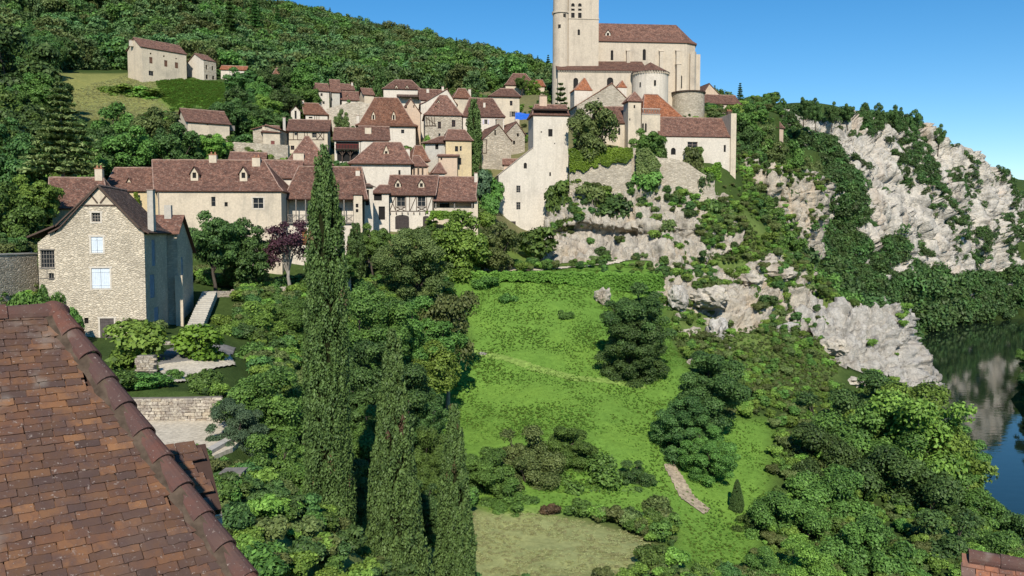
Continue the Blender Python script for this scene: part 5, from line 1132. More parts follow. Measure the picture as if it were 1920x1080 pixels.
# castle rock under the hall and the tower
castle_rock, GC = rock_sheet('castle_rock', castle_rows, 190, 90, ROCK, 'warm limestone rock face below the castle', 1.0, 1.0, .5, 1)
spur, GS = rock_sheet('rock_spur', spur_rows, 110, 90, ROCK, 'warm cliff spur behind the castle hall', 1.3, .8, .5, 2)
shelf, GH = rock_sheet('rock_shelf', shelf_rows, 120, 100, ROCK_W, 'big pale slanted rock slab above the river', 1.5, .8, .35, 3, .5)
band, GB = rock_sheet('rock_terraces', band_rows, 150, 90, ROCK, 'broken pale rock ledges right of the meadow', 1.15, 1.1, .9, 4, 2.0)
cliff, GF = rock_sheet('cliff', cliff_rows, 260, 130, ROCK_F, 'high white limestone cliff above the river bend', 2.5, .30, .05, 5, 4)
# ------------------------------------------------------------------ mass planting
def project(P):
    P = np.asarray(P); c, s_ = math.cos(PITCH), math.sin(PITCH); d = P[:, 1] * c - P[:, 2] * s_; u = P[:, 1] * s_ + P[:, 2] * c
    return 960 + FPX * P[:, 0] / d, 540 - FPX * u / d
CLEAR = [([(80,138),(110,130),(235,130),(290,140),(352,146),(425,150),(440,190),(415,216),(330,216),(250,226),(150,230),(95,190)], 262),
         ([(232,72),(352,92),(412,106),(412,154),(232,146)], 240), ([(318,203),(438,203),(438,268),(318,268)], 156), ([(392,112),(482,112),(482,150),(392,150)], 238), ([(490,118),(548,118),(548,152),(490,152)], 238),
         ([(485,310),(485,238),(528,215),(542,188),(588,150),(690,150),(715,146),(790,146),(800,162),(885,162),(915,166),(940,136),(1025,136),(1035,200),(1035,330)], 228), ([(1030,-50),(1320,-50),(1320,240),(1030,240)], 215), ([(1310,150),(1395,150),(1395,230),(1310,230)], 235), ([(1428,218),(1474,218),(1474,270),(1428,270)], 240)]
def clear_ok(P, H):
    ok = np.ones(len(P), bool); D = P[:, 1]
    for f in (0, .5, 1.0):
        Q = P.copy(); Q[:, 2] += H * f; x, y = project(Q)
        for poly, d in CLEAR: ok &= ~(in_poly(x, y, poly) & (D < d))
    for c, r in FOOT: ok &= (P[:, 0] - c.x) ** 2 + (P[:, 1] - c.y) ** 2 > (r + 1) ** 2
    return ok
def rand_ground(n, x0, x1, y0, y1):
    x = RNG.uniform(x0, x1, n); y = RNG.uniform(y0, y1, n); return np.stack([x, y, ground_np(x, y)], 1)
def in_any(P, polys):
    r = np.zeros(len(P), bool)
    for q in polys: r |= in_poly(P[:, 0], P[:, 1], q)
    return r
def nval(P, sc, off=0.0): return np.array([mnoise.noise(Vector((a * sc + off, b * sc, c * sc))) for a, b, c in P])
FAR = [clump('far_clump%d' % i, 90 + i, 4.2, 3.4, 5200, .30, [G_FAR, G_OLIVE, G_DARK][i], 42) for i in range(3)]
FAR += [clump('far_clump_mid', 95, 4.0, 3.6, 5200, .30, G_MID, 42), FAR[0]]; pc = bpy.data.objects.new('far_conifer', PROTO['conifer0']['crown'].copy()); pc.scale = (.6, .6, .6); CLC = pc
# wooded hill
P = rand_ground(10500, -330, 190, 232, 470); H = 3.5 + 9.5 * RNG.random(len(P)) ** 1.6; x, y = project(P)
k = clear_ok(P, H) & (x > -150) & (x < 1340) & (y > -400) & ~in_any(P, [Z_DRY, Z_GREEN]) & (P[:, 1] < 445)
k &= ~((x > 790) & (x < 1010) & (y > 120) & (P[:, 1] < 300) & (RNG.random(len(P)) < .75))
P, H = P[k], H[k]; P[:, 2] -= H * .18
S = np.stack([H / 6.4 * RNG.uniform(.8, 1.15, len(P)), H / 6.4 * RNG.uniform(.8, 1.15, len(P)), H / 6.0], 1)
HC = []
for i_, key_ in enumerate(('conifer0', 'conifer1')):
    o = bpy.data.objects.new('hill_conifer', PROTO[key_]['crown'].copy()); HC.append(o)
kc = RNG.random(len(P)) < .05; scatter('hill_conifers', P[kc], RNG.uniform(.45, .95, kc.sum()), HC, 'dark conifers scattered through the hill wood'); P, S = P[~kc], S[~kc]
scatter('wooded_hill', P, S, FAR, 'dense green wood covering the hill behind the village')
WOODP = []
for i in range(3):
    o = bpy.data.objects.new('wood_crown', PROTO['broad%d' % i]['crown'].copy()); o.data.materials.clear(); o.data.materials.append([G_DARK, G_MID, G_DARK][i]); WOODP.append(o)
P = rand_ground(2600, -230, -40, 112, 236); H = RNG.uniform(7, 12, len(P)); x, y = project(P)
k = clear_ok(P, H) & (x < 560) & (x > -160) & ~in_any(P, [Z_DRY, Z_GREEN]) & ((x < 330) | (P[:, 1] > 158)) & (y < 345)
hx, hy = project(P + np.array([0, 0, 1.0]) * H[:, None]); k &= ~((hx > 60) & (hx < 520) & (hy > 280) & (P[:, 1] < 126)); k &= ~((x > 70) & (x < 540) & (P[:, 1] < 128))
P, H = P[k], H[k]; keep = RNG.random(len(P)) < .75; P, H = P[keep], H[keep]; P[:, 2] -= H * .16
scatter('hillside_wood', P, np.stack([H / 9.5 * RNG.uniform(.8, 1.1, len(P))] * 2 + [H / 9.5], 1), WOODP, 'dark leafy wood on the slope left of the village')
# village greenery between the houses
SHR = [bpy.data.objects.new('shrub_crown%d' % i, PROTO['bush%d' % i]['crown'].copy()) for i in range(2)]
for o, m_ in zip(SHR, (G_MID, G_BRIGHT)): o.data.materials.clear(); o.data.materials.append(m_)
SHD = [bpy.data.objects.new('dark_shrub%d' % i, PROTO['bush%d' % i]['crown'].copy()) for i in range(2)]
for o, m_ in zip(SHD, (G_DARK, G_OLIVE)): o.data.materials.clear(); o.data.materials.append(m_)
P = rand_ground(7000, -75, 115, 126, 290); k = np.ones(len(P), bool)
for c, r in FOOT: k &= (P[:, 0] - c.x) ** 2 + (P[:, 1] - c.y) ** 2 > (r * .85) ** 2
k &= ((nval(P, .07) > -.12) | (P[:, 0] > 42)) & ~in_any(P, [Z_TERR, Z_DRY, Z_GREEN]); k &= ~in_any(P, [CUTS[0][0]])
x, y = project(P); k &= ~((x > 925) & (x < 1075) & (y > 260) & (P[:, 1] < 160)); k &= x < 1465; P = P[k]
scatter('village_shrubs', P, RNG.uniform(.2, .62, len(P)) * (1 + .9 * (P[:, 0] > 48)), SHR + SHD, 'low green shrubs growing between the village houses')
# undergrowth on the lower slopes
P = rand_ground(30000, -75, 75, 28, 178); x, y = project(P)
YARD = [Vector(p) for p in ((-27, 34), (-14, 34), (-13.6, 51.2), (-27, 51.2))]
LANE = [Vector(p) for p in ((-32, 50), (-19, 50), (-18, 62), (-24, 76), (-34, 79), (-44, 79), (-40, 62))]
k = ~in_any(P, [Z_MEADOW, Z_LAWN, Z_TERR, YARD, LANE]) & (P[:, 2] > WATER + .5)
for c, r in FOOT: k &= (P[:, 0] - c.x) ** 2 + (P[:, 1] - c.y) ** 2 > (r * .9) ** 2
for poly, d in CUTS[:4]: k &= ~in_poly(P[:, 0], P[:, 1], poly)
k &= ~((x > 296) & (x < 445) & (P[:, 1] > 66) & (P[:, 1] < 108)); k &= ((nval(P, .12, 4.0) > -.25) | (P[:, 0] > 18)) & ~((x > 920) & (x < 1080) & (P[:, 1] > 140)); P = P[k]
SHL = [bpy.data.objects.new('light_shrub%d' % i, PROTO['bush%d' % i]['crown'].copy()) for i in range(2)]
for o, m_ in zip(SHL, (G_BRIGHT, G_OLIVE)): o.data.materials.clear(); o.data.materials.append(m_)
rt = P[:, 0] > 16; lf = ~rt
scatter('undergrowth', P[lf], RNG.uniform(.25, .85, lf.sum()) * (.6 + .3 * (P[lf][:, 1] > 60)), SHR + SHD, 'low green undergrowth on the garden slopes')
rt &= (nval(P, .16, 9.0) > -.22) | (P[:, 1] < 95); scatter('slope_scrub', P[rt], .12 + .55 * RNG.random(rt.sum()) ** 2.2, SHL + SHR, 'light green scrub on the right hand slope')
# meadow herbs and grass
tm, _, _ = crown('tuft', 97, .34, .14, .10, 5, 110, .11, lr=(.4, .7), mat=G_GRASS, upn=2.2); TUFT = bpy.data.objects.new('tuft', tm)
tm2, _, _ = crown('tuft_tall', 98, .30, .26, .20, 6, 120, .12, lr=(.3, .6), mat=G_GRASS, upn=1.6); TUFT2 = bpy.data.objects.new('tuft_tall', tm2)
P = rand_ground(150000, -15, 45, 56, 132); k = in_any(P, [Z_MEADOW]) & (RNG.random(len(P)) < .45 + .35 * nval(P, .10, 2.0)); P = P[k]; P[:, 2] -= .04
scatter('meadow_grass', P, RNG.uniform(.22, .5, len(P)) * (1 + .55 * nval(P, .12, 7.0)), [TUFT, TUFT, TUFT2], 'bright green meadow grass and herbs on the slope')
TUFT4 = bpy.data.objects.new('herb_tuft', tm2.copy()); TUFT4.data.materials.clear(); TUFT4.data.materials.append(G_OLIVE)
P = rand_ground(26000, 15, 80, 95, 160); k = in_any(P, [Z_SLOPE]) & ~in_poly(P[:, 0], P[:, 1], CUTS[3][0]); P = P[k]; scatter('slope_herbs', P, RNG.uniform(.4, 1.3, len(P)), [TUFT, TUFT4, TUFT4], 'herbs and dry grass on the right hand slope')
gm2, _, _ = crown('dry_tuft', 99, .30, .10, .05, 5, 60, .09, lr=(.4, .7), mat=leafmat('lawn_blades', (.220, .240, .090), (.390, .400, .180))); TUFT3 = bpy.data.objects.new('dry_tuft', gm2)
P = rand_ground(26000, -25, 25, 34, 76); k = in_any(P, [Z_LAWN]) & (nval(P, .5, 3.0) > -.3); P = P[k]; P[:, 2] -= .03
scatter('lawn_grass', P, RNG.uniform(.35, .8, len(P)), [TUFT3], 'short dry lawn grass at the foot of the slope')
P = rand_ground(30000, -100, -45, 170, 245); k = in_any(P, [Z_GREEN, Z_DRY]); P = P[k]; P[:, 2] -= .05
g_ = in_any(P, [Z_GREEN]); scatter('field_grass', P[g_], RNG.uniform(.8, 1.6, g_.sum()), [TUFT], 'lush grass on the upper green field')
P2 = P[~g_][::2]; scatter('hay_field_grass', P2, RNG.uniform(.7, 1.3, len(P2)), [TUFT3], 'dry mown grass on the upper hay field')
# greenery on rock: picked from the sheets
def on_rock(G, n, polys, base, thr, up=None):
    nv, nu, _ = G.shape; i = RNG.integers(1, nv - 2, n); j = RNG.integers(1, nu - 2, n); P = G[i, j] + (G[i + 1, j + 1] - G[i, j]) * RNG.random((n, 1))
    dv = G[i + 1, j] - G[i, j]; steep = np.abs(dv[:, 2]) / (np.linalg.norm(dv, axis=1) + 1e-6)
    x, y = project(P); dens = np.full(n, base)
    for q, d in polys: dens = np.where(in_poly(x, y, q), d, dens)
    v = nval(P, thr) * .9 + .5 - (steep - .7) * .5
    return P[v > 1 - dens]
CP_POLY = [([(1440,255),(1545,262),(1585,290),(1600,330),(1640,395),(1600,440),(1640,475),(1690,430),(1705,500),(1760,505),(1790,560),(1800,600),(1690,630),(1560,670),(1440,670)], .82), ([(1690,540),(1800,530),(1925,515),(1925,615),(1690,640)], 1.1),
           ([(1480,195),(1620,200),(1700,205),(1810,268),(1920,350),(1930,372),(1800,292),(1700,236),(1600,226),(1480,225)], .46), ([(1600,225),(1700,240),(1740,300),(1700,350),(1640,330),(1600,290)], .38), ([(1560,480),(1640,470),(1640,560),(1560,560)], .58),
           ([(1790,430),(1920,440),(1920,480),(1790,500)], .50), ([(1700,350),(1790,330),(1850,420),(1920,400),(1920,430),(1800,440),(1720,480)], .26)]
P = on_rock(GF, 14000, CP_POLY, .17, .055); CLF = [clump('cliff_clump%d' % i, 110 + i, 2.0, 1.6, 800, .34, G_CLIFF if i else G_DARK) for i in range(2)]
x, y = project(P); S = RNG.uniform(.5, 1.25, len(P)); S = np.where(in_poly(x, y, CP_POLY[0][0]), S * 1.35, S); S = np.where(in_poly(x, y, CP_POLY[1][0]), S * 1.9, S)
P[:, 2] -= S * .5; scatter('cliff_vegetation', P, S, CLF, 'dark green shrubs and trees clinging to the far cliff')
P = np.concatenate([on_rock(GS, 600, [([(1370,280),(1450,285),(1540,320),(1540,345),(1370,320)], .9), ([(1380,380),(1500,400),(1500,480),(1380,470)], .62)], .30, .2), on_rock(GC, 900, [([(1060,330),(1280,330),(1280,410),(1060,410)], .56), ([(1280,330),(1395,330),(1395,470),(1280,470)], .52)], .09, .22), on_rock(GB, 1300, [], .42, .2), on_rock(GH, 260, [([(1460,550),(1540,570),(1590,700),(1720,730),(1740,830),(1500,830)], .60)], .05, .2)])
P[:, 2] -= .3; scatter('rock_shrubs', P, RNG.uniform(.25, .85, len(P)), SHR + SHD, 'small shrubs and herbs growing on the rock ledges')
P = rand_ground(2600, 45, 330, 172, 470); lbx = np.interp(P[:, 1], LB[:, 0], LB[:, 1]); k = (P[:, 0] < lbx - 1.0) & (P[:, 0] > lbx - 70) & (P[:, 2] < 45); P = P[k]; P[:, 2] -= 1.0; k = ~in_poly(P[:, 0], P[:, 1], CUTS[1][0]); P = P[k]
x, y = project(P); P = P[(x > 1390) & (y > 380)]
scatter('river_slope_wood', P, RNG.uniform(1.3, 2.6, len(P)), CLF, 'dark wood on the slope between the spur and the river')
# right bank of the river
P = np.stack([RNG.uniform(90, 240, 500), RNG.uniform(90, 300, 500), np.zeros(500)], 1); rb = np.interp(P[:, 1], RB[:, 0], RB[:, 1]); k = P[:, 0] > rb + 2.5; P = P[k]; P[:, 2] = ground_np(P[:, 0], P[:, 1]) - 1
scatter('river_bank_trees', P, RNG.uniform(.8, 1.35, len(P)), WOODP, 'dark trees along the right bank of the river')
# ------------------------------------------------------------------ single trees
B, F3, S3 = ['broad0', 'broad1', 'broad2'], ['fine0', 'fine1', 'fine2'], ['shrub0', 'shrub1', 'shrub2']
tree('cypress_tall', 607, 266, 92, 42, 'tallest slim cypress in the middle foreground', 'cypress', 'cypress_tree', zb=-23.5, rot=.3)
tree('cypress_broad', 736, 610, 152, 40, 'broad based cypress right of the tallest one', 'cypress', 'cypress_tree', zb=-23.5, rot=1.2)
tree('cypress_small', 851, 753, 84, 47, 'shortest of the foreground cypresses at the lawn edge', 'cypress', 'cypress_tree', zb=-23.5, rot=2.2)
tree('fig', 254, 598, 100, 64, 'rounded fig tree in front of the tall stone gable house', 'fig tree', 'fig_tree', rot=.5)
tree('fig', 378, 604, 90, 66, 'small fig tree beside the lane below the stone steps', 'fig tree', 'fig_tree', mat=leafmat('fig_leaves', (.05, .11, .012), (.15, .26, .03)), rot=3.0)
tree('smoke', 541, 412, 82, 107, 'purple leaved tree with pale trunk before the gallery house', 'tree', 'purple_tree')
tree('pine', 112, 148, 125, 112, 'tall pine with bare pale trunk left of the hay field', 'pine', 'pine_tree', rot=.8, mat=leafmat('light_pine_needles', (.055, .090, .030), (.190, .240, .085), .2, hue=(.495, .505)))
tree('column', 889, 184, 26, 163, 'tall ivy clad cypress column in the village centre', 'cypress', 'village_cypress', mat=G_CYP)
tree('column', 710, 114, 24, 216, 'dark cypress standing behind the twin dormer house', 'cypress', 'village_cypress', mat=G_DARK)
tree('column', 666, 416, 34, 117, 'dark narrow yew right of the tallest cypress', 'yew', 'yew_tree', mat=G_DARK)
tree('yew', 1052, 152, 36, 188, 'small dark conifer left of the church wall', 'conifer', 'conifer_tree')
tree('conifer1', 1388, 154, 30, 236, 'dark conifer right of the low cliff house', 'conifer', 'conifer_tree')
tree('conifer0', 448, 90, 70, 250, 'pale green conifer at the wood edge above the cottage', 'conifer', 'conifer_tree')
for x, y, w_, D, lb in ((478, -6, 46, 330, 'middle'), (430, -15, 60, 300, 'left'), (520, 12, 40, 360, 'right')): tree('conifer1', x, y, w_, D, lb + ' one of three dark conifers on the wooded skyline', 'conifer', 'conifer_tree', 'conifers on the wooded skyline')
tree('broad2', 1112, 192, 86, 157.5, 'feathery pale green tree behind the ivy covered castle wall', 'tree', 'castle_tree', mat=G_OLIVE, zb=12.5)
tree('broad0', 1214, 242, 62, 160.5, 'bushy green tree below the castle chapel', 'tree', 'castle_tree', mat=G_MID, zb=12)
tree('column', 1238, 258, 28, 160, 'clipped dark bush left of the castle hall', 'bush', 'clipped_bush', mat=G_DARK, zb=13)
tree('broad0', 402, 398, 96, 104, 'dark round tree left in front of the long house', 'tree', 'round_tree', mat=G_DARK)
tree('broad1', 462, 412, 92, 107, 'dark round tree right in front of the long house', 'tree', 'round_tree', mat=G_DARK)
tree('fine0', 778, 428, 130, 113, 'big round grey green tree on the slope below the timbered house', 'tree', 'round_tree', mat=G_OLIVE)
tree('broad1', 852, 398, 118, 127, 'bright green tree before the porch house', 'tree', 'round_tree', mat=G_BRIGHT)
tree('broad2', 934, 418, 76, 130, 'round terrace tree with bare trunk above the picnic bench', 'tree', 'terrace_tree', mat=G_OLIVE)
tree('bush0', 1005, 424, 70, 142, 'leafy bush at the foot of the white tower', 'bush', 'leafy_bush', mat=G_MID)
tree('broad0', 700, 420, 60, 121, 'ivy green tree between the gallery and the timbered house', 'tree', 'round_tree', mat=G_MID)
tree('broad1', 640, 205, 26, 178, 'small grey green tree below the white tower house', 'tree', 'small_tree', mat=G_OLIVE)
tree('broad0', 655, 188, 24, 196, 'small dark tree on the wall below the long red row roof', 'tree', 'small_tree', mat=G_DARK)
tree('broad2', 1000, 150, 28, 222, 'bright tree in front of the hilltop house', 'tree', 'small_tree', mat=G_BRIGHT)
tree('broad0', 978, 142, 22, 222, 'darker tree in front of the hilltop house', 'tree', 'small_tree', mat=G_MID)
for i, (x, y, w_, D, m_) in enumerate(((484, 146, 44, 190, G_MID), (562, 118, 66, 214, G_MID), (530, 165, 60, 186, G_DARK), (497, 178, 56, 176, G_BRIGHT), (450, 165, 70, 176, G_DARK), (575, 160, 50, 200, G_MID), (515, 205, 56, 170, G_DARK), (470, 215, 60, 164, G_MID))):
    tree(B[i % 3], x, y, w_, D, ['tree right beside the pale orange roofed cottage', 'tallest tree of the grove left of the tower house', 'dark tree in the middle of the grove above the rounded gable', 'bright green clipped looking tree in the grove', 'dark tree just right of the bright green field', 'tree directly left of the white tower house', 'dark tree above the small cream building', 'lowest tree of the grove right of the cream barn'][i], 'tree', 'grove_tree', 'grove trees between the barn and the village', mat=m_)
for i, (x, y, w_, D, m_) in enumerate(((30, 180, 120, 140, G_MID), (20, 60, 170, 165, G_DARK), (70, 200, 110, 132, G_DARK), (170, 228, 90, 134, G_DARK), (225, 195, 90, 146, G_MID), (295, 205, 90, 140, G_OLIVE), (250, 240, 100, 130, G_MID), (160, 260, 100, 126, G_MID), (35, 265, 110, 112, G_DARK), (60, 330, 90, 100, G_BRIGHT), (20, 345, 110, 96, G_MID), (330, 232, 80, 134, G_DARK), (400, 250, 60, 140, G_BRIGHT), (200, 285, 80, 128, G_DARK), (-20, 200, 150, 120, G_DARK))):
    tree(B[i % 3], x, y, w_, D, ['tree behind the pine at the far left edge', 'tallest dark tree at the upper left corner', 'dark tree touching the left side of the pine', 'dark tree right of the pine trunk', 'green tree below the hay field vines', 'grey green tree left of the cream barn gable', 'tree behind the low barn ridge', 'tree between the pine and the barn chimney', 'dark tree above the far left garden wall', 'bright tree left of the low barn roof', 'green tree above the sunlit rubble wall', 'dark tree directly left of the cream barn wall', 'bright tree in front of the cream barn', 'dark tree just behind the barn chimney', 'dark tree cut by the left picture edge'][i], 'tree', 'wood_tree', 'trees at the front of the left wood', mat=m_)
# lower garden, between the lane and the meadow
for i, (x, y, w_, D, m_, pr, lb) in enumerate(((478, 566, 130, 84, G_BRIGHT, 'fine1', 'bright spreading tree right of the stone steps'), (556, 560, 110, 88, G_MID, 'fine0', 'green tree left of the tallest cypress below the garden wall'), (470, 640, 110, 74, G_MID, 'open0', 'loose green tree above the dark garden wall'), (440, 748, 105, 46, G_BLUE, 'fine2', 'blue green bush at the corner of the gravel yard'),
        (520, 690, 200, 50, G_MID, 'fine0', 'large leafy tree left of the tallest cypress'), (500, 815, 180, 44, G_MID, 'fine1', 'lower leafy tree right of the gravel yard'), (690, 535, 165, 82, G_MID, 'fine2', 'leafy tree right behind the tallest cypress'), (700, 640, 170, 70, G_DARK, 'fine0', 'dense tree between the two larger cypresses'), (690, 760, 160, 60, G_MID, 'fine1', 'lower dense tree between the two larger cypresses'),
        (838, 548, 110, 92, G_OLIVE, 'open1', 'half bare tree with pale branches at the left meadow edge'), (790, 560, 140, 90, G_MID, 'fine1', 'leafy tree left of the half bare tree'), (815, 640, 110, 86, G_BRIGHT, 'open0', 'bright tree overhanging the left meadow edge'), (780, 720, 110, 72, G_DARK, 'fine2', 'dark tree behind the broad based cypress'), (640, 470, 60, 110, G_MID, 'broad0', 'leafy tree behind the tallest cypress near the gallery'))):
    tree(pr, x, y, w_, D, lb, 'tree', 'garden_tree', mat=m_)
for i, (x, y, w_, D, m_) in enumerate(((560, 870, 120, 44, G_MID), (520, 945, 130, 36, G_DARK), (640, 840, 120, 52, G_DARK), (800, 800, 90, 60, G_MID), (790, 900, 90, 56, G_DARK))):
    tree(F3[i % 3], x, y, w_, D, ['leafy bush left of the foot of the tallest cypress', 'lowest bush at the bottom left of the tallest cypress', 'dark bush right of the tallest cypress foot', 'green bush left of the shortest cypress', 'dark bush between the broad and the shortest cypress'][i], 'bush', 'leafy_bush', 'bushes among the cypresses', mat=m_, hmin=2)
# meadow edge shrubs
for (x, y, w_, D, m_, lb) in ((985, 802, 150, 77, G_OLIVE, 'feathery shrub in the middle of the meadow foot'), (925, 840, 120, 74, G_MID, 'leafy shrub right of the shortest cypress'), (1060, 800, 100, 79, G_MID, 'pale shrub beside the feathery shrub'), (1115, 855, 150, 76, G_MID, 'broad dark shrub left of the meadow path'), (1180, 862, 90, 77, G_DARK, 'rounded shrub at the right of the shrub row'), (1102, 950, 58, 70.5, G_MID, 'round bush on the edge of the dry lawn'), (1032, 942, 38, 70, G_BROWN, 'small reddish bush on the edge of the dry lawn'), (960, 900, 110, 72, G_MID, 'low leafy shrub above the dry lawn'),
                          (1222, 925, 70, 73, G_OLIVE, 'thin wispy shrub beside the dry lawn'), (1228, 1018, 62, 60, G_MID, 'dark green shrub at the bottom edge of the dry lawn'), (952, 548, 36, 118, G_MID, 'upper small round bush on the meadow'), (1057, 580, 32, 114, G_MID, 'lone dark bush on the upper right meadow'), (1026, 608, 28, 111, G_DARK, 'lowest of the small bushes on the upper meadow'), (908, 516, 46, 122, G_MID, 'round bush below the terrace edge')):
    tree(random.choice(S3) if w_ < 90 else random.choice(['open0', 'fine0', 'fine1']), x, y, w_, D, lb, 'shrub', 'meadow_shrub', mat=m_, hmin=.8)
tree('fine1', 1194, 532, 122, 100, 'tall dark tree at the upper right of the meadow', 'tree', 'meadow_tree', mat=G_DARK)
tree('fine2', 1190, 590, 118, 98.5, 'lower half of the tree clump at the right of the meadow', 'tree', 'meadow_tree', mat=G_DARK)
tree('fine0', 1325, 662, 142, 86, 'large dark tree above the meadow path', 'tree', 'meadow_tree', mat=G_DARK)
tree('fine2', 1285, 742, 115, 83, 'dark tree overhanging the meadow path', 'tree', 'meadow_tree', mat=G_DARK)
tree('fine1', 1330, 800, 100, 80, 'small tree right of the meadow path', 'tree', 'meadow_tree', mat=G_MID)
tree('cypress_small', 1382, 930, 26, 76, 'small pointed conifer right of the path', 'conifer', 'small_conifer', hmin=3, mat=G_DARK)
for i, (x, y, w_, D, m_) in enumerate(((1720, 722, 250, 92, G_BRIGHT), (1560, 735, 200, 98, G_DARK), (1640, 760, 230, 88, G_MID), (1520, 800, 180, 86, G_DARK), (1775, 790, 130, 96, G_MID), (1700, 850, 230, 80, G_DARK), (1580, 880, 200, 76, G_MID), (1800, 890, 150, 84, G_MID), (1480, 930, 170, 72, G_MID), (1895, 960, 150, 84, G_DARK), (1760, 960, 220, 70, G_DARK), (1620, 980, 190, 66, G_MID), (1880, 1000, 170, 70, G_MID), (1500, 1020, 170, 62, G_BRIGHT), (1400, 960, 100, 74, G_MID), (1640, 700, 160, 108, G_DARK), (1440, 1030, 110, 62, G_MID))):
    tree(F3[i % 3], x, y, w_, D, ['brightest big tree crowning the river group', 'dark tree at the upper left of the river group', 'tree in front of the bright crown of the river group', 'dark tree at the left edge of the river group', 'tree nearest the open water on the right', 'dark tree in the middle of the river group', 'tree left of the middle of the river group', 'tree at the right above the corner roof', 'tree beside the right strip of meadow', 'dark tree at the right picture edge', 'dark tree above the corner roof', 'tree at the bottom of the river group', 'lowest tree at the right picture edge', 'bright round bush tree at the bottom right of the meadow', 'small tree left of the river group', 'dark tree below the big slanted slab', 'bottom left tree of the river group'][i], 'tree', 'river_tree', 'dense trees at the lower right', mat=m_, hmin=4)
tree('open1', 1730, 740, 170, 86, 'bright poplar with pale branches on top of the river trees', 'tree', 'poplar_tree', mat=G_BRIGHT)
for i, (x, y, w_, D, m_) in enumerate(((1430, 370, 70, 178, G_MID), (1470, 420, 80, 176, G_MID), (1405, 245, 80, 205, G_MID), (1440, 260, 70, 208, G_OLIVE), (1490, 265, 60, 215, G_MID), (1545, 510, 110, 162, G_MID), (1520, 295, 40, 205, G_OLIVE), (1380, 255, 50, 196, G_DARK), (1404, 196, 66, 204, G_MID), (1425, 222, 50, 206, G_OLIVE), (1395, 225, 60, 200, G_DARK))):
    tree(B[i % 3], x, y, w_, D, ['upper bushy tree at the foot of the warm spur', 'lower bushy tree at the foot of the warm spur', 'bushy tree right behind the castle hall end wall', 'grey green tree below the cliff hut', 'tree right of the cliff hut', 'bush on the rim left of the big slanted slab', 'small bush on top of the warm spur', 'dark bush just behind the hall chimney', 'tree beside the dark conifer right of the low house', 'grey green bush left of the cliff hut', 'dark bush below the low cliff house'][i], 'tree', 'ledge_tree', 'trees on the ledges right of the castle', mat=m_, hmin=2.5)
for i, (x, y, w_, D) in enumerate(((1508, 182, 24, 300), (1530, 184, 22, 305), (1467, 184, 14, 280), (1560, 192, 24, 330), (1620, 194, 28, 352), (1680, 198, 26, 368), (1590, 194, 22, 340), (1650, 194, 26, 360), (1715, 206, 26, 375), (1760, 234, 26, 388))):
    tree(B[i % 3], x, y, w_, D, ['leftmost round tree on the cliff skyline', 'second round tree on the cliff skyline', 'tiny lone tree above the cliff hut', 'low tree where the far cliff begins', 'tree at the middle of the cliff top', 'tree right of the middle of the cliff top', 'tree above the left gully of the far cliff', 'tree above the right gully of the far cliff', 'tree where the cliff top starts to drop', 'last tree on the falling cliff top'][i], 'tree', 'skyline_tree', 'trees along the cliff top', mat=G_DARK, hmin=3)
for i, (x, y, w_, D, zb) in enumerate(((1045, 340, 40, 155, 2), (1110, 345, 60, 154.5, 4), (1150, 360, 70, 153.5, 3), (1215, 320, 60, 156, 6), (1300, 275, 36, 160, 10), (1320, 322, 34, 159, 6), (1335, 372, 44, 157.5, -1), (1250, 410, 30, 151, -1), (1085, 300, 30, 158, 9))):
    tree(['bush0', 'bush1'][i % 2], x, y, w_, D, ['bush on the rock against the pale tower', 'bush on the rock below the left end of the ivy wall', 'dark bush in the middle of the castle rock', 'bush under the hanging rampart ivy', 'bush below the mullioned window of the hall', 'dark bush under the hall wall', 'bush at the foot of the hall corner', 'small bush on the right edge of the lower rock face', 'bush at the left top of the terrace wall'][i], 'bush', 'rock_bush', 'bushes on the castle rock', mat=[G_MID, G_OLIVE, G_DARK][i % 3], zb=zb)
# hedges by the lane
for (x, y, w_, D, lb) in ((215, 690, 80, 53, 'left half of the clipped hedge above the yard wall'), (275, 695, 80, 53, 'right half of the clipped hedge above the yard wall'), (380, 690, 64, 53, 'leafy bush right of the yard gateway'), (138, 574, 30, 77, 'climbing shrub at the corner of the stone gable house'), (40, 548, 90, 68, 'dark hedge behind the near tiled roof'), (90, 535, 50, 72, 'yellowish bush beside the stone house annex')):
    tree(random.choice(S3), x, y, w_, D, lb, 'hedge' if 'hedge' in lb else 'bush', 'hedge' if 'hedge' in lb else 'leafy_bush', mat=G_MID, hmin=1.2)

for (x, y, w_, D, lb, m_) in ((918, 362, 30, 148, 'bush on the slope right of the porch house', G_MID), (905, 318, 34, 152, 'pale flowering bush below the stone gable house', G_BLUE), (925, 330, 40, 154, 'green bush left of the sloping tower wall', G_MID), (912, 395, 30, 144, 'small bush at the right corner of the porch house', G_BRIGHT), (800, 252, 14, 165, 'small climbing bush left of the grey house', G_BRIGHT), (545, 295, 50, 140, 'low green bush behind the pyramid roof', G_BRIGHT), (452, 250, 36, 150, 'dark bush right of the cream barn', G_DARK)):
    tree('bush0', x, y, w_, D, lb, 'bush', 'leafy_bush', mat=m_, hmin=1.2)

for (x, y, w_, D, lb, m_) in ((425, 935, 90, 30, 'dark bush beside the lower roof wing', G_DARK), (470, 1010, 130, 28, 'low dark bush at the bottom edge right of the near roof', G_MID), (545, 1030, 110, 31, 'added low bush on the shaded lawn left of the tallest cypress', G_DARK), (465, 900, 60, 38, 'leafy bush right behind the garden table', G_MID)):
    tree('shrub1', x, y, w_, D, lb, 'bush', 'leafy_bush', mat=m_, hmin=1.0)  # extra bushes added here stand in for the lawn's cast shade

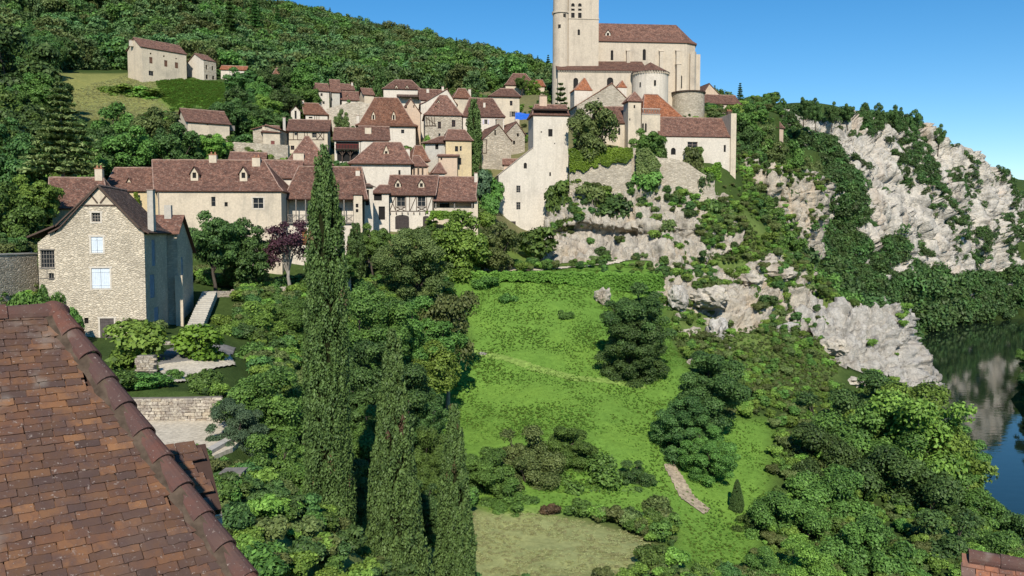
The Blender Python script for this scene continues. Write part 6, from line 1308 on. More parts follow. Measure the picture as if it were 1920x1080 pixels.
for (x, y, w_, D, lb, m_) in ((412, 588, 46, 92, 'clipped green hedge block right of the stone steps', G_BRIGHT), (455, 600, 50, 88, 'small round bush right of the clipped hedge block', G_MID), (330, 700, 30, 57, 'small bush beside the dusty lane verge', G_MID)):
    tree('shrub2', x, y, w_, D, lb, 'bush', 'leafy_bush', mat=m_, hmin=1.0)
# ------------------------------------------------------------------ near tiled roof (the photographer's side of the lane)
def tilemat(name, cols, island=False):
    m, t, b = new_mat(name, .9, .12); v = coords(t); rnd = N(t, 'ShaderNodeNewGeometry').outputs['Random Per Island'] if island else obj_random(t)
    c = ramp(t, rnd, [(i / (len(cols) - 1), q) for i, q in enumerate(cols)])
    geo = N(t, 'ShaderNodeNewGeometry'); n1 = nz(t, geo.outputs['Position'], 7.0, 6, .7); n2 = nz(t, geo.outputs['Position'], 28.0, 5, .7); n3 = nz(t, geo.outputs['Position'], 2.2, 5, .6)
    c = mix(t, ramp(t, n1, [(.42, (0, 0, 0)), (.64, (.75,) * 3)]), c, (.085, .055, .050))
    c = mix(t, ramp(t, n3, [(.50, (0, 0, 0)), (.70, (.5,) * 3)]), c, (.13, .085, .065))
    c = mix(t, ramp(t, n2, [(.60, (0, 0, 0)), (.70, (.75,) * 3)]), c, (.40, .33, .28))
    n4 = nz(t, geo.outputs['Position'], 1.1, 4, .6); c = mix(t, ramp(t, n4, [(.60, (0, 0, 0)), (.72, (.6,) * 3)]), c, (.30, .27, .23))
    t.links.new(c, b.inputs['Base Color']); bump(t, b, n2, .006, .8); return m
TCOL = [(0.08, 0.048, 0.035), (0.21, 0.102, 0.052), (0.113, 0.063, 0.04), (0.269, 0.133, 0.063), (0.071, 0.047, 0.039), (0.168, 0.082, 0.047), (0.101, 0.059, 0.042), (0.223, 0.109, 0.054), (0.084, 0.055, 0.045), (0.143, 0.074, 0.046)]
NT = tilemat('near_clay_tiles', TCOL)
NT_I = tilemat('near_clay_tiles_joined', TCOL, True)
HIPM = tilemat('hip_tiles', [(.105, .052, .045), (.150, .066, .048), (.090, .055, .050)])
MORT = plain('lime_mortar', (.085, .062, .045), .95, .05, .4, 9)
AL, BE = R(38), R(40); U = Vector((math.cos(AL), math.sin(AL), 0)); NH = Vector((math.sin(AL), -math.cos(AL), 0)); DN = NH * math.cos(BE) - UP * math.sin(BE); NR = NH * math.sin(BE) + UP * math.cos(BE)
def tile_meshes(w_, l_, th, k=6):
    out = []
    for i in range(k):
        rng = random.Random(i); bm = bmesh.new(); a = w_ * .5 * rng.uniform(.95, .99); n = 4
        rows = []
        for zz in (0, th):
            r_ = []
            for j in range(n + 1): r_.append(bm.verts.new((-a + 2 * a * j / n, l_ / 2 + rng.uniform(-.006, .006), zz + rng.uniform(-.002, .002))))
            for j in range(n, -1, -1): r_.append(bm.verts.new((-a + 2 * a * j / n, -l_ / 2 + rng.uniform(-.003, .003), zz)))
            rows.append(r_)
        bm.faces.new(rows[1][::-1]); bm.faces.new(rows[0]); m = len(rows[0])
        for j in range(m): bm.faces.new((rows[0][j], rows[0][(j + 1) % m], rows[1][(j + 1) % m], rows[1][j]))
        bmesh.ops.recalc_face_normals(bm, faces=bm.faces); me = bpy.data.meshes.new('tile'); bm.to_mesh(me); bm.free(); out.append(me)
    return out
def lay(root, P0, u, dn, nr, a_lo, a_hi, rows, gauge, wid, mat, first=0, mesh_l=.17, th=.014, limit=300, name='tile', rest_mat=None):
    """rows of single flat tiles; a_lo(s), a_hi(s): extent along the row at slope distance s"""
    ms = tile_meshes(wid, mesh_l, th); n = 0; rng = random.Random(5); M = Matrix((u, dn, nr)).transposed(); allp = []
    for r_ in range(rows):
        s = gauge * (r_ + .5); lo, hi = a_lo(s), a_hi(s); a = hi - rng.uniform(.0, wid)
        while a > lo:
            wv = wid * rng.uniform(.72, 1.22); c = a - wv / 2; p = P0 + u * c + dn * (s + rng.uniform(-.006, .006)) + nr * (.020 + rng.uniform(0, .006)); allp.append((p, wv, rng.uniform(-.012, .012), rng.uniform(-.05, .02), c, s)); a -= wv + .003
    vis = lambda p: (-.62 < p.x / p.y < .62 and p.z / p.y > -.42, wv / p.length)
    allp.sort(key=lambda q: (not vis(q[0])[0], q[0].length)); rest = MB()
    for i, (p, wv, tw, tl, c, s) in enumerate(allp):
        me_ = ms[rng.randrange(len(ms))]; rot = M @ Matrix.Rotation(tw, 3, 'Z') @ Matrix.Rotation(.10 + tl * .4, 3, 'X'); sc = Matrix.Diagonal((wv / wid, 1, 1)); T_ = Matrix.Translation(p - root.location) @ (rot @ sc).to_4x4()
        if i >= limit:
            n0 = len(rest.v); rest.v += [tuple(T_ @ v_.co) for v_ in me_.vertices]; rest.f += [tuple(n0 + k for k in f_.vertices) for f_ in me_.polygons]; continue
        o = bpy.data.objects.new(name, me_); COL.objects.link(o); o.parent = root; o.matrix_local = T_
        if not o.data.materials: o.data.materials.append(mat)
    if rest.v:
        me_ = bpy.data.meshes.new('more_tiles'); me_.from_pydata(rest.v, [], rest.f); me_.materials.append(rest_mat or mat); o = bpy.data.objects.new('more_tiles', me_); COL.objects.link(o); o.parent = root; o['kind'] = 'stuff'
    return len(allp)
def on_plane(px_, py_, P0, nr):
    d = ray(px_, py_); return d * (P0.dot(nr) / d.dot(nr))
P1 = at(60, 690, 7.7); A = on_plane(104, 588, P1, NR); Bp = on_plane(452, 1078, P1, NR); O = A.copy()
hipd = (Bp - A); Lu, Ls = hipd.dot(U), hipd.dot(DN); slope_hi = Lu / Ls
root = empty('near_roof', Vector((A.x, A.y, -13.0)), 'weathered red tiled roof with hip ridge in the left foreground', 'roof')
def put(mb, name, mat, par, **kw):
    o = mb.build(name, mat, None, None, kw.get('smooth', False), kw.get('uv', False)); o.parent = par; o.matrix_parent_inverse = Matrix.Translation(-par.location); return o
GA = .079; NROW = 43; lo_ = lambda s: -2.9 + max(0, (s - 1.2)) * .55; hi_ = lambda s: slope_hi * s - .02
# boarding below the tiles, the far slope and the walls that carry it
m = MB(); E = NROW * GA + .1
c0, c1, c2, c3 = O + U * -4.5, O + U * 0, O + U * (slope_hi * E) + DN * E, O + U * -4.5 + DN * E
m.poly([q - NR * .03 for q in (c0, c3, c2, c1)]); OFF = Vector((-1.5, 1.6, -3.0)); far = [c1, c2, c2 + OFF, c1 + OFF]; m.poly([q - UP * .05 for q in far]); back = [c0, c1, c1 + OFF, c0 + OFF]; m.poly([q - UP * .05 for q in back])
put(m, 'roof_boarding', plain('roof_boarding', (.07, .04, .03)), root)
m = MB(); ft = [c3, c2, far[2], c0 + OFF]
for i in range(3): p, q = ft[i] + NH * -.3, ft[i + 1] + NH * -.3; m.poly([Vector((p.x, p.y, -16)), Vector((q.x, q.y, -16)), q - UP * .3, p - UP * .3])
put(m, 'wall', STONE, root)
NTILES = lay(root, O, U, DN, NR, lo_, hi_, NROW, GA, .176, NT, mesh_l=.145, th=.018, rest_mat=NT_I)
# ridge course and hip tiles
hd = hipd.normalized(); side = hd.cross(NR).normalized()
m = MB(); n = 40
for k in range(n):
    for (w0, w1, nn0, nn1) in ((-.16, -.05, .02, .06),):
        p, q = A + hd * (hipd.length * 1.12 * k / n), A + hd * (hipd.length * 1.12 * (k + 1) / n); j0, j1 = [.03 * mnoise.noise(Vector((k + d, 0, 3.3)) * .7) for d in (0, 1)]
        sg = -1 if side.dot(U) > 0 else 1; s_ = side * sg
        m.poly([p + s_ * (.14 + j0) + NR * .035, q + s_ * (.14 + j1) + NR * .035, q + s_ * .03 + NR * .10, p + s_ * .03 + NR * .10])
put(m, 'mortar_fillet', MORT, root)
Lh = hipd.length * 1.12; nh = 11; tl = Lh / nh
def half_round(p, d, nrm, L, r0, r1, th=.014, seg=9, jit=0.0):
    mb = MB(); sd = d.cross(nrm).normalized(); P_ = []
    for (e, rr) in ((0, r0), (1, r1)):
        for inner in (0, 1):
            for k in range(seg + 1):
                an = math.pi * (k / seg) * 1.06 - .1; r_ = rr - inner * th; P_.append(p + d * (L * e) + sd * math.cos(an) * r_ + nrm * math.sin(an) * r_)
    s1 = seg + 1; mb.v = [tuple(q) for q in P_]
    for k in range(seg):
        for f in ((k, k + 1, 2 * s1 + k + 1, 2 * s1 + k), (s1 + k + 1, s1 + k, 3 * s1 + k, 3 * s1 + k + 1), (k + 1, k, s1 + k, s1 + k + 1), (2 * s1 + k, 2 * s1 + k + 1, 3 * s1 + k + 1, 3 * s1 + k)): mb.f.append(f); mb.uv += [(0, 0)] * 4
    return mb
for k in range(nh):
    p = A + hd * (tl * k) + NR * (.005 + random.uniform(-.01, .01)); mb = half_round(p, hd, (NR + UP * .3).normalized(), tl * 1.06, .092, .118); put(mb, 'hip_tile', HIPM, root, smooth=False)
for k in range(7):
    p = A - U * (.46 * k) + UP * .0 + NR * (-.01 + random.uniform(-.012, .012)); mb = half_round(p - U * .45 + U * .02, U, UP, .47, .10, .115); put(mb, 'ridge_tile', HIPM, root)
m = MB(); mv = []
for k in range(8):
    a0 = A + hd * .0 + U * 0
mm = bmesh.new(); bmesh.ops.create_icosphere(mm, subdivisions=3, radius=.13)
for v_ in mm.verts: v_.co = Vector((v_.co.x, v_.co.y, v_.co.z * .8)) * (1 + .25 * mnoise.noise(v_.co * 9))
me = bpy.data.meshes.new('ridge_end_cap'); mm.to_mesh(me); mm.free(); o = link('ridge_end_cap', me, HIPM, root); o.location = A + UP * .02 - root.location
# --- lower wing roof beyond the hip
P0 = at(340, 885, 11.0); BE2 = R(36); DN2 = NH * math.cos(BE2) - UP * math.sin(BE2); NR2 = NH * math.sin(BE2) + UP * math.cos(BE2)
T0 = on_plane(386, 829, P0, NR2); root2 = empty('lower_roof_wing', Vector((T0.x, T0.y, -13.0)), 'small lower tiled roof beyond the hip of the near roof', 'roof')
rg = on_plane(415, 946, P0, NR2) - T0; sl = rg.dot(U) / rg.dot(DN2); n2 = int(rg.dot(DN2) / .14) + 1
lay(root2, T0, U, DN2, NR2, lambda s: -2.2 + s * .5, lambda s: sl * s, n2, .14, .24, NT, mesh_l=.21, th=.018)
m = MB(); E2 = n2 * .14
q4 = [T0 - U * 2.6, T0 + U * 0, T0 + U * (sl * E2) + DN2 * E2, T0 - U * 2.6 + DN2 * E2]; m.poly([q - NR2 * .03 for q in (q4[0], q4[3], q4[2], q4[1])]); put(m, 'roof_boarding', MATS['roof_boarding'], root2)
m = MB(); bk = [q4[1] + Vector((-.2, .2, 0)), q4[0] + Vector((-.2, .2, 0))]
for (p, q) in ((q4[3], q4[2]), (q4[2], q4[1]), (q4[1], q4[0])): m.poly([Vector((p.x, p.y, -16)), Vector((q.x, q.y, -16)), q - UP * .08, p - UP * .08])
put(m, 'wall', STONE, root2)
# --- corner of another roof at the lower right
C0 = at(1822, 1046, 12.5); U3 = Vector((.93, -.36, -.05)).normalized(); DN3 = Vector((-.30, -.62, -.72)).normalized(); NR3 = U3.cross(DN3).normalized(); NR3 = NR3 if NR3.z > 0 else -NR3
root3 = empty('corner_roof', Vector((C0.x, C0.y, -12.0)), 'corner of a lichened tiled roof at the lower right edge', 'roof')
lay(root3, C0, U3, DN3, NR3, lambda s: .0 - s * .05, lambda s: 1.6, 8, .15, .26, tilemat('lichen_tiles', [(.22, .10, .07), (.36, .15, .08), (.17, .11, .09), (.42, .16, .08)]), mesh_l=.22, th=.018)
for k in range(4): put(half_round(C0 + U3 * (.42 * k - .05), U3, (NR3 + UP).normalized(), .45, .13, .115, .016), 'ridge_tile', HIPM, root3)
m = MB(); q4 = [C0, C0 + U3 * 1.9, C0 + U3 * 1.9 + DN3 * 1.3, C0 + DN3 * 1.3]; m.poly([q - NR3 * .03 for q in q4]); b2 = [q + Vector((.9, 1.2, -1.1)) for q in q4[:2]]; m.poly([q4[0], q4[1], b2[1], b2[0]])
for p, q in ((q4[3], q4[2]), (q4[0], q4[3]), (b2[0], q4[0])): m.poly([Vector((p.x, p.y, -30)), Vector((q.x, q.y, -30)), q, p])
put(m, 'gable_wall', STONE, root3)
# ------------------------------------------------------------------ garden walls, laid stone by stone
WALLST = tilemat('wall_stones', [(.42, .37, .29), (.52, .47, .37), (.34, .30, .24), (.58, .52, .42), (.46, .39, .28), (.38, .35, .30)])
def stone_meshes(k=5):
    out = []
    for i in range(k):
        rng = random.Random(40 + i); bm = bmesh.new(); bmesh.ops.create_cube(bm, size=1.0)
        for v_ in bm.verts: v_.co += Vector([rng.uniform(-.08, .08) for _ in range(3)])
        bmesh.ops.bevel(bm, geom=list(bm.edges), offset=.09, segments=1, affect='EDGES'); me = bpy.data.meshes.new('stone'); bm.to_mesh(me); bm.free(); me.materials.append(WALLST); out.append(me)
    return out
STN = stone_meshes()
def stone_wall(name, label, pts, h, sl, sh, thick=.5, core=None, top=None, maxs=290, cat='wall'):
    """pts: top line of the wall (world points); stones laid on the viewer's face"""
    pts = [Vector(p) for p in pts]; root = empty(name, Vector((pts[0].x, pts[0].y, pts[0].z - h)), label, cat); m = MB()
    for p, q in zip(pts[:-1], pts[1:]):
        d = Vector((q.x - p.x, q.y - p.y, 0)).normalized(); n_ = Vector((d.y, -d.x, 0)); m.poly([p - UP * (h + .6), q - UP * (h + .6), q, p]); m.poly([p, q, q - n_ * thick, p - n_ * thick]); m.poly([q - n_ * thick - UP * (h + .6), p - n_ * thick - UP * (h + .6), p - n_ * thick, q - n_ * thick])
    for e in (pts[0], pts[-1]):
        d = Vector((pts[1].x - pts[0].x, pts[1].y - pts[0].y, 0)).normalized(); n_ = Vector((d.y, -d.x, 0)); m.poly([e - UP * (h + .6), e, e - n_ * thick, e - n_ * thick - UP * (h + .6)])
    put(m, 'wall_core', core or plain('wall_mortar', (.20, .175, .135)), root); rng = random.Random(len(pts) * 7 + int(h * 10)); cnt = 0; stones = []
    for p, q in zip(pts[:-1], pts[1:]):
        L = (q - p).length; d = (q - p) / L; n_ = Vector((d.y, -d.x, 0)).normalized(); z = 0
        while z < h:
            hh = sh * rng.uniform(.7, 1.3); a = rng.uniform(-.2, 0)
            while a < L:
                ww = sl * rng.uniform(.55, 1.5); c = p + d * min(L, a + ww / 2) - UP * (z + hh / 2) + n_ * rng.uniform(.01, .05); stones.append((c, d, n_, ww, hh)); a += ww + .015
            z += hh + .012
    st = 1 if len(stones) <= maxs else len(stones) / maxs
    for i, (c, d, n_, ww, hh) in enumerate(stones):
        o = bpy.data.objects.new('stone', STN[i % len(STN)]); COL.objects.link(o); o.parent = root; M = Matrix((Vector((d.x, d.y, 0)).normalized(), -n_, UP)).transposed() @ Matrix.Diagonal((ww, .2, hh)); o.matrix_local = Matrix.Translation(c - root.location) @ M.to_4x4()
    return root
yz = -9.45
stone_wall('yard_wall', 'low dry stone wall behind the gravel yard', [at(205, 748, 50.6), at(330, 747, 50.6), at(412, 745, 50.6)], 1.45, .48, .17)
stone_wall('lane_wall', 'short stone wall beside the lane below the house', [at(300, 641, 72.5), at(350, 640, 73)], .95, .42, .16)
stone_wall('stump_wall', 'stone gate pier left of the lane', [at(258, 667, 60), at(288, 667, 60)], 1.1, .35, .16)
stone_wall('terrace_wall', 'stone terrace wall at the top of the steps', [at(388, 546, 100), at(431, 546, 101)], 2.0, .5, .2)
stone_wall('garden_wall', 'long low garden wall left of the tallest cypress', [at(436, 543, 106), at(500, 540, 107), at(575, 535, 109)], 1.6, .7, .26)
stone_wall('table_wall', 'broken stone wall below the timbered house', [at(692, 448, 125), at(722, 448, 125.5)], 4.2, .6, .3)
# left terrace retaining wall with rubble face
h = House('retaining_wall', 'dark curved retaining wall at the far left', 'wall', (-40, 76), (70, 83), 600, 478, 1.0); h.zb = -12; h.std('flat', 478, wall=STONE, sink=2)
m = MB(); m.box(h.P(0, -.05, h.ze + .004), h.u * h.w, h.v * 1.1, UP * .12); h.put(m, 'coping', GREYP)
h = House('upper_garden_wall', 'sunlit rubble wall of the upper garden at the far left', 'wall', (-30, 90), (60, 91), 496, 466, .6); h.std('flat', 466, wall=STONE, sink=2)
# castle walls: ivy terrace wall and ramparts
def wall_strip(name, label, tops, bots, mat, dep=1.2):
    root = empty(name, at(*bots[0]), label, 'wall'); m = MB(); T = [at(*q) for q in tops]; Bq = [at(*q) for q in bots]
    for i in range(len(T) - 1):
        m.poly([Bq[i], Bq[i + 1], T[i + 1], T[i]]); o_ = Vector((0, dep, 0)); m.poly([T[i], T[i + 1], T[i + 1] + o_, T[i] + o_]); m.poly([Bq[i + 1] + o_, Bq[i] + o_, T[i] + o_, T[i + 1] + o_])
    for i in (0, len(T) - 1): m.poly([Bq[i], T[i], T[i] + Vector((0, dep, 0)), Bq[i] + Vector((0, dep, 0))])
    put(m, 'masonry', mat, root); return root
wall_strip('ivy_wall', 'castle terrace wall half covered in bright ivy', [(1068, 282, 155.5), (1120, 281, 155), (1184, 279, 155)], [(1068, 372, 155), (1120, 372, 154.5), (1184, 375, 154.5)], STONE)
wall_strip('rampart', 'stepped grey rampart below the castle hall', [(1184, 276, 156.5), (1215, 284, 157), (1236, 296, 157.4), (1262, 297, 157.6), (1290, 306, 158), (1312, 322, 158), (1340, 338, 158)], [(1184, 380, 155.5), (1215, 385, 156), (1236, 390, 156.4), (1262, 392, 156.6), (1290, 398, 157), (1310, 400, 157), (1340, 402, 157)], STONE)
def ivy(name, label, poly, D, n, size, mat, thick=.25, seed=1):
    """leaves over a patch of wall given by its pixel outline at depth D"""
    rng = np.random.default_rng(seed); xs = [p[0] for p in poly]; ys = [p[1] for p in poly]; x = rng.uniform(min(xs), max(xs), n * 2); y = rng.uniform(min(ys), max(ys), n * 2)
    w_ = np.array([mnoise.noise(Vector((a * .09, b * .09, seed))) for a, b in zip(x, y)]) * 8; k = in_poly(x + w_, y + w_, poly); x, y = x[k], y[k]
    Dv = D(x) if callable(D) else np.full(len(x), D); P = np.array([tuple(at(a, b, d)) for a, b, d in zip(x, y, Dv)]); P[:, 1] -= rng.random(len(P)) * thick; nn = np.tile([0, -1.0, .5], (len(P), 1)) + rng.normal(size=P.shape) * .6
    tint = np.clip(.45 + .5 * np.array([mnoise.noise(Vector(q) * .5) for q in P]) + rng.normal(size=len(P)) * .15, 0, 1)
    o0 = P.mean(0); me = leafmesh('ivy', P - o0, nn, size * rng.uniform(.6, 1.3, len(P)), 1.2, rng, tint, None, mat); o = link(name, me, None, None, o0); return props(o, label, 'ivy')
ivy('ivy', 'bright yellow green ivy on the castle terrace wall', [(1066, 280), (1186, 277), (1184, 300), (1150, 308), (1110, 312), (1070, 325)], lambda x: np.interp(x, [1068, 1184], [155.1, 154.6]), 9000, .28, G_IVY, .4)
ivy('ivy', 'hanging ivy on the rampart right of the terrace wall', [(1192, 282), (1215, 278), (1236, 305), (1240, 350), (1215, 365), (1196, 340)], 155.4, 4200, .28, G_OLIVE, .9, 2)
ivy('ivy', 'ivy bush on the castle hall below the mullioned window', [(1285, 280), (1316, 276), (1318, 330), (1290, 318)], 165.3, 2600, .28, G_MID, .8, 3)
ivy('ivy', 'ivy strip hanging down the hall corner', [(1326, 320), (1350, 305), (1352, 340), (1335, 365), (1320, 345)], 165.5, 2200, .28, G_IVY, .8, 4)
ivy('ivy', 'pergola creeper with flowers in front of the porch house', [(800, 398), (830, 396), (888, 400), (886, 408), (850, 410), (800, 412)], 133.5, 2600, .25, G_IVY, 1.2, 5)
ivy('ivy', 'ivy on the ochre wall above the barn', [(250, 360), (262, 362), (262, 395), (256, 395)], 118.2, 500, .25, G_IVY, .3, 6)
ivy('ivy', 'green hedge hanging over the terrace edge above the meadow', [(838, 510), (1000, 508), (1240, 512), (1245, 545), (1100, 545), (1060, 528), (960, 525), (900, 532), (845, 528)], lambda x: np.interp(x, [838, 1000, 1240], [124.6, 124.4, 128]), 16000, .26, G_GRASS, 1.5, 7)
# ------------------------------------------------------------------ lane, yard, path, steps
def drape(name, label, poly, mat, step=.8, lift=.05):
    xs = [p[0] for p in poly]; ys = [p[1] for p in poly]; ax = np.arange(min(xs), max(xs) + step, step); ay = np.arange(min(ys), max(ys) + step, step); X_, Y_ = np.meshgrid(ax, ay); k = in_poly(X_, Y_, poly)
    Zq = ground_np(X_, Y_); I = np.arange(X_.size).reshape(X_.shape); F = [(I[j, i], I[j, i + 1], I[j + 1, i + 1], I[j + 1, i]) for j in range(len(ay) - 1) for i in range(len(ax) - 1) if k[j, i] or k[j + 1, i + 1]]
    R_ = np.array([mnoise.fractal(Vector((a * .25, b * .25, 3)), .8, 2.0, 4) for a, b in zip(X_.ravel(), Y_.ravel())]) * .22; V = np.stack([X_.ravel(), Y_.ravel(), Zq.ravel() + np.maximum(R_, -.05) + lift + .06], 1)
    me = np_mesh(name, V, np.array(F), smooth=True, mat=mat); o = link(name, me); return props(o, label, kind='structure')
GRAV = plain('pale_gravel', (.54, .475, .365), .95, .05, .3, 5); ASPH = plain('grey_asphalt', (.19, .18, .165), .95, .05, .25, 4)
m = MB(); yd = [(-24.5, 50.5), (-15.0, 50.5), (-14.6, 44), (-16.3, 37.5), (-26, 36)]; yzz = YZ
m.poly([(a, b, yzz) for a, b in reversed(yd)]); 
for i in range(len(yd)): p, q = yd[i], yd[(i + 1) % len(yd)]; m.poly([(p[0], p[1], yzz - 9), (q[0], q[1], yzz - 9), (q[0], q[1], yzz), (p[0], p[1], yzz)])
props(m.build('gravel_yard', GRAV), 'pale gravel yard beyond the near roof', kind='structure')
m = MB(); p, q = Vector((-15.0, 50.3, yzz)), Vector((-16.1, 38, yzz)); dd = (q - p).normalized(); m.box(p + Vector((.02, 0, -.1)), q - p, Vector((.45, 0, 0)), UP * .3); yk = props(m.build('yard_kerb', GREYP, None, p), 'flat stone coping along the right edge of the yard', 'coping')
drape('lane', 'grey lane curving past the stone house', [tuple(hit(*q).xy) for q in ((285, 668), (330, 655), (352, 672), (400, 650), (440, 655), (420, 690), (360, 690), (300, 688))], ASPH, .13)
drape('lane_verge', 'pale dusty verge of the lane', [tuple(hit(*q).xy) for q in ((300, 690), (360, 680), (430, 672), (440, 690), (372, 704), (348, 724), (322, 724), (305, 706))], GRAV, .13, .09)
drape('footpath', 'pale dirt footpath at the right of the meadow', [tuple(hit(*q).xy) for q in ((1245, 872), (1262, 875), (1300, 935), (1330, 960), (1322, 968), (1278, 942))], plain('dirt_path', (.33, .27, .19), .95, .05, .4, 3), .14)
drape('terrace_path', 'pale path along the terrace edge', [tuple(hit(*q).xy) for q in ((840, 506), (1020, 504), (1240, 510), (1240, 513), (1020, 508), (840, 510))], GRAV, .5, .08)
st = empty('stone_steps', at(345, 618, 86), 'flight of worn stone steps beside the tall gable house', 'steps')
pa, pb = at(349, 614, 87.5), at(380, 546, 99.0); ns = 18
for k in range(ns):
    a = pa.lerp(pb, k / ns); b2 = pa.lerp(pb, (k + 1) / ns); m = MB(); dr = Vector((b2.x - a.x, b2.y - a.y, 0)); sd = dr.cross(UP).normalized() * 1.6
    if sd.x < 0: sd = -sd
    m.box(a - UP * .7, sd, dr * 1.15, UP * (.7 + (b2.z - a.z) * .9 + random.uniform(-.03, .03))); put(m, 'step', GREYP, st)
# ------------------------------------------------------------------ small things
def gz(px_, py_): return hit(px_, py_)
b0 = gz(945, 506); bn = empty('picnic_bench', b0, 'pale wooden picnic bench on the terrace', 'bench')
m = MB(); m.box(b0 + Vector((-1.3, -.3, .68)), (2.6, 0, 0), (0, .7, 0), (0, 0, .1)); put(m, 'table_top', plain('bleached_wood', (.46, .40, .33)), bn)
for s_ in (-1, 1):
    m = MB(); m.box(b0 + Vector((s_ * .9 - .08, -.25, -.1)), (.16, 0, 0), (0, .6, 0), (0, 0, .777)); put(m, 'leg', MATS['bleached_wood'], bn)
    m = MB(); m.box(b0 + Vector((-1.3, s_ * .75 - .13 + .05, .40)), (2.6, 0, 0), (0, .26, 0), (0, 0, .07)); put(m, 'seat', MATS['bleached_wood'], bn)
t0 = at(436, 893, 34); t0.z = ground(t0.x, t0.y); tz = at(436, 884, 34).z; tb = empty('garden_table', Vector((t0.x, 34, tz - .8)), 'weathered grey garden table at the edge of the bushes', 'table')
c = Vector((t0.x, 34, tz)); m = MB()
for k in range(5):
    m = MB(); m.box(c + Vector((-.42, -.4 + .17 * k, 0)), (.9, .05, 0), (0, .16, 0), (0, 0, .04)); put(m, 'slat', TIMBER_G, tb)
for sx in (-.36, .36):
    for sy in (-.32, .36): m = MB(); m.box(c + Vector((sx, sy, -.9)), (.07, 0, 0), (0, .07, 0), (0, 0, .9)); put(m, 'leg', TIMBER_G, tb)
dv = at(655, 520, 113); sh = empty('gate_pier', Vector((dv.x, dv.y, ground(dv.x, dv.y))), 'white gate pier with small tiled cap below the gallery', 'pier')
zt = at(655, 510, 113).z; m = MB(); m.box(Vector((dv.x - .35, 113, zt - 3)), (.5, 0, 0), (0, .5, 0), (0, 0, 3)); put(m, 'pier', WHITE, sh)
m = MB(); ap = Vector((dv.x - .1, 113.25, zt + .75)); q = [Vector((dv.x - .7, 112.7, zt)), Vector((dv.x + .5, 112.7, zt)), Vector((dv.x + .5, 113.8, zt)), Vector((dv.x - .7, 113.8, zt))]
for i in range(4): m.poly([q[i], q[(i + 1) % 4], ap], [(0, 0), (1.2, 0), (.6, .9)])
m.poly(list(reversed(q)), [(0, 0)] * 4); put(m, 'cap', TILE, sh, uv=True)
wall_strip('village_garden_wall', 'pale rubble garden wall below the small cream building', [(410, 274, 146), (440, 266, 146), (500, 270, 147), (540, 272, 148)], [(410, 310, 146), (440, 310, 146), (500, 310, 147), (540, 310, 148)], STONE)
wall_strip('white_retaining_wall', 'tall white retaining wall left of the big orange roof', [(612, 204, 192), (640, 196, 193), (675, 190, 194), (700, 196, 194)], [(612, 262, 190), (640, 262, 191), (675, 262, 192), (700, 262, 192)], STONE)
drape('meadow_track', 'faint worn track across the meadow', [tuple(hit(*q).xy) for q in ((885, 656), (930, 666), (1000, 688), (1080, 709), (1210, 728), (1210, 732), (1080, 715), (1000, 694), (930, 673), (885, 662))], plain('worn_track', (.185, .275, .062), .95, .05, .4, 2), .2, -.03)
# blue tarpaulin on its frame
tp = empty('blue_tarpaulin', at(978, 222, 186), 'blue tarpaulin stretched below the tall cream house', 'tarpaulin'); m = MB(); nx_, ny_ = 12, 6; G_ = [[None] * (nx_ + 1) for _ in range(ny_ + 1)]
for j in range(ny_ + 1):
    for i in range(nx_ + 1): p = at(966 + 27 * i / nx_, 212 + 12 * j / ny_, 187 - 1.6 * j / ny_); G_[j][i] = p + UP * (.25 * mnoise.noise(p * .9))
for j in range(ny_):
    for i in range(nx_): m.poly([G_[j + 1][i], G_[j + 1][i + 1], G_[j][i + 1], G_[j][i]])
put(m, 'sheet', plain('blue_sheet', (.02, .11, .48), .5, .4, .2), tp)
for i in (0, nx_): m = MB(); p = G_[ny_][i]; m.tube([p, p - UP * 3], .06, 5); put(m, 'pole', TIMBER_G, tp)
# vines in the hay field
for i, (x, y, w_) in enumerate(((205, 160, 40), (232, 158, 44), (262, 162, 44), (285, 166, 36), (222, 172, 50), (275, 178, 40), (246, 170, 40))): tree('bush%d' % (i % 2), x, y, w_, 203, ['leftmost vine bush in the hay field','second vine bush of the upper row in the hay field','third vine bush of the upper row in the hay field','vine bush nearest the bright green field','left vine bush of the lower row in the hay field','right vine bush of the lower row in the hay field','vine bush in the centre of the hay field vines'][i], 'bush', 'vine_bush', 'vine bushes in the hay field', mat=G_BRIGHT, hmin=2)
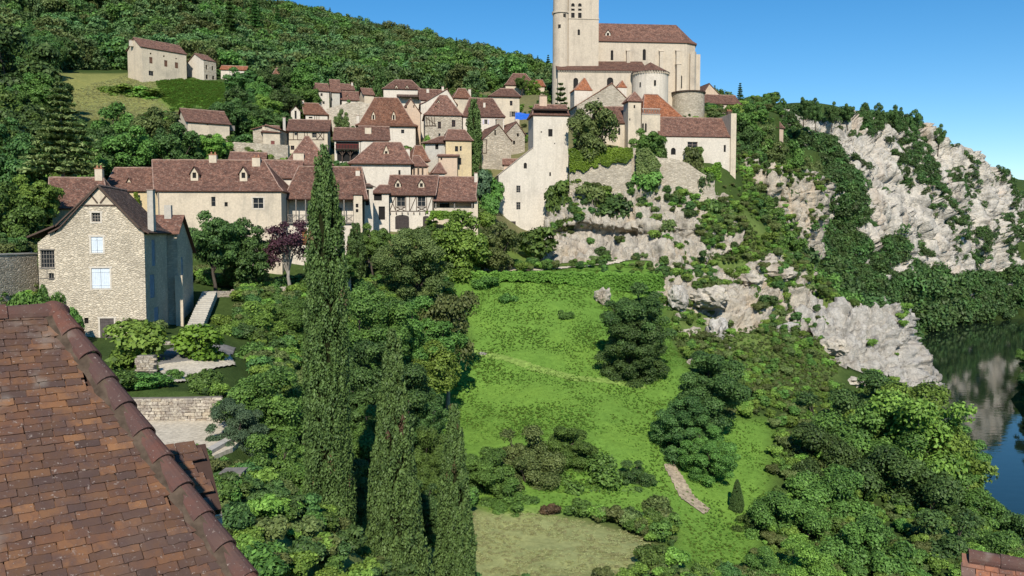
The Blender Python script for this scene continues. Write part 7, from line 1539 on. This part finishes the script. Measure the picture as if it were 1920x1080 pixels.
# loose pale rocks
def boulder(px_, py_, D, w_, hpx, label, mat=ROCK_W, seed=0):
    p = at(px_, py_, D); g_ = ground(p.x, p.y); bm = bmesh.new(); bmesh.ops.create_icosphere(bm, subdivisions=4, radius=1); off = Vector((seed * 3.1, seed, 2))
    for v_ in bm.verts:
        c_ = v_.co.copy(); w2 = mnoise.noise_vector(c_ * .9 + off) * .3; f = 1 + .20 * mnoise.cell((c_ + w2) * 1.7 + off) - .15 + .18 * mnoise.noise(c_ * 3 + off); v_.co = c_ * f
    me = bpy.data.meshes.new('boulder'); bm.to_mesh(me); bm.free(); me.materials.append(mat); o = link('boulder', me); W_ = w_ * D / FPX / 2; o.scale = (W_, W_ * .8, hpx * D / FPX / 2); o.location = (p.x, p.y, p.z); o.rotation_euler = (0, 0, seed); return props(o, label, 'rock', None)
for i, (x, y, D, w_, hp, lb) in enumerate(((1270, 560, 134, 50, 60, 'tall pale boulder right of the meadow tree'), (1330, 560, 136, 90, 50, 'broad pale boulder on the upper ledge'), (1290, 640, 126, 50, 60, 'light boulder beside the meadow corner'), (1345, 630, 128, 60, 70, 'upright tan boulder in the middle of the ledges'), (1405, 525, 144, 70, 36, 'flat pale boulder below the path'), (1450, 510, 149, 80, 44, 'wide grey boulder near the rock rim'), (1480, 620, 136, 60, 36, 'jagged pale boulder left of the big slab'), (1560, 650, 134, 70, 40, 'pale block left of the big slanted slab'), (1420, 760, 108, 40, 70, 'steep pale rock above the river trees'), (1490, 680, 128, 60, 26, 'low rock in the herbs above the river trees'), (1390, 690, 122, 36, 36, 'small rock above the right strip of meadow'), (1130, 555, 121, 36, 36, 'warm rock at the top right of the meadow'), (905, 664, 104, 26, 10, 'flat stone on the meadow path'), (1590, 715, 130, 90, 24, 'low ledge rock below the big slab'))):
    boulder(x, y, D, w_, hp, lb, ROCK if i % 3 else ROCK_W, i + 1)
for i in range(18):
    x, y = 1265 + 300 * random.random(), 560 + 150 * random.random(); p = hit(x, y, 90, 200); o = boulder(x, y - 3, p.y, random.uniform(14, 32), random.uniform(11, 20), 'small pale rock scattered in the scrub right of the meadow', ROCK if i % 2 else ROCK_W, 30 + i); o['group'] = 'small rocks in the scrub'
